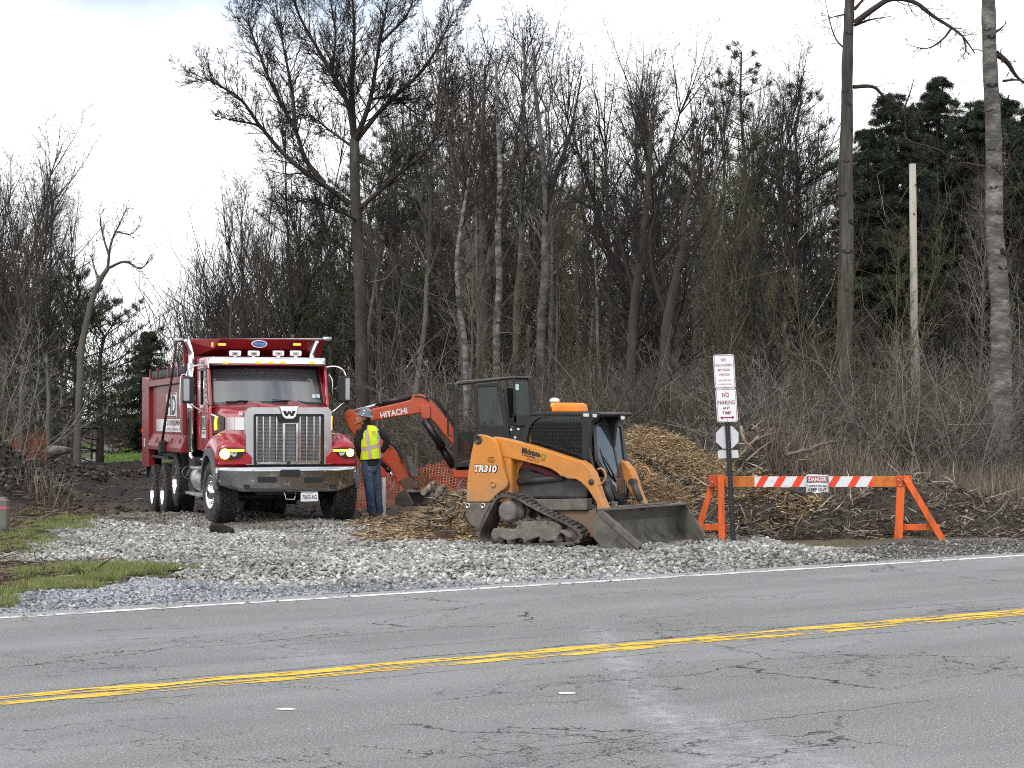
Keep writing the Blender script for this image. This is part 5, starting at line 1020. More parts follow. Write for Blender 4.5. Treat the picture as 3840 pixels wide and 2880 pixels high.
for s in (-1, 1):  # pillars
    b = MB(); p0, p1 = wsp(s*1.02, -.02), wsp(s*1.02, 1.04); b.bar((p0[0], p0[1]+.04, p0[2]), (p1[0], p1[1]+.04, p1[2]), .07, .10, (0, 1, 0)); P_('pillar', b, M['red'], cabo, bevel=.02)
for t0, t1, h1 in ((-.75, -.25, .075), (.05, .60, .085)):
    b = MB(); b.tube([wsp(t0 if t0 < 0 else t1-.02, .02, -.05), wsp(t0+.25, .075, -.045), wsp((t1 if t0 < 0 else t0), .04 if t0 < 0 else .10, -.04)], [.012, .011, .006], 6); b.bar(wsp(t0, .055, -.03), wsp(t1, .05, -.03), .012, .02, (0, 1, .5)); P_('wiper', b, M['plastic'], cabo)
b = MB(); b.grid([[(wsx(t*1.06), 1.83+.16*t*t, z) for t in lin(-1, 1, 21)] for z in (2.765, 2.80, 2.86, 2.905)]); b.grid([[(wsx(t*1.06), 1.83+.16*t*t+o, 2.905) for t in lin(-1, 1, 21)] for o in (0, .12)]); vs = P_('sun_visor', b, M['chrome'], cabo, solid=.012, fix=False)
for zx in (748, 1010, 1110, 1210, 1452):
    p = fy(zx, 279, 1.84); t = (p[0]-CX+.03)/1.06; q = MB(); q.prism(rrect(p[0]-.055, p[0]+.055, p[2]-.02, p[2]+.022, .018, 3, 1.83+.16*t*t-.03), (0, .03, 0)); ml = P_('marker_lamp', q, M['amber'], bevel=.006)
for x0_, x1_ in ((776, 872), (926, 1022), (1127, 1220), (1266, 1360)):
    a, c = fy(x0_, 181, 2.3), fy(x1_, 229, 2.3); q = MB(); q.prism(rrect(a[0], c[0], c[2], a[2], .025, 4, 2.3), (0, .14, 0)); rl = P_('roof_lamp', q, M['chrome'], bevel=.012, seg=3)
    q = MB(); mx_, mz_ = (a[0]+c[0])/2, (a[2]+c[2])/2-.008; q.prism(rrect(mx_-.06, mx_+.06, mz_-.03, mz_+.03, .004, 2, 2.292), (0, .01, 0)); fc = P_('lamp_face', q, M['alu'], rl)
    text('lamp_emblem', 'W', (mx_, 2.291, mz_), (1, 0, 0), (0, 0, 1), .032, M['ink'], rl, .003, .04, alt=.055); q = MB(); q.box((mx_, 2.37, c[2]-.03), (.06, .08, .08)); P_('lamp_foot', q, M['chrome'], rl)
# side doors, glass, mirrors
for s, X in ((-1, X0), (1, X1)):
    q = MB(); q.prism([(X+s*.012, a, z) for a, z in ((1.92, 1.26), (2.86, 1.26), (2.86, 2.06), (1.98, 2.06), (1.88, 1.8))], (-s*.012, 0, 0)); dr = P_('door', q, M['red'], bevel=.006)
    q = MB(); q.bar((X+s*.035, 2.66, 1.92), (X+s*.035, 2.8, 1.92), .02, .035); P_('handle', q, M['chrome'], dr, bevel=.005)
    q = MB(); q.prism([(X-s*.02, a, z) for a, z in ((1.95, 2.03), (2.80, 2.03), (2.80, 2.70), (2.20, 2.70))], (-s*.006, 0, 0)); P_('side_window', q, M['dglass'])
    q = MB(); W_ = [(1.93, 2.00), (2.83, 2.00), (2.83, 2.73), (2.18, 2.73)]; W2 = [(1.99, 2.05), (2.78, 2.05), (2.78, 2.68), (2.215, 2.68)]; frame_ring(q, [(X+s*.006, a, z) for a, z in W_], [(X+s*.006, a, z) for a, z in W2], (-s*.015, 0, 0)); P_('window_frame', q, M['plastic'])
    if s < 0:   # logo on the door, seen obliquely
        q = MB(); q.prism([(X-.016, a, z) for a, z in ((2.52, 1.62), (2.22, 1.62), (2.22, 1.86), (2.52, 1.86))], (.003, 0, 0)); lg = P_('door_sign', q, M['white'], dr)
        text('door_lettering', 'HD', (X-.017, 2.37, 1.74), (0, -1, 0), (0, 0, 1), .19, M['ink'], lg, .002, .02, alt=.24)
        q = MB(); q.prism([(X-.016, a, z) for a, z in ((2.62, 1.46), (2.14, 1.46), (2.14, 1.60), (2.62, 1.60))], (.003, 0, 0)); lg = P_('door_sign', q, M['white'], dr); text('door_lettering', 'DEVELOPMENT', (X-.017, 2.38, 1.55), (0, -1, 0), (0, 0, 1), .05, M['redink'], lg, .002, .01, alt=.44)
    # mirrors on chrome arms
    a, c = (fy(395, 392, 1.95), fy(492, 608, 1.95)) if s < 0 else (fy(1655, 387, 1.95), fy(1746, 600, 1.95))
    q = MB(); q.prism(rrect(a[0], c[0], c[2], a[2], .045, 5, 1.88), (0, .11, 0)); mh = P_('mirror', q, M['plastic'], bevel=.025, seg=3)
    g0, g1 = (a[0]+.02, a[0]+.12) if s < 0 else (a[0]+.10, c[0]-.015)
    if s < 0: q = MB(); q.prism(rrect(a[0]+.012, a[0]+.115, c[2]+.045, a[2]-.04, .02, 4, 1.876), (0, .004, 0)); P_('mirror_glass', q, M['mirror'], mh)
    else: q = MB(); q.prism(rrect(a[0]+.12, c[0]-.012, c[2]+.045, a[2]-.04, .02, 4, 1.876), (0, .004, 0)); P_('mirror_glass', q, M['mirror'], mh)
    q = MB(); mx_ = (a[0]+c[0])/2; q.tube(bez([(X-s*.02, 2.1, 2.74), (X+s*.16, 2.04, 2.76), (mx_-s*.02, 1.97, 2.70), (mx_+s*.04, 1.94, a[2]-.01)], 5), .017, 8); q.tube(bez([(X-s*.02, 2.0, 1.93), (X+s*.10, 1.98, 1.93), (mx_+s*.02, 1.94, c[2]+.02)], 4), .016, 8)
    if s < 0: q.tube(bez([(mx_-.04, 1.95, 2.6), (a[0]-.025, 1.96, 2.50), (a[0]-.025, 1.97, 1.7), (a[0]+.06, 2.02, 1.42)], 6), .011, 8)
    else: q.tube(bez([(X+.06, 2.15, 2.62), (X+.12, 2.1, 2.5), (X+.12, 2.1, 2.2)], 5), .014, 8)
    P_('mirror_arm', q, M['chrome'], mh)
    q = MB(); mz = a[2]-.02; q.tube([(mx_-.02, 1.93, mz), (mx_-.02+.005, 1.95, mz+1.15)], [.006, .004], 6); P_('antenna', q, M['plastic'], mh)
# interior: seats, wheel, dash
b = MB(); b.loft([[(CX-1.0, 2.02, 1.9), (CX+.95, 2.02, 1.9), (CX+.95, 2.02, 2.10), (CX-1.0, 2.02, 2.10)], [(CX-1.0, 2.35, 1.9), (CX+.95, 2.35, 1.9), (CX+.95, 2.30, 2.14), (CX-1.0, 2.30, 2.14)]], smooth=False); P_('dashboard', b, M['plastic'])
for x in (-.5, .55): b = MB(); b.box((x, 2.95, 2.1), (.5, .16, .8), (-.12, 0, 0)); b.box((x, 2.7, 1.75), (.5, .5, .16)); P_('seat', b, M['seat'], bevel=.05)
b = MB(); b.tube([(.56+.2*math.cos(a), 2.42+.10*math.sin(a), 2.12+.17*math.sin(a)) for a in lin(0, 2*PI, 21)[:-1]], .014, 6, close=True); b.bar((.37, 2.42, 2.12), (.75, 2.42, 2.12), .03, .02); b.bar((.56, 2.42, 2.12), (.56, 2.3, 1.95), .03, .03); P_('steering_wheel', b, M['plastic'])
b = MB(); b.box((-.62, 2.6, 2.16), (.5, .3, .26), (0, 0, .1)); P_('dash_bag', b, mat('pale green bag', (.25, .33, .14), .8), bevel=.05)
for zx in (1458, 1492): q = MB(); a = fy(zx, 545, 1.86); q.box((a[0]+.03, 1.985, a[2]-.01), (.06, .004, .07), (-.42, 0, 0)); P_('inspection_sticker', q, mat('sticker', (.45, .62, .68), .5))
# tank, steps, exhaust
b = MB(); n = 26; prof = []
for k in range(12): y = 1.78+k*.12; prof += [(.235, y), (.25, y+.03), (.25, y+.09), (.235, y+.12)]
b.lathe([(.001, 1.775)]+prof+[(.001, 3.22)], (-.93, 0, .70), (0, 1, 0), 28); tk = P_('fuel_tank', b, M['alu'])
for y in (1.9, 3.1): q = MB(); q.lathe([(.262, -.03), (.262, .03)], (-.93, y, .70), (0, 1, 0), 28); P_('tank_strap', q, M['plastic'], tk)
for z, y0_, y1_ in ((.94, 1.75, 2.75), (.46, 1.75, 3.3)): b = MB(); b.span((-1.25, y0_, z-.045), (-.88, y1_, z)); P_('step', b, M['alu'], bevel=.01)
for s in (-1, 1):
    x = s*1.135+.02; b = MB(); b.cyl((x, 3.42, 1.19), (x, 3.42, 2.83), .088, n=22); es = P_('exhaust_stack', b, M['chrome'])
    q = MB(); q.tube(bez([(x, 3.42, 2.8), (x, 3.42, 3.0), (x+s*.02, 3.42, 3.1), (x+s*.10, 3.44, 3.28)], 5), .056, 14, caps=False); P_('exhaust_tip', q, M['chrome'], es, solid=.004)
    q = MB(); q.tube(bez([(x, 3.42, 1.2), (x, 3.40, 1.10), (x-s*.08, 3.2, 1.03), (x-s*.12, 2.6, 1.06)], 5), .05, 12); P_('exhaust_elbow', q, M['chrome'], es)
    q = MB()
    for k in range(14): q.cyl((x-.06, 3.42-.066, 1.3+k*.1), (x-.064, 3.42-.071, 1.3+k*.1), .013, n=8)
    P_('stack_perforation', q, M['plastic'], es)
# mud flap with script lettering ahead of the lifted axle
b = MB(); b.span((-1.2, 4.02, .38), (-.35, 4.035, 1.15)); mf = P_('mud_flap', b, M['plastic'])
text('flap_lettering', 'Hi', (-1.02, 4.02, .80), (1, 0, 0), (0, 0, 1), .14, M['grayink'], mf, .003, .0, shear=.35); text('flap_lettering', 'Hart', (-.98, 4.02, .58), (1, 0, 0), (0, 0, 1), .085, M['grayink'], mf, .003, 0, shear=.35)
q = MB(); q.tube([(-1.0+.2*math.cos(a), 4.015, .79+.135*math.sin(a)) for a in lin(PI*.45, PI*1.6, 16)], .007, 6); P_('flap_emblem', q, M['grayink'], mf)
# wheels
def wheel(x, y, z, Rr, W, kind, rz=0.):
    """x: outer face; kind front or rear; the tyre carries the rim as its sub-part"""
    s = -1 if x < 0 else 1; c = (x-s*W/2, y, z); ax = (s, 0, 0); h = W/2; rr_ = .292
    prof = [(rr_-.005, h*.80), (rr_+.03, h*.96), (rr_+.10, h), (Rr-.085, h*.98), (Rr-.035, h*.90), (Rr-.012, h*.80), (Rr-.012, -h*.80), (Rr-.035, -h*.9), (Rr-.085, -h*.98), (rr_+.03, -h*.96), (rr_-.005, -h*.8)]
    b = MB(); b.lathe(prof, (0, 0, 0), ax, 56, closed=True); nb = 40
    for row, (o, w_) in enumerate(((-.66, .22), (-.33, .2), (0, .2), (.33, .2), (.66, .22))):
        for k in range(nb):
            a = 2*PI*(k+(row % 2)*.5)/nb; r = Rr-.004
            b.box((s*o*h, math.cos(a)*r, math.sin(a)*r), (w_*W*.72, 2*PI*Rr/nb*.70, .026), (a-PI/2, 0, 0))
    t = b.build('wheel', M['rubber'], trk); t.location = c; t.rotation_euler = (0, 0, rz)
    q = MB()
    if kind == 'front': q.lathe([(rr_+.004, h*.93), (rr_-.012, h*.96), (rr_-.03, h*.86), (rr_-.05, h*.55), (.225, h*.44), (.16, h*.52), (.13, h*.62), (.115, h*.98), (.10, h*1.10), (.04, h*1.14), (.001, h*1.14)], (0, 0, 0), ax, 40); rad, hh = .185, h*.52
    else: q.lathe([(rr_+.004, h*.95), (rr_-.010, h*.98), (rr_-.02, h*.9), (rr_-.035, -h*.5), (.24, -h*.95), (.17, -h*.9), (.13, -h*.8), (.12, h*.1), (.10, h*.2), (.001, h*.22)], (0, 0, 0), ax, 40); rad, hh = .185, -h*.86
    for k in range(10): a = 2*PI*k/10; q.cyl((s*(hh-.01), math.cos(a)*rad, math.sin(a)*rad), (s*(hh+.075), math.cos(a)*rad, math.sin(a)*rad), .023, .019, 8)
    q.build('rim', M['rim'], t); return t
for x, s in ((-1.19, -1), (1.29, 1)): wheel(x, .95, .53, .535, .40, 'front', R(6.5))
for y, z in ((6.52, .35), (8.08, .30)):
    for x in (-1.24, 1.24): wheel(x, y, z, .54, .30, 'rear')
    for x in (-.92, .92): wheel(x, y, z, .54, .28, 'rear')
for x in (-1.20, 1.20): wheel(x, 5.07, .62, .50, .30, 'rear')
# dump box
bx = MB(); BL_, BR_ = -1.20, 1.26
bx.span((BL_, 3.55, 1.3), (BL_+.03, 9.25, 2.5)); bx.span((BR_-.03, 3.55, 1.3), (BR_, 9.25, 2.5)); bx.span((BL_+.03, 3.6, 1.24), (BR_-.03, 9.2, 1.30)); bx.span((BL_+.03, 3.57, 1.3), (BR_-.03, 3.62, 2.98)); bx.span((BL_+.03, 9.2, 1.2), (BR_-.03, 9.28, 2.55))
box = P_('dump_box', bx, M['boxred'], bevel=.008)
for s, X in ((-1, BL_), (1, BR_)):
    b = MB(); b.span((X-s*.03, 3.5, 2.47), (X+s*.08, 8.25, 2.60)); P_('top_rail', b, M['boxred'], box, bevel=.012)
    b = MB(); b.prism([(X+s*.08, 8.25, .79), (X+s*.08, 9.36, .77), (X+s*.08, 9.32, 2.70), (X+s*.08, 8.25, 2.62)], (-s*.14, 0, 0)); P_('rear_post', b, M['boxred'], box, bevel=.012)
    b = MB(); b.loft([[(X+s*.005, y, 1.50), (X+s*.10, y, 1.25), (X+s*.10, y, 1.17), (X-s*.06, y, 1.17), (X-s*.06, y, 1.50)] for y in (3.5, 8.25)], smooth=False); P_('side_skirt', b, M['boxred'], box, bevel=.008)
    b = MB(); b.span((X-s*.01, 3.5, 1.5), (X+s*.07, 3.72, 2.47)); P_('front_post', b, M['boxred'], box, bevel=.01)
    b = MB(); b.grid([[(X+s*(.02+.01*math.sin(y*5+z*9)), y, z) for y in lin(3.6, 8.1, 24)] for z in (2.59, 2.68, 2.79)]); P_('side_tarp', b, M['mesh'], box, solid=.006)
    for y in (4.3, 5.6, 7.2, 8.35): b = MB(); b.span((X+s*.005, y, 2.58), (X+s*.045, y+.06, 2.84)); P_('stake', b, M['boxred'], box, bevel=.006)
    for y in (3.9, 5.0, 7.1): b = MB(); b.lathe([(.03, 0), (.055, 0), (.055, .01), (.03, .01)], (X+s*.06, y, 1.38), (s, 0, .4), 16, closed=True); P_('tie_ring', b, M['boxred'], box)
    b = MB(); b.span((X-s*.3, 5.7, 1.0), (X+s*.02, 9.2, 1.05)); b.span((X-s*.3, 9.05, .55), (X+s*.02, 9.1, 1.0)); P_('rear_mudguard', b, M['plastic'], box)
b = MB(); b.box((BL_-.085, 9.25, 1.55), (.02, .05, .07)); P_('tail_lamp', b, M['redlens'], box); b = MB(); b.box((BL_-.085, 8.9, 1.3), (.012, .05, .18)); P_('reflector', b, M['white'], box)
# side graphics, lower white band and monogram
q = MB(); q.span((BL_-.004, 3.75, 1.55), (BL_-.001, 6.6, 1.80)); bn = P_('side_band', q, M['white'], box)
for k in range(10): q = MB(); q.span((BL_-.004, 6.62+k*.11, 1.55), (BL_-.001, 6.62+k*.11+.095-.008*k, 1.80)); P_('side_stripe', q, M['white'], box)
text('side_lettering', 'H   D DEVELOPMENT', (BL_-.004, 5.2, 1.725), (0, -1, 0), (0, 0, 1), .105, M['redink'], bn, .003, .015, alt=2.3); text('side_lettering', 'EXCAVATION & CONSTRUCTION', (BL_-.004, 5.2, 1.60), (0, -1, 0), (0, 0, 1), .06, M['grayink'], bn, .003, .0, alt=2.2)
q = MB(); q.span((BL_-.004, 4.7, 1.83), (BL_-.001, 6.1, 2.31)); mg = P_('monogram_panel', q, M['white'], box)
text('monogram', 'HD', (BL_-.004, 5.4, 2.07), (0, -1, 0), (0, 0, 1), .38, M['ink'], mg, .003, .03, alt=1.15)
for z in (1.85, 2.29): q = MB(); q.span((BL_-.008, 4.76, z-.012), (BL_-.0045, 6.04, z+.012)); P_('monogram_border', q, M['redink'], mg)
# cab shield above the headboard
b = MB(); b.add([(-1.24, 3.68, 3.29), (-.62, 3.12, 3.29), (1.00, 3.12, 3.30), (1.50, 3.68, 3.31), (-1.10, 3.70, 2.95), (-.74, 3.22, 3.10), (1.02, 3.22, 3.10), (1.34, 3.70, 2.95), (BL_, 3.62, 2.6), (BR_, 3.62, 2.6), (-1.24, 3.75, 3.29), (1.5, 3.75, 3.31), (BL_, 3.75, 2.6), (BR_, 3.75, 2.6)],
    [(0, 1, 5, 4), (1, 2, 6, 5), (2, 3, 7, 6), (4, 5, 6, 7), (4, 7, 9, 8), (0, 3, 2, 1), (0, 10, 11, 3), (10, 12, 13, 11), (8, 9, 13, 12), (0, 4, 8, 12, 10), (3, 11, 13, 9, 7)]); cs = P_('cab_shield', b, M['boxred'], bevel=.015)
for zx in (715, 1320): p = fy(zx, 133, 3.1); q = MB(); q.prism(rrect(p[0]-.095, p[0]+.095, p[2]-.035, p[2]+.035, .034, 5, 3.085), (0, .05, 0)); a_ = P_('warning_lamp', q, M['plastic'], cs); q = MB(); q.prism(rrect(p[0]-.075, p[0]+.075, p[2]-.022, p[2]+.022, .021, 5, 3.075), (0, .02, 0)); P_('amber_lens', q, M['amber'], cs)
p = fy(640, 133, 3.12); q = MB(); q.box((p[0], 3.14, p[2]), (.03, .02, .08)); P_('amber_lens', q, M['amber'], cs)
p = fy(1018, 129, 3.1); q = MB(); q.prism([(p[0]+.15*math.cos(a), 3.10, p[2]+.07*math.sin(a)) for a in lin(0, 2*PI, 29)[:-1]], (0, .03, 0)); bo_ = P_('oval_badge', q, M['chrome'], cs, bevel=.004); q = MB(); q.prism([(p[0]+.135*math.cos(a), 3.094, p[2]+.058*math.sin(a)) for a in lin(0, 2*PI, 29)[:-1]], (0, .01, 0)); P_('badge_field', q, M['blue'], cs); text('badge_lettering', 'Heritage', (p[0], 3.093, p[2]), (1, 0, 0), (0, 0, 1), .05, mat('badge script', (.25, .38, .6), .4), cs, .003, 0, shear=.3, alt=.2)
b = MB(); b.cyl((-1.38, 3.6, 3.27), (1.55, 3.6, 3.33), .022, n=10); b.cyl((-1.42, 3.6, 3.27), (-1.25, 3.6, 3.275), .042, n=12); b.cyl((1.42, 3.6, 3.33), (1.58, 3.6, 3.33), .042, n=12); P_('tarp_roller', b, M['alu'])
b = MB(); b.tube([(-1.37, 3.6, 3.24), (-1.37, 4.3, 2.5), (-1.36, 5.6, 1.35)], [.018, .024, .028], 8); ra = P_('tarp_arm', b, M['rust']); b = MB(); b.span((-1.42, 5.5, 1.12), (-1.28, 5.75, 1.38)); P_('arm_pivot', b, M['black'], ra, bevel=.03)
# ================================================================== the tracked loader
M['org'] = mat('orange yellow machine paint', (.60, .225, .028), .45, coat=.2, var=.10, vscale=4, dirt=(.25, .205, .15), dscale=3.2, damt=.85, dzone=(.45, 1.25, .07), bump=.12, bscale=25)
M['mudsteel'] = mat('mud caked steel', (.085, .08, .072), .9, var=.3, vscale=7, bump=.8, bscale=16, dirt=(.17, .15, .125), dscale=5, damt=.8)
M['mud'] = mat('dried mud', (.165, .15, .128), .95, var=.3, vscale=9, bump=1., bscale=14)
M['track'] = mat('dusty track rubber', (.05, .047, .043), .9, var=.3, vscale=10, dirt=(.17, .15, .13), dscale=6, damt=.6)
M['bucket'] = mat('worn bucket steel', (.135, .125, .108), .6, metal=.15, var=.3, vscale=3, dirt=(.022, .02, .018), dscale=4.5, damt=.62, dzone=(.2, .45, .12))
M['dkgray'] = mat('dark grey machine paint', (.035, .036, .038), .5, var=.25, dirt=(.12, .105, .09), dscale=3, damt=.5, dzone=(.5, 1.1, .1))
M['maroon'] = mat('dark red fabric', (.13, .012, .018), .7)
LF = Frame(-.444, 26.22, 0, R(-36))
ld = empty('track_loader', LF.l, LF.r, 'orange tracked loader with a low wide bucket and a caged black cab', 'track loader')
WID = 1.28
S6 = lambda pts, yy=0.: [LF.fy(D6(*p), yy) for p in pts]
S7 = lambda pts, yy=0.: [LF.fy(D7(*p), yy) for p in pts]
S2 = lambda pts, yy=0.: [LF.fy(Z2(*p), yy) for p in pts]
X7 = lambda pts, xx: [LF.fx(D7(*p), xx) for p in pts]
def Q_(name, mb, m, parent=ld, **k): return mb.build(name, m, parent, **k)
sh = lambda P, dy: [(p[0], p[1]+dy, p[2]) for p in P]
tw = S6([(97, 975), (104, 760), (125, 560), (160, 350), (205, 150), (222, 112), (250, 98), (330, 108), (430, 148), (480, 190), (505, 240), (545, 400), (580, 560), (627, 715), (625, 770), (600, 805), (540, 840), (480, 890), (400, 975)])
arm = S6([(400, 128), (600, 165), (900, 243), (1200, 338), (1500, 440)])+S7([(180, 682), (240, 725), (290, 790), (325, 870), (350, 950), (385, 1060), (440, 1190), (350, 1195), (345, 1120), (300, 1050), (250, 975), (190, 915)])+S6([(1480, 685), (1370, 678), (1320, 650), (1290, 650), (1220, 590), (1140, 545), (1050, 515), (800, 452), (560, 400), (430, 370)])
for k, (dy, sg) in enumerate(((0, 1), (WID, -1))):
    b = MB(); b.prism(sh(tw, dy), (0, sg*.07, 0)); t_ = Q_('tower', b, M['org'], bevel=.014)
    for (x, y, r) in ((255, 168, .052), (452, 742, .038)):
        p = S6([(x, y)])[0]; c = MB(); c.lathe([(r*1.25, .0), (r*1.25, -.018), (r*.85, -.026), (r*.8, -.01), (.001, -.01)] if k == 0 else [(r, 0), (r, .02), (.001, .02)], (p[0], dy, p[2]), (0, 1, 0), 18); Q_('pivot_pin', c, M['dkgray'] if y < 300 else M['org'], t_)
    b = MB(); b.prism(sh(arm, dy+sg*.07), (0, sg*.15, 0)); a_ = Q_('lift_arm', b, M['org'], bevel=.018, seg=3)
    p = S7([(297, 905)])[0]; c = MB(); c.lathe([(.04, .0), (.04, -.02), (.02, -.026), (.001, -.026)], (p[0], dy+sg*.07, p[2]), (0, sg, 0), 16); Q_('pivot_pin', c, M['dkgray'], a_)
    q = MB(); g = sh(S7([(360, 775), (405, 765), (440, 805), (445, 855), (420, 905), (375, 945)], .07), dy); q.tube(bez([(p_[0]+.03, p_[1]+.02+(0 if k == 0 else -.15), p_[2]) for p_ in g], 4), .012, 8); Q_('hose', q, M['org'], a_)
    c = MB(); u = sh(S6([(640, 722), (1235, 665), (1330, 650)], .0), dy+sg*(.25)); c.tube([u[0], u[1]], .050, 14); c.tube([u[1], u[2]], .026, 10); c.cyl(Vector(u[2])-Vector((0, .05, 0)), Vector(u[2])+Vector((0, .05, 0)), .045, n=14); Q_('lift_cylinder', c, M['dkgray'])
    if k == 0:
        text('model_lettering', 'TR310', sh(S6([(352, 545)]), -.004)[0], (1, 0, .0), (0, 0, 1), .118, M['ink'], t_, .0, .055, alt=.425, shear=.2)
        text('model_lettering', 'TR310', sh(S6([(350, 545)]), -.007)[0], (1, 0, .0), (0, 0, 1), .098, M['white'], t_, .0, .03, alt=.395, shear=.2)
        sl_ = (Vector(S6([(1100, 400)])[0])-Vector(S6([(830, 330)])[0])).normalized(); un = sl_.cross(Vector((0, 1, 0))); un = -un if un.z < 0 else un
        fa = lambda x, y: sh(S6([(x, y)], .07), -.004)[0]
        text('owner_lettering', 'Midstate', fa(940, 332), sl_, un, .082, M['ink'], a_, .002, .035, alt=.32)
        q = MB(); c0 = Vector(fa(838, 318)); q.bar(c0+un*.05, c0-un*.062, .012, .003, (0, 1, 0)); Q_('owner_mark', q, M['ink'], a_)
        text('owner_lettering', 'Recycling', fa(925, 388), sl_, un, .040, M['maroon'], a_, .002, .025, alt=.19, shear=.2); text('owner_lettering', 'ENDICOTT, NY', fa(965, 438), sl_, un, .026, M['maroon'], a_, .002, .01, alt=.21); text('owner_lettering', '607-240-5038', fa(1065, 432), sl_, un, .016, M['maroon'], a_, .002, .0, alt=.14)
        cg = Vector(fa(1098, 385)); q = MB()
        for j in range(3):
            a0 = j*2*PI/3+.3; pts = [cg+sl_*(.035*math.cos(a0+t))+un*(.035*math.sin(a0+t)) for t in lin(0, 1.5, 6)]; q.tube(pts, .009, 5)
        Q_('recycling_mark', q, mat('green vinyl', (.08, .30, .05), .5), a_)
        text('maker_mark', 'CTP', sh(S6([(425, 405)]), -.004)[0], (1, 0, 0), (0, 0, 1), .028, M['ink'], t_, .0, .02, alt=.10)
        for zy, wd_ in ((430, .17), (445, .12), (460, .08)): q = MB(); p = S6([(425, zy)])[0]; q.box((p[0], -.003, p[2]), (wd_, .003, .006)); Q_('maker_line', q, M['maroon'], t_)
# body between the towers
XA = S6([(110, 700)])[0][0]
b = MB(); b.span((XA+.05, .08, .62), (XA+.72, WID-.08, 1.30)); b.span((XA+.1, .16, 1.3), (XA+.6, WID-.16, 1.42)); Q_('engine_hood', b, M['org'], bevel=.03)
b = MB(); b.prism(S6([(625, 420), (840, 470), (775, 560), (745, 660), (740, 880), (625, 880)], .22), (0, .03, 0)); Q_('inner_plate', b, M['org'], bevel=.006)
b = MB(); b.prism(S6([(830, 470), (1050, 520), (1200, 590), (1275, 655), (1150, 640), (1000, 580), (820, 535)], .20), (0, .1, 0)); Q_('side_cover', b, M['maroon'], bevel=.02)
b = MB(); b.prism(S6([(740, 560), (830, 540), (1000, 590), (1660, 700), (1660, 930), (620, 930), (620, 760)], .26), (0, WID-.52, 0)); Q_('body', b, M['dkgray'], bevel=.03)
b = MB(); b.prism(S6([(960, 940), (1660, 935), (1660, 1085), (1130, 1090)], .14), (0, .14, 0)); Q_('side_step', b, M['mudsteel'], bevel=.02)
b = MB(); b.prism(S6([(1150, 1090), (1660, 1088)], .2)+S7([(370, 1190), (375, 1320), (345, 1480), (200, 1480)], .2), (0, WID-.4, 0)); Q_('chassis', b, mat('muddy orange paint', (.30, .13, .04), .8, dirt=(.15, .12, .1), damt=.9, dscale=3), bevel=.02)
b = MB(); b.prism(S6([(78, 985), (412, 985), (370, 1080), (310, 1200), (268, 1335), (180, 1290), (120, 1235), (92, 1130)], -.01), (0, .07, 0)); b.prism(S6([(84, 990), (300, 985), (300, 1180), (110, 1180)], .06), (0, WID-.1, 0)); rb_ = Q_('rear_guard', b, M['mudsteel'], bevel=.015)
for x in (120, 318): p = S6([(x, 1025)], -.01)[0]; c = MB(); c.lathe([(.042, 0), (.042, -.012), (.028, -.014), (.024, .0), (.001, .0)], p, (0, 1, 0), 16); Q_('guard_bolt', c, M['steel'], rb_)
# tracks
loop = [(x, z) for x, _, z in S6([(560, 880), (470, 930), (405, 1040), (335, 1180), (268, 1330), (252, 1420), (278, 1498), (345, 1540), (500, 1557), (900, 1550), (1300, 1535), (1480, 1520), (1560, 1470), (1580, 1410), (1550, 1350), (1470, 1280), (1280, 1185), (1080, 1090), (900, 995), (780, 925), (670, 882)])]
def track(y0_, y1_):
    P = [Vector((a, 0, c)) for a, c in loop]; Q = []
    for i in range(len(P)):
        a, b_, c, d = P[i-1], P[i], P[(i+1) % len(P)], P[(i+2) % len(P)]
        for k in range(4): t = k/4; Q.append(.5*((2*b_)+(c-a)*t+(2*a-5*b_+4*c-d)*t*t+(3*b_-a-3*c+d)*t**3))
    n = len(Q); ctr = sum(Q, Vector())/n; b = MB(); o = []
    for i in range(n):
        d = (Q[(i+1) % n]-Q[i-1]).normalized(); nn = Vector((d.z, 0, -d.x)); nn = nn if nn.dot(Q[i]-ctr) > 0 else -nn; o.append((Q[i], d, nn))
    V = []
    for p, d, nn in o: V += [(p.x, y0_, p.z), (p.x, y1_, p.z), (p.x-nn.x*.035, y1_, p.z-nn.z*.035), (p.x-nn.x*.035, y0_, p.z-nn.z*.035)]
    b.add(V, [(i*4+k, i*4+(k+1) % 4, ((i+1) % n)*4+(k+1) % 4, ((i+1) % n)*4+k) for i in range(n) for k in range(4)]); L_ = 0; per = []
    for i in range(n): per.append(L_); L_ += (Q[(i+1) % n]-Q[i]).length
    m = 50
    for k in range(m):
        s_ = k*L_/m; i = max(j for j in range(n) if per[j] <= s_); p, d, nn = o[i]; e = p+d*(s_-per[i]); w_ = y1_-y0_
        for q, (a0, a1, off) in enumerate(((.0, .30, 0), (.34, .66, .03), (.70, 1., 0))):
            c0 = e+d*off*.8+nn*.010; b.bar((c0.x, y0_+w_*a0, c0.z), (c0.x, y0_+w_*a1, c0.z), .052, .026, nn)
    t_ = Q_('track', b, M['track']); return t_
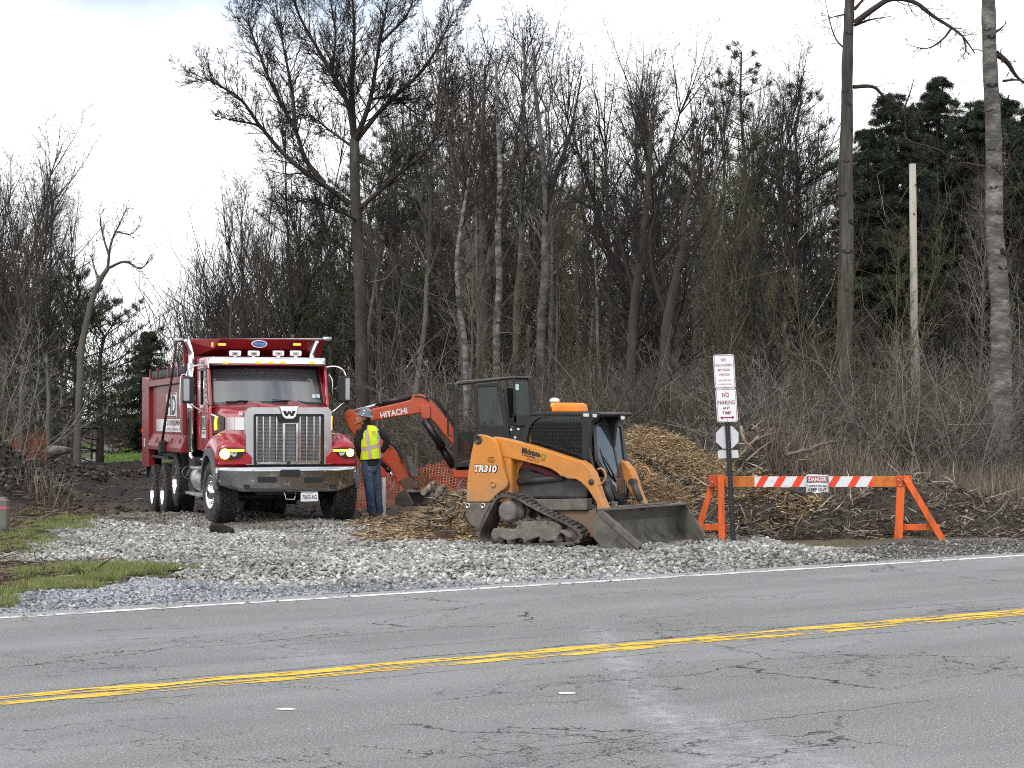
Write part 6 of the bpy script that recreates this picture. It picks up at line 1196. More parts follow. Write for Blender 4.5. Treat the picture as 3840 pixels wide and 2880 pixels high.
for k, (y0_, y1_) in enumerate(((.0, .36), (WID-.36, WID))):
    tk_ = track(y0_, y1_); ym = y0_ if k == 0 else y0_+.02
    px_, _, pz_ = S6([(615, 1100)])[0]
    c = MB(); c.lathe([(.001, -.0), (.10, 0), (.145, .015), (.155, .05), (.155, .10), (.19, .12), (.20, .20), (.12, .24)], (px_, ym+.005, pz_), (0, 1, 0), 26); Q_('final_drive', c, M['mud'], tk_)
    c = MB(); nt_ = 15; V = []
    for j in range(nt_*4): a = 2*PI*j/(nt_*4); r = .255 if j % 4 in (0, 1) else .225; V.append((px_+r*math.cos(a), ym+.21, pz_+r*math.sin(a)))
    c.prism(V, (0, .05, 0)); Q_('sprocket', c, M['mudsteel'], tk_)
    f_ = [(385, 1400), (420, 1320), (560, 1322), (700, 1330), (735, 1275), (790, 1235), (950, 1222), (1180, 1225), (1240, 1240), (1305, 1290), (1290, 1380), (1240, 1480), (1110, 1492), (1010, 1432), (850, 1490), (760, 1448), (620, 1490), (510, 1440), (430, 1465)]
    c = MB(); c.prism([(a, ym+.04, z) for a, _, z in S6(f_)], (0, .22, 0)); Q_('roller_frame', c, M['mud'], tk_, bevel=.02)
    rg_ = random.Random(5)
    c = MB()
    for j in range(46):
        a, _, z = S6([(rg_.uniform(560, 1280), rg_.uniform(1195, 1250))])[0]; c.box((a, ym+rg_.uniform(.06, .24), z-.01), (rg_.uniform(.03, .08),)*2+(rg_.uniform(.02, .05),), (rg_.random(), rg_.random(), rg_.random()))
    Q_('caked_mud', c, M['mud'], tk_)
    for (x, y, r) in ((450, 1440, .115), (620, 1490, .07), (830, 1485, .07), (1040, 1480, .07), (1230, 1475, .07), (1430, 1415, .145)):
        a, _, z = S6([(x, y)])[0]; c = MB(); c.lathe([(.001, .0), (r*.45, 0), (r*.5, .02), (r*.8, .03), (r, .05), (r, .14), (r*.6, .17)], (a, ym+.05, z), (0, 1, 0), 22); Q_('roller' if r < .1 else 'idler', c, M['mudsteel'], tk_)
    c = MB(); c.prism([(a, ym+.02, z) for a, _, z in S6([(1300, 1335), (1370, 1340), (1450, 1400), (1460, 1440), (1420, 1448), (1300, 1370)])], (0, .05, 0)); Q_('idler_bracket', c, M['mud'], tk_, bevel=.012)
# cab
cy0, cy1 = .30, WID-.30
so_ = S2([(1130, 520), (1124, 430), (1135, 360), (1160, 310), (1205, 278), (1260, 268), (1545, 264), (1560, 300), (1535, 330), (1510, 580), (1330, 560)], cy0); si_ = S2([(1155, 500), (1148, 430), (1160, 365), (1185, 325), (1220, 302), (1270, 296), (1470, 294), (1478, 310), (1478, 345), (1476, 552), (1330, 520)], cy0)
for dy, sg in ((0, 1), (cy1-cy0, -1)):
    b = MB(); frame_ring(b, sh(so_, dy), sh(si_, dy), (0, sg*.06, 0)); cf = Q_('cab_side', b, M['plastic'], bevel=.008)
    b = MB(); b.prism(sh(si_, dy+sg*.03), (0, sg*.004, 0)); Q_('side_window', b, M['dglass2'] if 'dglass2' in M else M.setdefault('dglass2', glassmat('grey cab glass', (.42, .50, .48), 1.5, .97)), cf)
    b = MB(); xs0, xs1 = min(p[0] for p in si_), max(p[0] for p in si_); z0_, z1_ = min(p[2] for p in si_), max(p[2] for p in si_); yy = cy0+dy+sg*.012
    poly2 = [(p[0], p[2]) for p in si_]; ins = lambda a, c: bool(inpoly(np.array([a]), np.array([c]), poly2)[0])
    for k in range(30):
        x = xs0+(k+.5)*(xs1-xs0)/19
        if x > xs1: break
        run = [z for z in lin(z0_, z1_, 60) if ins(x, z)]
        if run: b.bar((x, yy, run[0]), (x, yy, run[-1]), .0036, .0036, (0, 1, 0))
    for k in range(11):
        z = z0_+(k+.5)*(z1_-z0_)/11; run = [x for x in lin(xs0, xs1, 80) if ins(x, z)]
        if run: b.bar((run[0], yy-.002*sg, z), (run[-1], yy-.002*sg, z), .0036, .0036, (0, 1, 0))
    Q_('window_guard', b, M['plastic'], cf)
rz_ = max(p[2] for p in so_); rx0, rx1 = S2([(1150, 270)], cy0)[0][0], S2([(1545, 270)], cy0)[0][0]
b = MB(); b.span((rx0+.08, cy0-.01, rz_-.05), (rx1, cy1+.01, rz_)); b.prism([(rx1-.02, cy0-.06, rz_-.075), (rx1+.16, cy0-.06, rz_-.06), (rx1+.18, cy0-.06, rz_-.03), (rx1+.15, cy0-.06, rz_-.005), (rx1-.02, cy0-.06, rz_-.002)], (0, cy1-cy0+.12, 0)); rf_ = Q_('cab_roof', b, M['plastic'], bevel=.012)
b = MB(); b.span((rx0+.02, cy0+.06, .95), (rx0+.06, cy1-.06, rz_-.06)); Q_('cab_rear', b, M['plastic'])
fx_ = rx1+.02
XT = lambda pts: [LF.fx(D7(*p), fx_-.24*(LF.fx(D7(*p), fx_)[2]-.9)) for p in pts]
for zx0, zx1, zy0, zy1 in ((240, 305, 187, 235), (337, 386, 192, 242), (630, 674, 214, 264)):
    a, c = X7([(zx0, zy0), (zx1, zy1)], rx1+.19); q = MB(); q.prism(rrect(a[1], c[1], c[2], a[2], .012, 3, rx1+.155, 'yz'), (.03, 0, 0)); hl = Q_('work_lamp', q, M['plastic'], rf_, bevel=.005); q = MB(); q.prism(rrect(a[1]+.01, c[1]-.01, c[2]+.01, a[2]-.01, .01, 3, rx1+.184, 'yz'), (.006, 0, 0)); Q_('lamp_lens', q, mat('bright lamp lens', (.75, .75, .72), .2), rf_)
do = XT([(315, 320), (360, 300), (400, 270), (412, 215), (525, 218), (555, 290), (630, 322), (665, 620), (692, 700), (695, 1090), (560, 1080), (470, 900), (350, 690)]); di = XT([(352, 335), (385, 318), (418, 290), (430, 245), (508, 247), (538, 308), (608, 338), (640, 640), (655, 720), (660, 1025), (580, 1020), (500, 880), (378, 660)])
b = MB(); frame_ring(b, do, di, (.04, 0, 0)); dr = Q_('cab_door', b, M['plastic'], bevel=.008)
b = MB(); b.prism([(p[0]+.015, p[1], p[2]) for p in di], (.004, 0, 0)); Q_('door_glass', b, glassmat('door glass', (.45, .52, .52), 3.2, .90), dr)
b = MB(); w_ = X7([(415, 560), (450, 690), (520, 830), (575, 895)], fx_+.0); b.tube(w_, .012, 6); b.tube(X7([(455, 650), (540, 800), (580, 905)], fx_+.02), .012, 6); Q_('wiper', b, M['plastic'], dr)
b = MB(); b.span((fx_-.04, cy0, .62), (fx_, cy1, 1.0)); b.bar((fx_-.02, cy0+.03, 1.0), (fx_-.22, cy0+.03, rz_-.06), .05, .05); b.bar((fx_-.02, cy1-.03, 1.), (fx_-.22, cy1-.03, rz_-.06), .05, .05); Q_('cab_front', b, M['plastic'], bevel=.01)
pc = X7([(545, 1138)], fx_+.05)[0]; b = MB(); q_ = X7([(470, 1090), (700, 1092), (705, 1190), (500, 1190)], fx_+.04); b.prism(q_, (-.2, 0, 0)); fp = Q_('front_panel', b, M['plastic'], bevel=.01)
text('maker_lettering', 'CASE', (fx_+.05, pc[1], pc[2]), (0, 1, 0), (0, 0, 1), .065, M['white'], fp, .004, .02, alt=.24)
b = MB(); b.box((rx0+.45, (cy0+cy1)/2, 1.05), (.42, .44, .12)); b.box((rx0+.25, (cy0+cy1)/2, 1.32), (.12, .42, .5), (0, -.15, 0)); Q_('operator_seat', b, M['seat'], bevel=.04)
b = MB()
for y in (cy0+.12, cy1-.12): b.tube([(fx_-.35, y, .95), (fx_-.33, y, 1.25)], .018, 8); b.box((fx_-.33, y, 1.28), (.05, .05, .1))
b.span((rx0+.06, cy0+.06, .93), (fx_-.04, cy1-.06, .97)); Q_('control_levers', b, M['plastic'])
a, c = S2([(1317, 263), (1473, 213)], .62); b = MB(); b.loft([[(a[0], .52, rz_), (c[0], .52, rz_), (c[0], .82, rz_), (a[0], .82, rz_)], [(a[0]+.01, .52, rz_+.10), (c[0]-.02, .52, rz_+.10), (c[0]-.02, .82, rz_+.10), (a[0]+.01, .82, rz_+.10)], [(a[0]+.05, .55, rz_+.135), (c[0]-.07, .55, rz_+.13), (c[0]-.07, .8, rz_+.13), (a[0]+.05, .8, rz_+.135)]], smooth=False); Q_('roof_box', b, mat('bright orange plastic', (.85, .24, .02), .45, var=.1), rf_, bevel=.03, seg=3)
p = S2([(1314, 235)], .6)[0]; b = MB(); b.lathe([(.001, 0), (.055, 0), (.06, .03), (.055, .09), (.05, .095)], (p[0], .6, rz_+.05), (0, 0, 1), 18); b.cyl((p[0], .6, rz_-.02), (p[0], .6, rz_+.05), .02, n=8); bc = Q_('beacon', b, mat('yellow beacon lens', (.75, .42, .01), .25, coat=.5), rf_); b = MB(); b.lathe([(.06, .09), (.072, .10), (.068, .13), (.04, .15), (.001, .155)], (p[0], .6, rz_+.05), (0, 0, 1), 18); Q_('beacon_cap', b, M['white'], bc)
# tilt cylinders and coupler
for (x0_, y0_, x1_, y1_, yy) in ((460, 905, 570, 1195, .32), (757, 905, 872, 1195, WID-.32)):
    a = LF.fy(D7(x0_, y0_), yy); c = LF.fy(D7(x1_, y1_), yy); m_ = [(a[i]*.35+c[i]*.65) for i in range(3)]; q = MB(); q.tube([a, m_], .048, 14); q.tube([m_, c], .03, 10); q.cyl((a[0], a[1]-.05, a[2]), (a[0], a[1]+.05, a[2]), .05, n=12); Q_('tilt_cylinder', q, M['dkgray'])
BXR = LF.fy(D7(440, 1195), -.12)[0]; BZ = .575
bx0 = BXR-.05; wL, wR = -.12, LF.fx(D7(1408, 1212), BXR+.12)[1]-.12
prof = [(bx0, BZ), (bx0-.10, .40), (bx0-.08, .20), (bx0+.05, .075), (bx0+.30, .05), (bx0+.68, .045)]
tfw = lambda x, y: bx0+(x-bx0)*(1 if y == wL or x < bx0 else .55)
b = MB(); b.grid([[(tfw(x, y), y, z) for y in (wL, wR)] for x, z in prof], smooth=False); bk = Q_('bucket', b, M['bucket'], solid=.025)
for y, s in ((wL, 1), (wR, -1)):
    sp_ = [(bx0, BZ), (bx0+.07, BZ), (bx0+.68, .10), (bx0+.68, .045), (bx0+.3, .05), (bx0+.05, .075), (bx0-.08, .20), (bx0-.10, .40)]; q = MB(); q.prism([(tfw(x, y), y-s*.014, z) for x, z in sp_], (0, s*.018, 0)); Q_('bucket_side', q, M['bucket'], bk)
    q = MB(); q.bar((bx0+.03, y-s*.02, BZ-.03), (tfw(bx0+.66, y), y-s*.02, .105), .04, .09, (.6, 0, 1)); Q_('side_edge', q, M['mudsteel'], bk, bevel=.006)
q = MB(); q.span((bx0-.015, wL-.02, BZ-.005), (bx0+.13, wR+.02, BZ+.022)); Q_('top_lip', q, M['bucket'], bk, bevel=.005)
for t0, t1 in ((.17, .36), (.42, .56), (.60, .78)): q = MB(); q.span((bx0-.04, wL+(wR-wL)*t0, BZ+.024), (bx0+.10, wL+(wR-wL)*t1, BZ+.042)); Q_('step_plate', q, M['mudsteel'], bk, bevel=.004)
q = MB(); q.span((bx0-.16, .2, .22), (bx0-.09, WID-.2, .60)); q.span((bx0-.35, .22, .3), (bx0-.16, .4, .58)); q.span((bx0-.35, WID-.4, .3), (bx0-.16, WID-.22, .58)); Q_('coupler', q, M['dkgray'], bevel=.01)
# ================================================================== the small excavator
EF = Frame(-2.0, 34.2, 0, 0); M['exo'] = mat('red orange excavator paint', (.50, .070, .018), .4, coat=.35, var=.08, dirt=(.12, .07, .05), dscale=3, damt=.5, dzone=(.2, 1.4, .2))
ex = empty('excavator', EF.l, 0, 'red orange mini excavator with a black cab, its bucket resting on brush', 'excavator')
e2 = lambda pts, y=0.: [EF.fy(Z2(*p), y) for p in pts]; e5 = lambda pts, y=0.: [EF.fy(D5(*p), y) for p in pts]; e4 = lambda pts, y=0.: [EF.fy(D4(*p), y) for p in pts]; eE = lambda pts, y=0.: [EF.fy(E5(*p), y) for p in pts]
def E_(name, mb, m, parent=ex, **k): return mb.build(name, m, parent, **k)
yb0, yb1 = 1.15, 1.45   # boom plane
b = MB(); b.prism(e2([(205, 262), (215, 245), (300, 226), (380, 208), (450, 190), (458, 162), (520, 158), (562, 186), (622, 252), (692, 340), (745, 402), (812, 470), (812, 530), (760, 520), (700, 458), (650, 402), (600, 336), (566, 304), (530, 304), (505, 272), (430, 285), (300, 302), (205, 322), (150, 335), (140, 300)], yb0), (0, yb1-yb0, 0)); bo = E_('boom', b, M['exo'], bevel=.025, seg=3)
cpt = e2([(347, 270)], yb0)[0]; d1 = Vector(e2([(425, 255)], yb0)[0])-Vector(e2([(268, 285)], yb0)[0]); text('boom_lettering', 'HITACHI', (cpt[0], yb0-.004, cpt[2]), d1.normalized(), d1.cross(Vector((0, -1, 0))).normalized() if d1.cross(Vector((0, -1, 0))).z > 0 else -d1.cross(Vector((0, -1, 0))).normalized(), .115, M['white'], bo, .002, .025, alt=d1.length*1.02)
b = MB(); b.prism(e2([(500, 225), (566, 225), (566, 300), (548, 306), (518, 300)], yb0-.05), (0, .4, 0)); E_('cylinder_bracket', b, M['exo'], bo, bevel=.01)
b = MB(); b.prism(e2([(56, 300), (60, 262), (72, 250), (95, 252), (118, 275), (165, 310), (230, 365), (300, 452), (335, 475), (385, 530), (440, 615), (448, 655), (425, 668), (440, 690), (405, 710), (362, 690), (352, 640), (285, 548), (180, 450), (110, 410), (70, 350)], yb0+.04), (0, .2, 0)); st = E_('stick', b, M['exo'], bevel=.02, seg=3)
p = e2([(75, 272)], yb0+.03)[0]; c = MB(); c.cyl(p, (p[0], p[1]+.24, p[2]), .06, n=14); E_('pin', c, M['exo'], st)
def hyd(name, P, r0, r1, y, par=ex):
    a, m_, c = e2(P, y); q = MB(); q.tube([a, m_], r1, 12); o = E_(name, q, M['chrome'], par); q = MB(); q.tube([m_, c], r0, 14); d = (Vector(c)-Vector(m_)).normalized(); q.tube([Vector(m_), Vector(m_)+d*.08], r0*1.2, 14); E_('barrel', q, M['plastic'], o); return o
hyd('stick_cylinder', [(90, 262), (255, 218), (458, 172)], .055, .025, yb0+.12)
hyd('boom_cylinder', [(530, 312), (620, 455), (708, 596)], .075, .045, yb0+.1)
b = MB(); b.tube(e2([(532, 312), (640, 480)], yb0-.0), .075, 12); E_('cylinder_guard', b, M['plastic'])
hyd('bucket_cylinder', [(352, 664), (320, 620), (215, 500)], .045, .025, yb0+.02)
b = MB()
for off in (0, 10, 20): b.tube(bez(e2([(540, 178-off*.3), (585+off, 192), (640+off, 258), (690+off, 330), (720+off, 380)], yb0-.02), 4), .012, 6)
b.tube(bez(e2([(300, 470), (330, 452), (380, 500), (400, 545)], yb0), 4), .013, 6); b.tube(bez(e2([(310, 478), (345, 470), (385, 530), (395, 570)], yb0), 4), .013, 6); b.tube(bez(e2([(470, 168), (520, 172), (560, 200)], yb0-.02), 4), .012, 6); E_('hose_bundle', b, M['plastic'], bo)
b = MB(); b.prism(e4([(870, 800), (885, 770), (955, 770), (970, 850), (1010, 930), (1040, 960), (1042, 1035), (955, 1042), (905, 960)], yb0-.06), (0, .25, 0)); th = E_('thumb', b, mat('thumb steel', (.10, .10, .10), .6, var=.3, dirt=(.14, .11, .09), damt=.5), bevel=.01)
tz = []
for k in range(8): tz += [(838+k*9, 760+k*28), (822+k*9+(0), 776+k*28)]
b = MB(); b.prism(e4([(870, 745)]+[(830, 760), (850, 790), (832, 805), (856, 835), (842, 852), (868, 882), (855, 900), (884, 930), (872, 950), (905, 985), (930, 1000), (905, 880)], yb0-.09), (0, .05, 0)); E_('serrated_edge', b, M['dkgray'], th)
b = MB(); b.prism(e4([(770, 1100), (860, 1050), (960, 1050), (1040, 1120), (1045, 1200), (980, 1240), (900, 1235), (850, 1200)], yb0-.04), (0, .3, 0)); b.cyl(e4([(1010, 1160)], yb0-.1)[0], e4([(1010, 1160)], yb0+.35)[0], .06, n=14); E_('coupler', b, mat('rusty coupler', (.07, .055, .05), .7, var=.3, dirt=(.16, .08, .05), damt=.6), bevel=.015)
w_ = Vector((.50, .25, 0)); lp = [Vector(p) for p in eE([(752, 800), (758, 700), (800, 625), (870, 568), (925, 578), (1040, 792), (1010, 812), (870, 818)], yb0-.15)]
b = MB(); b.prism(lp, (.012, -.012, 0)); ep = E_('excavator_bucket', b, mat('dark bucket steel', (.045, .043, .042), .55, metal=.3, var=.3, dirt=(.10, .08, .06), damt=.5)); ep.name = 'bucket'
b = MB(); b.prism([p+w_ for p in lp], (.012, -.012, 0)); E_('bucket_side', b, M['dkgray'], ep)
b = MB(); b.grid([[p, p+w_] for p in (lp[5], lp[6], lp[7], lp[0], lp[1], lp[2], lp[3], lp[4])], smooth=False); E_('bucket_shell', b, M['dkgray'], ep, solid=.015)
b = MB(); b.bar(lp[4]+Vector((0, -.01, 0)), lp[5]+Vector((0, -.01, 0)), .02, .03); b.bar(lp[4]+w_, lp[5]+w_, .02, .03); b.tube([lp[4]-Vector((0, 0, .02)), lp[4]+w_*1.1-Vector((0, 0, .02))], .035, 10); E_('bucket_edge', b, M['bucket'], ep)
# upper body and cab
cb0, cb1 = .0, 1.0
b = MB(); b.prism(e2([(703, 606), (800, 602), (1130, 602), (1140, 420), (1110, 405), (1045, 420), (1030, 640), (1010, 668), (705, 662)], .05), (0, 1.5, 0)); E_('body', b, M['exo'], bevel=.03)
b = MB(); b.prism(e5([(850, 700), (910, 690), (1060, 690), (1060, 900), (860, 900)], .03), (0, .9, 0)); ec = E_('engine_cover', b, M['plastic'], bevel=.02)
for x, y in ((882, 736), (968, 731), (930, 830)): p = e5([(x, y)], .02)[0]; c = MB(); c.cyl(p, (p[0], p[1]+.03, p[2]), .022, n=12); E_('cover_bolt', c, M['white'], ec)
out_ = e5([(185, 230), (200, 185), (250, 155), (900, 98), (1125, 98), (1130, 135), (900, 128), (260, 205), (235, 230)], cb0); b = MB(); b.prism(out_, (0, cb1, 0)); E_('cab_roof', b, mat('glossy black paint', (.010, .010, .012), .25, coat=.5, var=.1), bevel=.02)
cab_b = MB()
for y in (cb0, cb1-.07):
    cab_b.prism(e5([(183, 225), (250, 215), (252, 300), (245, 1090), (262, 1130), (395, 1100), (395, 1180), (200, 1190)], y), (0, .07, 0)); cab_b.prism(e5([(905, 125), (930, 125), (950, 660), (915, 660)], y), (0, .05, 0)); cab_b.prism(e5([(1085, 125), (1130, 125), (1157, 560), (1110, 600)], y), (0, .05, 0)); cab_b.prism(e5([(900, 560), (1157, 560), (1050, 700), (915, 690)], y), (0, .05, 0)); cab_b.prism(e5([(785, 240), (830, 240), (870, 700), (840, 700)], y), (0, .04, 0))
cab_b.prism(e5([(1085, 125), (1130, 125), (1157, 560), (1050, 700)], cb0+.05), (0, cb1-.1, 0)); cab_b.prism(e5([(200, 1110), (395, 1105), (1040, 700), (1040, 880), (395, 1190), (200, 1192)], cb0+.07), (0, cb1-.14, 0))
cab_b.prism(e5([(785, 240), (905, 240), (915, 690), (850, 690)], cb1-.08), (0, .03, 0)); cab_b.prism(e5([(850, 600), (1040, 600), (1040, 690), (860, 690)], cb0+.1), (0, cb1-.2, 0))  # dark panels added inside, standing in for the shaded rear interior
cbm = E_('cab', cab_b, M['plastic'], bevel=.008)
b = MB(); b.prism(e5([(245, 770), (450, 765), (400, 1095), (262, 1095), (247, 1060)], cb0+.03), (0, .004, 0)); E_('lower_window', b, M['dglass2'], cbm)
for yy in (cb0+.02, cb1-.04): b = MB(); b.prism(e5([(930, 165), (1085, 165), (1110, 560), (950, 560)], yy), (0, .004, 0)); E_('rear_window', b, glassmat('green tinted glass', (.42, .52, .46), 1.5, .97), cbm)
b = MB(); p = e5([(950, 228)], cb0+.012)[0]; b.box(p, (.075, .003, .11)); E_('window_sticker', b, mat('pale green sticker', (.45, .65, .58), .5), cbm)
dO = e5([(438, 240), (452, 200), (485, 183), (600, 176), (715, 170), (748, 188), (770, 230), (800, 400), (850, 700), (868, 885), (640, 840), (480, 800), (462, 700), (450, 450)], -.06); dI = e5([(482, 262), (490, 240), (510, 230), (600, 224), (690, 222), (712, 234), (722, 262), (745, 420), (795, 655), (770, 686), (650, 680), (520, 668), (503, 640), (490, 450)], -.06)
b = MB(); frame_ring(b, dO, dI, (0, .05, 0)); dd = E_('cab_door', b, M['plastic'], bevel=.012)
b = MB(); b.prism(sh(dI, .02), (0, .004, 0)); E_('door_glass', b, M['dglass2'], dd)
b = MB(); b.tube(e5([(555, 665), (575, 640), (630, 640), (665, 655)], -.08), .012, 6); b.tube(e5([(430, 722), (458, 722)], -.05), .02, 8); E_('door_handle', b, M['plastic'], dd)
b = MB(); b.tube(bez(e5([(180, 412), (140, 418), (128, 450), (128, 760), (140, 805), (180, 812)], -.02), 4), .016, 8); E_('grab_rail', b, M['plastic'], cbm)
b = MB(); p = e5([(155, 222)], .05)[0]; b.box(p, (.12, .14, .13)); b.bar(p, e5([(200, 260)], .05)[0], .03, .04); E_('cab_lamp', b, M['plastic'], cbm, bevel=.02)
p = e2([(870, 430)], .5)[0]; b = MB(); b.box((p[0], .5, p[2]), (.45, .5, .14)); b.box((p[0]+.25, .5, p[2]+.42), (.13, .48, .7), (0, .12, 0)); b.box((p[0]+.33, .5, p[2]+.85), (.1, .3, .2)); b.tube([(p[0]-.2, .3, p[2]-.1), (p[0]-.25, .3, p[2]+.25)], .02, 8); b.tube([(p[0]-.2, .7, p[2]-.1), (p[0]-.25, .7, p[2]+.25)], .02, 8); E_('operator_seat', b, M['seat'], bevel=.04)
# undercarriage (mostly behind the chips)
gx_ = e2([(740, 700)], 0)[0][0]; gz_ = float(G(EF.l[0]+gx_+.8, 34.5))+.03
for y in (.05, 1.25):
    q = MB(); V = []; 
    for k in range(28):
        a = 2*PI*k/28; x = (.72 if math.cos(a) > 0 else -.72)+.24*math.cos(a); V.append((gx_+.95+x, y, gz_+.26+.24*math.sin(a)))
    q.prism(V, (0, .32, 0)); t_ = E_('track', q, M['track'], bevel=.02)
    for k in range(24): q = None
q = MB(); q.span((gx_+.3, .35, gz_+.15), (gx_+1.6, 1.3, gz_+.40)); q.cyl((gx_+.95, .8, gz_+.35), (gx_+.95, .8, .82), .38, n=24); E_('undercarriage', q, M['dkgray'])
# ================================================================== people
M['skin'] = mat('skin', (.50, .26, .18), .55, var=.06, rvar=0); M['hoodie'] = mat('black sweatshirt cloth', (.012, .012, .014), .95, var=.3, bump=.8, bscale=14)
M['jeans'] = mat('worn blue jeans', (.045, .070, .115), .9, var=.45, vscale=9, bump=1., bscale=13, dirt=(.12, .14, .17), dscale=4, damt=.35)
M['boot'] = mat('dusty work boots', (.13, .105, .08), .9, var=.2); M['beard'] = mat('ginger beard', (.33, .16, .07), .9, var=.3, vscale=40, bump=.8, bscale=90)
M['hat'] = mat('grey hard hat', (.10, .12, .15), .22, coat=.7, var=.1, vscale=8)
def ringz(c, rx, ry, n=14, tilt=None, ang=0.):
    """horizontal oval ring; ang turns it about z"""
    o = []
    for k in range(n):
        t = 2*PI*k/n; x, y = rx*math.cos(t), ry*math.sin(t); o.append((c[0]+x*math.cos(ang)-y*math.sin(ang), c[1]+x*math.sin(ang)+y*math.cos(ang), c[2]))
    return o
def limb_(mb, pts, rs, n=12, flat=1.): mb.tube(bez(pts, 4), list(np.interp(np.linspace(0, 1, (len(pts)-1)*4+1), np.linspace(0, 1, len(pts)), rs)), n, flat=flat)
def ball(mb, c, r, n=12):
    c = Vector(c); r = r if isinstance(r, (tuple, list)) else (r, r, r)
    rings = [[(c.x+r[0]*math.sin(a)*math.cos(t), c.y+r[1]*math.sin(a)*math.sin(t), c.z+r[2]*math.cos(a)) for t in [2*PI*k/n for k in range(n)]] for a in lin(.12, PI-.12, 9)]; mb.loft(rings)
def head_(mb, c, face, s=1., tilt=0.):
    """head with brow, nose, mouth, chin and ears, looking along face"""
    c = Vector(c); f = Vector(face).normalized(); r = f.cross(Vector((0, 0, 1))).normalized(); u = r.cross(f).normalized(); P = lambda a, b, d: c+f*a*s+r*b*s+u*d*s
    def ov(a, b, d, x, y, z, n=12):
        R_ = []
        for q in lin(.15, PI-.15, 8): R_.append([P(a+x*math.sin(q)*math.cos(t), b+y*math.sin(q)*math.sin(t), d+z*math.cos(q)) for t in [2*PI*k/n for k in range(n)]])
        mb.loft(R_)
    ov(-.012, 0, .03, .098, .078, .098); ov(.028, 0, -.035, .062, .056, .075); ov(.052, 0, -.085, .032, .035, .028); ov(.085, 0, .035, .018, .055, .014)
    for b in (-1, 1): ov(.055, b*.045, -.012, .028, .024, .024); ov(-.01, b*.080, -.005, .018, .012, .032)
    mb.tube([P(.088, 0, .02), P(.108, 0, -.012), P(.120, 0, -.030), P(.098, 0, -.040)], [.009, .012, .017, .012], 8); ov(.092, 0, -.062, .012, .024, .006); ov(.090, 0, -.074, .012, .022, .007)
    return P
def hand_(mb, w, d, pn, s=1.):
    """hand from the wrist along d, palm facing pn: palm, four bent fingers, thumb from the side"""
    w = Vector(w); d = Vector(d).normalized(); pn = Vector(pn).normalized(); sd = d.cross(pn).normalized()
    mb.tube([w-d*.02, w+d*.02, w+d*.055, w+d*.09], [.026, .034, .042, .038], 10, flat=.55)
    for k, (o, L) in enumerate(((-.030, .070), (-.010, .080), (.010, .076), (.029, .060))):
        a = w+d*.085+sd*o; b = a+(d*.85+pn*.5)*L*.45; c = b+(d*.4+pn*.9)*L*.35; e = c+(d*-.1+pn*1.)*L*.28; mb.tube([a, b, c, e], [.0105, .010, .0095, .008], 7)
    a = w+d*.03-sd*.035; b = a-sd*.028+d*.025+pn*.01; c = b+d*.032+pn*.022; mb.tube([a, b, c], [.013, .012, .009], 7)
WX, WY, _ = at(*D4(430, 1600), 33.5); K_ = .27728/3.75*33.5/F; gzw = float(G(WX, WY))+.075
def w(x, y, d=0.): return ((x-430)*K_, d, (1600-y)*K_)
wk = empty('person', (WX, WY, gzw), 0, 'worker in a high visibility vest and dark hard hat beside the red truck', 'person')
b = MB(); P = head_(b, w(288, 278, -.02), (-.93, .18, .14), .98); b.tube([w(330, 400, .02), w(310, 330, .0)], [.065, .058], 12)
b.loft([ringz(w(390, 850, .02), .15, .10), ringz(w(395, 700, .02), .145, .10), ringz(w(395, 560, .02), .175, .115), ringz(w(385, 450, .03), .19, .10), ringz(w(350, 405, .02), .09, .075)])
for pts, rs in (((w(245, 470, .02), w(225, 640, -.02), w(262, 800, .10)), (.055, .045, .032)), ((w(500, 480, .02), w(600, 575, .05), w(545, 730, .12)), (.055, .043, .032))): limb_(b, pts, rs)
hand_(b, w(266, 812, .11), (.15, .3, -.95), (.9, .2, 0)); hand_(b, w(540, 742, .13), (-.5, .3, -.7), (-.5, -.4, -.3))
for pts, rs in (((w(350, 870, .02), w(370, 1180, -.01), w(405, 1540, .03)), (.085, .062, .042)), ((w(455, 870, .05), w(480, 1180, .10), w(505, 1530, .16)), (.085, .062, .042))): limb_(b, pts, rs)
for (x, y, d) in ((385, 1575, 0), (490, 1568, .14)): b.tube([w(x+20, y, d), w(x-110, y+14, d)], [.04, .03], 10)
b.build('body', M['skin'], wk, remesh=.009)
b = MB(); limb_(b, [w(352, 860, .02), w(358, 1000, .0), w(372, 1180, -.02), w(392, 1380, .0), w(412, 1585, .03)], [.118, .108, .086, .078, .082], 16); limb_(b, [w(450, 860, .06), w(458, 1000, .08), w(472, 1180, .10), w(490, 1380, .12), w(508, 1570, .16)], [.112, .10, .082, .072, .076], 16)
b.loft([ringz(w(400, 1010, .03), .125, .105), ringz(w(402, 930, .03), .158, .12), ringz(w(400, 860, .03), .155, .115)])
rg_ = random.Random(8)
for (x, y, d, r_) in ((372, 1190, -.09, .02), (385, 1225, -.085, .018), (400, 1500, -.045, .018), (410, 1535, -.045, .02), (485, 1230, .03, .018), (360, 1060, -.10, .016)): b.tube([w(x-60, y-12, d+.03), w(x, y+8, d), w(x+58, y-8, d+.05)], [.006, r_, .006], 6)
b.build('jeans', M['jeans'], wk, remesh=.012)
b = MB(); b.loft([ringz(w(392, 925, .02), .160, .125), ringz(w(392, 860, .02), .166, .128), ringz(w(392, 700, .02), .158, .12), ringz(w(392, 560, .02), .185, .13), ringz(w(385, 455, .03), .205, .115), ringz(w(350, 405, .02), .10, .09)])
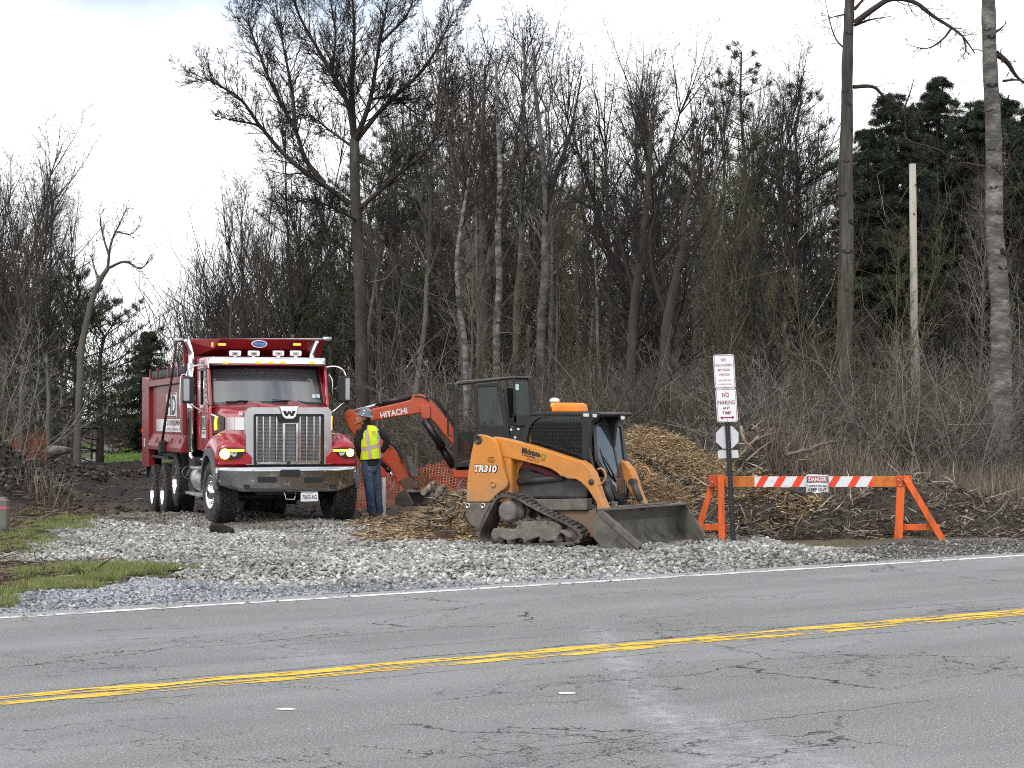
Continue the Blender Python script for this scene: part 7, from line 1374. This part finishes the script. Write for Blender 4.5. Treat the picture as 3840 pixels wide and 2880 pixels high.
limb_(b, [w(262, 450, .03), w(226, 560, .0), w(222, 660, -.02), w(242, 760, .05), w(262, 815, .10)], [.080, .072, .064, .056, .046], 14); limb_(b, [w(505, 460, .03), w(575, 520, .04), w(612, 578, .06), w(590, 660, .09), w(545, 735, .13)], [.078, .072, .066, .058, .05], 14)
b.loft([ringz(w(345, 430, .03), .095, .09), ringz(w(335, 360, .03), .092, .092), ringz(w(330, 300, .025), .088, .098), ringz(w(325, 240, .02), .082, .098), ringz(w(322, 205, .02), .05, .06)])
b.build('hoodie', M['hoodie'], wk, remesh=.011)
def vest_mat():
    m = mat('high visibility vest cloth', (.62, .80, .02), .75, var=.10, vscale=9, bump=.5, bscale=14); t = m.node_tree; n = t.nodes; l = t.links; bs = n['Principled BSDF']; src = bs.inputs['Base Color'].links[0].from_socket
    co = n.new('ShaderNodeTexCoord'); sp = n.new('ShaderNodeSeparateXYZ'); l.new(co.outputs['Object'], sp.inputs[0])
    def mth(op, a, b_):
        q = n.new('ShaderNodeMath'); q.operation = op
        for i, s in enumerate((a, b_)):
            if isinstance(s, (int, float)): q.inputs[i].default_value = s
            elif s is not None: l.new(s, q.inputs[i])
        return q.outputs[0]
    X, Y_, Z = sp.outputs[0], sp.outputs[1], sp.outputs[2]
    zb = mth('ADD', Z, mth('MULTIPLY', X, -.22)); zc = (1600-682)*K_
    hb = mth('ABSOLUTE', mth('SUBTRACT', zb, zc+.04*.22), None); ds = [hb]
    xl = (372-430)*K_; xr = (525-430)*K_
    for x0, sl in ((xl, -.12), (xr, .02)): ds.append(mth('ABSOLUTE', mth('SUBTRACT', mth('ADD', X, mth('MULTIPLY', mth('SUBTRACT', Z, 1.3), .16 if sl < 0 else .10)), x0), None))
    d = mth('MINIMUM', mth('MINIMUM', ds[0], ds[1]), ds[2])
    def mixc(f, a, b_):
        q = n.new('ShaderNodeMix'); q.data_type = 'RGBA'; l.new(f, q.inputs[0])
        for i, s in ((6, a), (7, b_)):
            if isinstance(s, tuple): q.inputs[i].default_value = (*s, 1)
            else: l.new(s, q.inputs[i])
        return q.outputs[2]
    c = mixc(mth('LESS_THAN', d, .034), src, (.75, .20, .04)); c = mixc(mth('LESS_THAN', d, .024), c, (.42, .42, .44)); l.new(c, bs.inputs['Base Color'])
    bs.inputs['Emission Color'].default_value = (0, 0, 0, 1); return m
b = MB(); V = []
for (x, y, rx, ry, d) in ((398, 832, .190, .148, .02), (396, 760, .180, .142, .02), (394, 690, .174, .138, .02), (396, 600, .184, .140, .02), (398, 520, .180, .138, .025), (398, 450, .165, .125, .03), (385, 400, .11, .105, .03), (375, 378, .075, .08, .03)): V.append(ringz(w(x, y, d), rx, ry, 28))
for k, r in enumerate(V):
    for j in range(28): x, y, z = r[j]; f = .006*math.sin(j*1.7+k*1.3); r[j] = (x+f, y+f, z+(x-V[k][0][0])*.10 if k == 0 else z)
b.loft(V, caps=False); vo = b.build('safety_vest', vest_mat(), wk, solid=.008, sub=1)
text('vest_lettering', 'HD', (w(450, 470)[0], -.128, w(450, 470)[2]), (.97, .25, 0), (0, .05, 1), .042, M['ink'], vo, .004, .0, alt=.07); text('vest_lettering', 'DEVELOPMENT', (w(452, 508)[0], -.130, w(450, 508)[2]), (.97, .25, 0), (0, .05, 1), .012, M['ink'], vo, .004, .015, alt=.10)
b = MB(); ball(b, P(.06, 0, -.085), (.045, .05, .035)); ball(b, P(.085, 0, -.105), (.04, .04, .035)); ball(b, P(.115, 0, -.13), (.03, .028, .03)); ball(b, P(.10, 0, -.052), (.014, .03, .009)); b.build('beard', M['beard'], wk, remesh=.007)
hc = Vector(w(322, 238, .02)); tl = Euler((.0, .24, .0)).to_matrix(); pr_ = [(.150, -.008), (.182, -.012), (.186, -.004), (.150, .010), (.126, .022), (.124, .06), (.108, .10), (.07, .125), (.001, .134)]
b = MB(); b.lathe(pr_, hc, tl @ Vector((.0, -.12, 1)), 30); ht = b.build('hard_hat', M['hat'], wk)
b = MB(); ax_ = tl @ Vector((0, -.12, 1)); b.tube([hc+tl @ Vector((x, -.02, .126-.10*(x/.12)**2*.9+.008)) for x in lin(-.11, .11, 9)], .012, 6); b.build('hat_rib', M['hat'], ht)
for x, y, d, L_ in ((398, 1578, .02, 1), (500, 1570, .15, .9)):
    b = MB(); a = Vector(w(x, y, d)); b.loft([[(a.x+px, a.y+py, a.z-.028+0*pz) for px, py, pz in pts] for pts in ([(.06, -.045, 0), (.06, .045, 0), (-.17, .04, 0), (-.20, 0, 0), (-.17, -.04, 0)],)]+[[(a.x+.062, a.y-.05, a.z+.0), (a.x+.062, a.y+.05, a.z+.0), (a.x-.175, a.y+.046, a.z-.005), (a.x-.21, a.y, a.z-.01), (a.x-.175, a.y-.046, a.z-.005)], [(a.x+.058, a.y-.045, a.z+.09), (a.x+.058, a.y+.045, a.z+.09), (a.x-.05, a.y+.035, a.z+.07), (a.x-.06, a.y, a.z+.07), (a.x-.05, a.y-.035, a.z+.07)]], smooth=True); b.build('boot', M['boot'], wk, sub=1)
# the driver
dp = Matrix.Rotation(TR.r, 3, 'Z') @ Vector((.60, 2.70, 0))+Vector(TR.l); dv = empty('person', (dp.x, dp.y, 1.80), TR.r, 'driver in an orange shirt seated behind the truck windscreen, looking down', 'person'); b = MB()
hd = (.09, -.10, .70); head_(b, hd, (.45, -.85, -.35), 1.02); b.tube([(.04, -.02, .50), (.07, -.07, .62)], [.06, .055], 12)
b.loft([ringz((0, .08, .0), .17, .12), ringz((0, .06, .2), .16, .11), ringz((.01, .02, .38), .19, .11), ringz((.03, -.01, .50), .09, .07)]); LH, RH = (-.16, -.36, .36), (.14, -.34, .34)
limb_(b, [(-.19, .02, .42), (-.25, -.14, .22), (-.18, -.32, .33)], [.05, .042, .03]); limb_(b, [(.21, .02, .42), (.27, -.12, .22), (.16, -.30, .32)], [.05, .042, .03]); hand_(b, (-.18, -.32, .33), (.1, -.5, .5), (.2, -.6, -.6)); hand_(b, (.16, -.30, .32), (-.1, -.5, .5), (-.2, -.6, -.6))
for s in (-1, 1): limb_(b, [(s*.10, .06, -.0), (s*.13, -.36, .02), (s*.13, -.42, -.40)], [.085, .065, .045]); b.tube([(s*.13, -.40, -.44), (s*.13, -.56, -.46)], [.04, .032], 8)
b.build('body', M['skin'], dv, remesh=.010)
b = MB(); b.loft([ringz((0, .08, -.02), .19, .14), ringz((0, .06, .2), .18, .13), ringz((.01, .02, .38), .21, .13), ringz((.03, -.01, .50), .10, .085)]); limb_(b, [(-.19, .02, .42), (-.25, -.12, .24), (-.22, -.22, .27)], [.075, .065, .055]); limb_(b, [(.21, .02, .42), (.27, -.10, .24), (.22, -.20, .27)], [.075, .065, .055]); b.build('shirt', mat('orange shirt', (.80, .20, .02), .8), dv, remesh=.012)
b = MB()
for s in (-1, 1): limb_(b, [(s*.10, .06, -.0), (s*.13, -.36, .02), (s*.13, -.42, -.38)], [.105, .08, .06])
b.build('trousers', M['jeans'], dv, remesh=.014)
# ================================================================== barricade, signs and small things
def z3(x, y, yy=0.): return BF.fy(Z3(x, y), yy)
BF = Frame(6.5-1.3, 27.3, 0, 0)
M['bar'] = mat('orange barricade paint', (.74, .12, .012), .55, var=.16, vscale=5, dirt=(.24, .085, .035), dscale=9, damt=.5, bump=.4, bscale=30, stretch=(1, 1, .12)); M['barr'] = mat('worn orange board paint', (.62, .17, .015), .5, var=.15, vscale=5, dirt=(.3, .09, .03), dscale=4, damt=.5); M['stripe'] = mat('red orange reflective sheeting', (.80, .055, .015), .4, var=.05); M['refl'] = mat('white reflective sheeting', (.72, .74, .76), .4, var=.05, dirt=(.4, .38, .35), dscale=6, damt=.3)
br = empty('barricade', (BF.l[0], BF.l[1], 0), 0, 'orange wooden barricade with red and white stripes at the road edge', 'barricade')
bz0, bz1 = z3(900, 1098)[2], z3(900, 1018)[2]; xa, xb = z3(318, 1060)[0], z3(1848, 1060)[0]
b = MB(); b.span((xa, 0, bz0), (xb, .04, bz1)); bd_ = b.build('board', M['barr'], br, bevel=.004)
s0, s1 = z3(663, 1060)[0], z3(1556, 1060)[0]; b = MB(); b.span((s0, -.003, bz0+.002), (s1, -.0005, bz1-.002)); b.build('white_sheeting', M['refl'], bd_)
for x in (668, 800, 940, 1075, 1212, 1362, 1510):
    w0, sl_ = 68, 47; pts = [(x, 1098), (x+w0-12, 1098), (x+w0+sl_-12, 1018), (x+sl_+0, 1018)]; pts = [(min(max(a, 664), 1555), c) for a, c in pts]
    b = MB(); b.prism([z3(a, c, -.0035) for a, c in pts], (0, -.0015, 0)); b.build('red_stripe', M['stripe'], bd_)
def leg3(n_, p, q, wd=.092, th=.045, m=None): b = MB(); b.bar(p, q, wd, th, (0, 1, 0)); return b.build(n_, m or M['bar'], br, bevel=.005)
G2 = lambda p: (p[0], p[1], float(G(BF.l[0]+p[0], BF.l[1]+p[1]))-.02)
def toG(a): return (a[0], a[1], float(G(BF.l[0]+a[0], BF.l[1]+a[1]))-.03)
leg3('leg', z3(408, 1008, -.07), toG(z3(416, 1500, -.12)), .095); leg3('leg', z3(360, 1030, .09), toG(z3(207, 1496, .12)), .085)
leg3('leg', z3(1765, 1100, -.03), toG(z3(1745, 1503, -.04)), .115); leg3('leg', z3(1800, 1028, -.05), toG(z3(2092, 1500, -.06)), .095)
for a, c, y in ((205, 455, .06), (1770, 2060, .05)):
    p, q = z3(a, 1403, y), z3(c, 1403, y); b = MB(); b.span((p[0], y, p[2]-.045), (q[0], y+.04, p[2]+.045)); b.build('brace', M['bar'], br, bevel=.004)
for a, c in ((318, 388), (1733, 1780), (1800, 1850)):
    p, q = z3(a, 1096, -.035), z3(c, 1014, -.035); b = MB(); b.span((p[0], -.04, p[2]), (q[0], -.002, q[2]+.004)); b.build('cleat', mat('darker orange cleat', (.55, .07, .012), .55, var=.2), br, bevel=.004)
for zx, zy in ((395, 1040), (415, 1085), (345, 1060), (1750, 1045), (1765, 1085), (1815, 1060)): p = z3(zx, zy, -.12); q = MB(); q.cyl((p[0], -.09, p[2]), (p[0], -.03, p[2]), .012, n=8); q.build('bolt', M['steel'], br)
# danger sign tied to the board
p0, p1 = z3(1052, 1140, -.06), z3(1222, 1005, -.06); ds = MB(); g = []
for k in range(9): t = k/8; x = p0[0]+(p1[0]-p0[0])*t; yy = -.055-.012*math.sin(t*PI); g.append((x, yy, p1[2]+.004*math.sin(t*6)))
ds.grid([[(x, y, z) for x, y, z in g], [(x, y, p0[2]+.006*math.sin(i*1.3)) for i, (x, y, z) in enumerate(g)]], smooth=False)
dso = ds.build('danger_sign', M['white'], None, solid=.003, fix=False); dso.location = br.location; tag(dso, 'small white danger sign reading construction area keep out, tied to the barricade board', 'sign')
cx_ = (p0[0]+p1[0])/2; W_ = p1[0]-p0[0]; zt_ = z3(1136, 1040, -.07)[2]; T_ = lambda n_, s_, z, sz, al, m, bo=.02, dd=.0: text(n_, s_, (cx_, -.073-dd, z), (1, 0, 0), (0, 0, 1), sz, m, dso, .0, bo, alt=al)
hh = z3(0, 1015, -.07)[2]-z3(0, 1064, -.07)[2]
for nm, gr, m, dd in (('sign_header', 0, M['ink'], 0), ('sign_header', .012, M['white'], .002), ('sign_header', .018, mat('sign red', (.38, .012, .03), .4), .004)):
    q = MB(); q.prism(rrect(cx_-W_*.47+gr, cx_+W_*.47-gr, zt_-hh/2+gr*.6, zt_+hh/2-gr*.6, .03, 5, -.070-dd), (0, .002, 0)); q.build(nm, m, dso)
T_('sign_lettering', 'DANGER', zt_, .062, W_*.78, M['white'], .03, .005); T_('sign_lettering', 'CONSTRUCTION AREA', z3(0, 1091, -.07)[2], .034, W_*.88, M['ink'], .02); T_('sign_lettering', 'KEEP OUT', z3(0, 1118, -.07)[2], .045, W_*.82, M['ink'], .03)
for s in (0, 1): q = MB(); x = p0[0]+.01 if s == 0 else p1[0]-.01; q.bar((x, -.066, p0[2]), (x, -.066, p1[2]), .006, .004, (0, 1, 0)); q.build('sign_border', M['ink'], dso)
q = MB(); q.span((p0[0]+.01, -.068, p0[2]+.006), (p1[0]-.01, -.064, p0[2]+.012)); q.build('sign_border', M['ink'], dso)
# parking signs on the black post
SF = Frame(3.0+.2, 27.0, 0, 0); s3 = lambda x, y, yy=0.: SF.fy(Z3(x, y), yy)
sp_ = empty('sign_post', SF.l, 0, 'leaning black steel post carrying two white parking signs at the road edge', 'sign post')
b = MB(); pA, pB = Vector(s3(505, 1530, .04)), Vector(s3(432, 130, .04)); pA.z = -.1; b.bar(pA, pB, .034, .02, (0, 1, 0)); 
for s in (-1, 1): b.bar(pA+Vector((s*.026, -.012, 0)), pB+Vector((s*.026, -.012, 0)), .022, .006, (0, 1, 0))
po_ = b.build('post', M['plastic'], sp_, bevel=.002)
b = MB(); n_ = 54
for k in range(n_): p = pA.lerp(pB, (k+.5)/n_); b.cyl((p.x, p.y-.0105, p.z), (p.x, p.y-.0125, p.z), .0055, n=6)
b.build('post_holes', mat('post hole', (.25, .25, .24), .7), po_).name = 'punched_edge'
up = (pB-pA).normalized(); exv = Vector((1, 0, .01))
M['signface'] = mat('white sign sheeting', (.80, .81, .83), .35, var=.03, dirt=(.5, .5, .48), dscale=7, damt=.25); M['signback'] = mat('bare aluminium sign back', (.62, .64, .66), .4, metal=.3, var=.06); M['signred'] = mat('dark red sign ink', (.25, .012, .03), .45, var=.05)
def plate(name, corners, y, m, parent, r=.03, border=None):
    c = [Vector(s3(a, b_, y)) for a, b_ in corners]; o = sum(c, Vector())/4; ex_ = (c[1]-c[0]+c[2]-c[3])/2; ez_ = (c[0]-c[3]+c[1]-c[2])/2; W, H = ex_.length, ez_.length; ex_.normalize(); ez_.normalize()
    pt_ = lambda a, d, yy: o+ex_*a+ez_*d+Vector((0, yy, 0)); q = MB(); q.prism([pt_(x, z, 0) for x, _, z in rrect(-W/2, W/2, -H/2, H/2, r)], (0, .003, 0)); ob = q.build(name, m, parent)
    if border:
        q = MB(); frame_ring(q, [pt_(x, z, -.002) for x, _, z in rrect(-W/2+.010, W/2-.010, -H/2+.010, H/2-.010, r*.8)], [pt_(x, z, -.002) for x, _, z in rrect(-W/2+.016, W/2-.016, -H/2+.016, H/2-.016, r*.7)], (0, .001, 0)); q.build('sign_border', border, ob)
    return ob, ex_, ez_, pt_, W, H
s1o, e1, u1, pt1, W1, H1 = plate('parking_sign', ((350, 101), (506, 98), (521, 352), (364, 358)), -.002, M['signface'], sp_, .035, M['signred'])
for y, sz, wd, s_ in ((140, .042, .24, 'NO'), (180, .031, .80, 'UNAUTHORIZED'), (215, .031, .58, 'MOTORIZED'), (250, .031, .52, 'VEHICLES'), (294, .022, .58, '$250 FINE OR'), (324, .022, .68, '10 DAYS IN JAIL')): text('sign_lettering', s_, Vector(s3(428+(y-140)*.062, y, -.006)), e1, u1, sz, M['signred'], s1o, .0, .004, alt=W1*wd)
s2o, e2_, u2, pt2, W2, H2 = plate('parking_sign', ((367, 359), (522, 354), (538, 605), (382, 612)), -.002, M['signface'], sp_, .035, M['signred'])
for y, sz, wd, s_ in ((404, .066, .34, 'NO'), (461, .060, .82, 'PARKING'), (503, .040, .36, 'ANY'), (539, .044, .44, 'TIME')): text('sign_lettering', s_, Vector(s3(445+(y-404)*.062, y, -.006)), e2_, u2, sz, M['signred'], s2o, .0, .006, alt=W2*wd)
c_ = Vector(s3(457, 575, -.005)); q = MB(); A_ = lambda a, z: c_+e2_*a+u2*z; q.prism([A_(-.105, 0), A_(-.07, .026), A_(-.07, .009), A_(.07, .009), A_(.07, .026), A_(.105, 0), A_(.07, -.026), A_(.07, -.009), A_(-.07, -.009), A_(-.07, -.026)], (0, .001, 0)); q.build('arrow', M['signred'], s2o)
for x, y in ((430, 125), (439, 332), (443, 381), (456, 590)): p = s3(x, y, -.004); q = MB(); q.cyl(p, (p[0], p[1]-.006, p[2]), .009, n=8); q.build('sign_bolt', M['steel'], sp_)
oc = Vector(s3(457, 723, .06)); q = MB(); r_ = .178; q.prism([oc+Vector((r_*math.cos(PI/8+k*PI/4), 0, r_*math.sin(PI/8+k*PI/4))) for k in range(8)], (0, .003, 0)); q.build('octagon_sign', M['signback'], sp_)
plate('lower_plate', ((384, 822), (540, 819), (543, 879), (387, 884)), .06, M['signback'], sp_, .02)
# netting, stakes and the far left post
def net_mat():
    m = mat('orange safety netting', (.55, .09, .035), .6, var=.1); t = m.node_tree; n = t.nodes; l = t.links; co = n.new('ShaderNodeTexCoord'); mp_ = n.new('ShaderNodeMapping'); mp_.inputs['Scale'].default_value = (14, 14, 14); l.new(co.outputs['UV'], mp_.inputs[0]); sp = n.new('ShaderNodeSeparateXYZ'); l.new(mp_.outputs[0], sp.inputs[0]); o = []
    for i, th in ((0, .34), (1, .42)):
        f = n.new('ShaderNodeMath'); f.operation = 'FRACT'; l.new(sp.outputs[i], f.inputs[0]); g = n.new('ShaderNodeMath'); g.operation = 'LESS_THAN'; g.inputs[1].default_value = th*.5; l.new(f.outputs[0], g.inputs[0]); o.append(g.outputs[0])
    mx = n.new('ShaderNodeMath'); mx.operation = 'MAXIMUM'; l.new(o[0], mx.inputs[0]); l.new(o[1], mx.inputs[1]); l.new(mx.outputs[0], n['Principled BSDF'].inputs['Alpha']); return m
M['net'] = net_mat()
def netting(name, pts, h, label, seed, sag=.25, lean=0.):
    r = random.Random(seed); Q = bez([(x, y, 0) for x, y in pts], 14); o = empty(name, (Q[0].x, Q[0].y, 0), 0, label, 'fence'); L_ = 0; V = []; U = []; rows = 7
    for i, p in enumerate(Q):
        if i: L_ += (p-Q[i-1]).length
        g = float(G(p.x, p.y)); top = h*(1-sag*abs(math.sin(L_*1.25+seed))-.08*r.random())
        for k in range(rows): z = g+top*k/(rows-1); wv = .10*math.sin(L_*5+k*.9)*(k/rows+.2); V.append((p.x-Q[0].x+wv*.3, p.y-Q[0].y+wv+lean*k/rows, z)); U.append((L_, k*h/(rows-1)))
    F_ = [(i*rows+k, (i+1)*rows+k, (i+1)*rows+k+1, i*rows+k+1) for i in range(len(Q)-1) for k in range(rows-1)]
    me = bpy.data.meshes.new('netting'); me.from_pydata(V, [], F_); uv = me.uv_layers.new(name='UVMap')
    for lp_ in me.loops: uv.data[lp_.index].uv = U[lp_.vertex_index]
    me.materials.append(M['net']); ob = bpy.data.objects.new('netting', me); C.objects.link(ob); ob.parent = o
    for i in range(0, len(Q), 14): p = Q[i]-Q[0]; g = float(G(Q[i].x, Q[i].y)); q = MB(); q.bar((p.x, p.y, g-.1), (p.x+r.gauss(0, .05), p.y, g+h*1.05), .04, .03); q.build('stake', mat('weathered stake', (.16, .12, .08), .9), o)
    return o
netting('net_fence', [(-14.8, 48.6), (-13.9, 49.2), (-13.2, 49.9), (-12.8, 50.8)], 1.0, 'orange plastic net fence sagging at the left edge beyond the dark soil bank', 3, .3)
netting('net_fence', [(-4.4, 42), (-3.2, 41.5), (-2.2, 41.6), (-1.0, 41.0), (.3, 40.6), (1.2, 41)], 1.22, 'orange plastic net fence behind the excavator stick and bucket', 5, .22, -.1)
def stake_(name, u, v0, v1, Y, wd, label, split, c1, c2):
    x, _, z1 = at(u, v0, Y); _, _, zs = at(u, split, Y); g = float(G(x, Y))-.1; o = empty(name, (x, Y, 0), 0, label, 'stake'); q = MB(); q.span((-wd/2, 0, g), (wd/2, .022, zs)); q.build('shaft', c2, o, bevel=.003); q = MB(); q.span((-wd/2, 0, zs), (wd/2, .022, z1)); q.build('painted_top', c1, o, bevel=.003); return o
stake_('survey_stake', 384, 458.5, 495, 37.0, .068, 'white survey stake with a red orange top beside the worker', 477.6, mat('red stake paint', (.75, .05, .02), .5), M['white'])
px_, py_ = ground(1, 532); q = MB(); q.span((-.11, -.11, -.2), (.11, .11, .42)); q.prism([(-.115, -.115, .42), (.115, -.115, .42), (.06, -.06, .475), (-.06, -.06, .475)], (0, .001, 0)); q.loft([[(-.11, -.11, .42), (.11, -.11, .42), (.11, .11, .42), (-.11, .11, .42)], [(-.06, -.06, .48), (.06, -.06, .48), (.06, .06, .48), (-.06, .06, .48)]], smooth=False)
wp = q.build('wooden_post', mat('weathered grey post', (.13, .125, .11), .9, var=.3, bump=.5, bscale=20, stretch=(1, 1, .1))); wp.location = (px_, py_, float(G(px_, py_))+.08); tag(wp, 'short grey wooden post with a pink ribbon at the left edge', 'post'); q = MB(); frame_ring(q, [(-.115, -.115, .29), (.115, -.115, .29), (.115, .115, .29), (-.115, .115, .29)], [(-.109, -.109, .29), (.109, -.109, .29), (.109, .109, .29), (-.109, .109, .29)], (0, 0, .03)); q.build('ribbon', mat('pink ribbon', (.55, .10, .14), .6), wp)
def rock(name, x, y, s, sc, m, label, cat, seed, z=0.):
    b_ = bmesh.new(); bmesh.ops.create_icosphere(b_, subdivisions=3, radius=1); rr = np.array([v.co[:] for v in b_.verts]); n1_ = fbm(rr[:, 0]+seed, rr[:, 1]+rr[:, 2]*.7, .9, seed); 
    for v, k in zip(b_.verts, n1_): v.co = Vector((v.co.x*sc[0], v.co.y*sc[1], v.co.z*sc[2]))*s*(1+.9*float(k))
    me = bpy.data.meshes.new(name); b_.to_mesh(me); b_.free(); me.materials.append(m); o = bpy.data.objects.new(name, me); C.objects.link(o); o.location = (x, y, float(G(x, y))+z); return tag(o, label, cat)
x, y = ground(222.5, 534); m_cl = mat('black clod', (.022, .018, .015), .95, var=.4, vscale=14, bump=1., bscale=30); rock('soil_clod', x, y, .12, (1.5, .9, .9), m_cl, 'black clod of soil lying on the pale gravel before the truck', 'soil clod', 3, .07)
rg_ = random.Random(4); q = MB()
for k in range(14): a = rg_.uniform(0, 6.28); q.tube([(0, 0, .06), (math.cos(a)*.18, math.sin(a)*.12, .10+rg_.random()*.1), (math.cos(a)*.34, math.sin(a)*.2, .02)], [.006, .004, .002], 4)
x, y, z = at(56, 466, 55); rock('boulder', x, y, .2, (1.8, 1., .8), mat('pale boulder', (.30, .28, .27), .8, var=.3, bump=.6, bscale=5, dirt=(.05, .04, .035), dscale=2, damt=.7), 'pale flat boulder on top of the dark soil bank', 'boulder', 5, .42)
def log_(name, pts, r, m, label, cat='log', n=10):
    q = MB(); Q = bez(pts, 5); o0 = Q[0]; rr = [r*(1-.35*k/(len(Q)-1))*(1+.14*math.sin(k*2.1)) for k in range(len(Q))]; rl = random.Random(int(r*9999)+len(label)); Q2 = [p-o0+Vector((rl.gauss(0, r*.25), rl.gauss(0, r*.25), rl.gauss(0, r*.25))) for p in Q]; q.tube(Q2, rr, n)
    for k_ in range(3): j_ = rl.randrange(1, len(Q)-1); d_ = Vector((rl.gauss(0, 1), rl.gauss(0, 1), abs(rl.gauss(0, 1)))).normalized(); q.tube([Q2[j_], Q2[j_]+d_*r*rl.uniform(2, 5)], [rr[j_]*.45, rr[j_]*.15], 6); o = q.build(name, m); o.location = o0; return tag(o, label, cat)
m_lg = bark('pale log', (.24, .20, .15), .4, 6, .6); m_lb = bark('grey log', (.14, .12, .10), .4, 6, .6)
a5 = lambda x, y, Y: at(*E5(x, y), Y); a3 = lambda x, y, Y: at(*Z3(x, y), Y)
log_('log', [a5(1190, 610, 33.3), a5(1290, 520, 33.5), a5(1355, 475, 33.7)], .055, m_lg, 'short pale barkless log slanting up beside the excavator bucket')
log_('log', [a5(1370, 670, 32.4), a5(1430, 590, 32.6), a5(1520, 510, 32.8)], .075, m_lb, 'grey log leaning on the left slope of the chip heap')
log_('branch', [a5(1540, 950, 28.6), a5(1680, 840, 28.9), a5(1830, 745, 29.3)], .03, m_lb, 'dark thin branch lying on the chips left of the loader tower', 'branch')
log_('branch', [at(*FUL(205, 1226), 22.6), at(*FUL(250, 1221), 22.8), at(*FUL(300, 1227), 22.7), at(*FUL(362, 1226), 22.8)], .018, m_bark[1], 'long dark curved stick lying between the grass and the gravel', 'branch')
log_('branch', [at(*FUL(90, 1214), 23.2), at(*FUL(130, 1208), 23.3), at(*FUL(205, 1226), 22.7)], .016, m_bark[1], 'thin dark stick at the left tip of the gravel', 'branch')
log_('log', [a3(300, 985, 30.6), a3(520, 1010, 30.5), a3(680, 1012, 30.4)], .05, m_bark[1], 'dark log lying behind the barricade board beside the black post')
log_('log', [a3(620, 1110, 29.9), a3(800, 1115, 29.8), a3(1030, 1150, 29.7)], .07, m_bark[1], 'dark log under the striped part of the barricade board')
log_('branch', [a3(900, 855, 32), a3(1050, 820, 32), a3(1180, 770, 32.3), a3(1282, 760, 32.6)], .035, m_lb, 'long pale bowed branch reaching to the tall scarred trunk', 'branch')
log_('branch', [a3(560, 640, 31.6), a3(585, 745, 31.5), a3(640, 800, 31.4)], .025, m_lg, 'pale broken branch standing up behind the octagonal sign back', 'branch')
log_('branch', [a3(695, 715, 31.6), a3(600, 810, 31.5), a3(540, 880, 31.4)], .022, m_lg, 'thin pale branch slanting over the root stump', 'branch')
log_('branch', [at(*E4(1010, 1212), 28.6), at(*E4(990, 1350), 28.3), at(*E4(975, 1480), 28.1)], .022, m_lg, 'upright pale stick right of the barricade leg', 'branch')
log_('branch', [at(*E3(910, 1130), 31.6), at(*E3(1100, 1110), 31.8), at(*E3(1300, 1085), 31.9), at(*E3(1545, 1078), 31.9)], .028, m_lb, 'long grey branch along the back edge of the gravel', 'branch')
x, y, z = a3(400, 850, 31.8); st_ = empty('root_stump', (x, y, float(G(x, y))+float(hW(x, y))), 0, 'pale splintered root stump behind the parking sign post', 'stump'); q = MB(); rg_ = random.Random(12); q.tube([(-.5, 0, -.1), (-.1, 0, .12), (.3, .05, .28)], [.14, .19, .24], 12); q.build('stump_wood', m_lg, st_)
q = MB()
for k in range(26): a = rg_.uniform(-1.5, 1.6); b_ = rg_.uniform(0, 6.28); d = Vector((math.cos(a)*.9, math.cos(b_)*.7, math.sin(a)*.9)); q.tube([(.25, .05, .25), Vector((.25, .05, .25))+d*.35, Vector((.25, .05, .25))+d*.35+Vector((rg_.gauss(0, .2), rg_.gauss(0, .2), rg_.uniform(-.1, .3)))], [.06, .03, .008], 6)
q.build('roots', m_bark[0], st_)
a, c = a5(1395, 1110, 27.0), a5(1660, 1075, 27.3); q = MB(); q.span((0, 0, 0), (c[0]-a[0], .14, .012)); q.span((0, .13, .012), (c[0]-a[0], .142, .10)); q.span((.05, .14, .10), (.3, .2, .11)); ti = q.build('steel_angle', M['rust'], bevel=.003); ti.location = (a[0], a[1], float(G(a[0], a[1]))+.03); ti.rotation_euler = (.1, .0, .12); tag(ti, 'rusty steel angle lying in the chips behind the loader', 'scrap metal')
x, y = ground(91.5, 462.5); q = MB(); q.cyl((0, 0, -.1), (0, 0, 1.5), .05, .045, 8); tp = q.build('trail_post', M['plastic']); tp.location = (x, y, float(G(x, y))); tag(tp, 'thin dark post standing on the green verge beside the far trail', 'post')
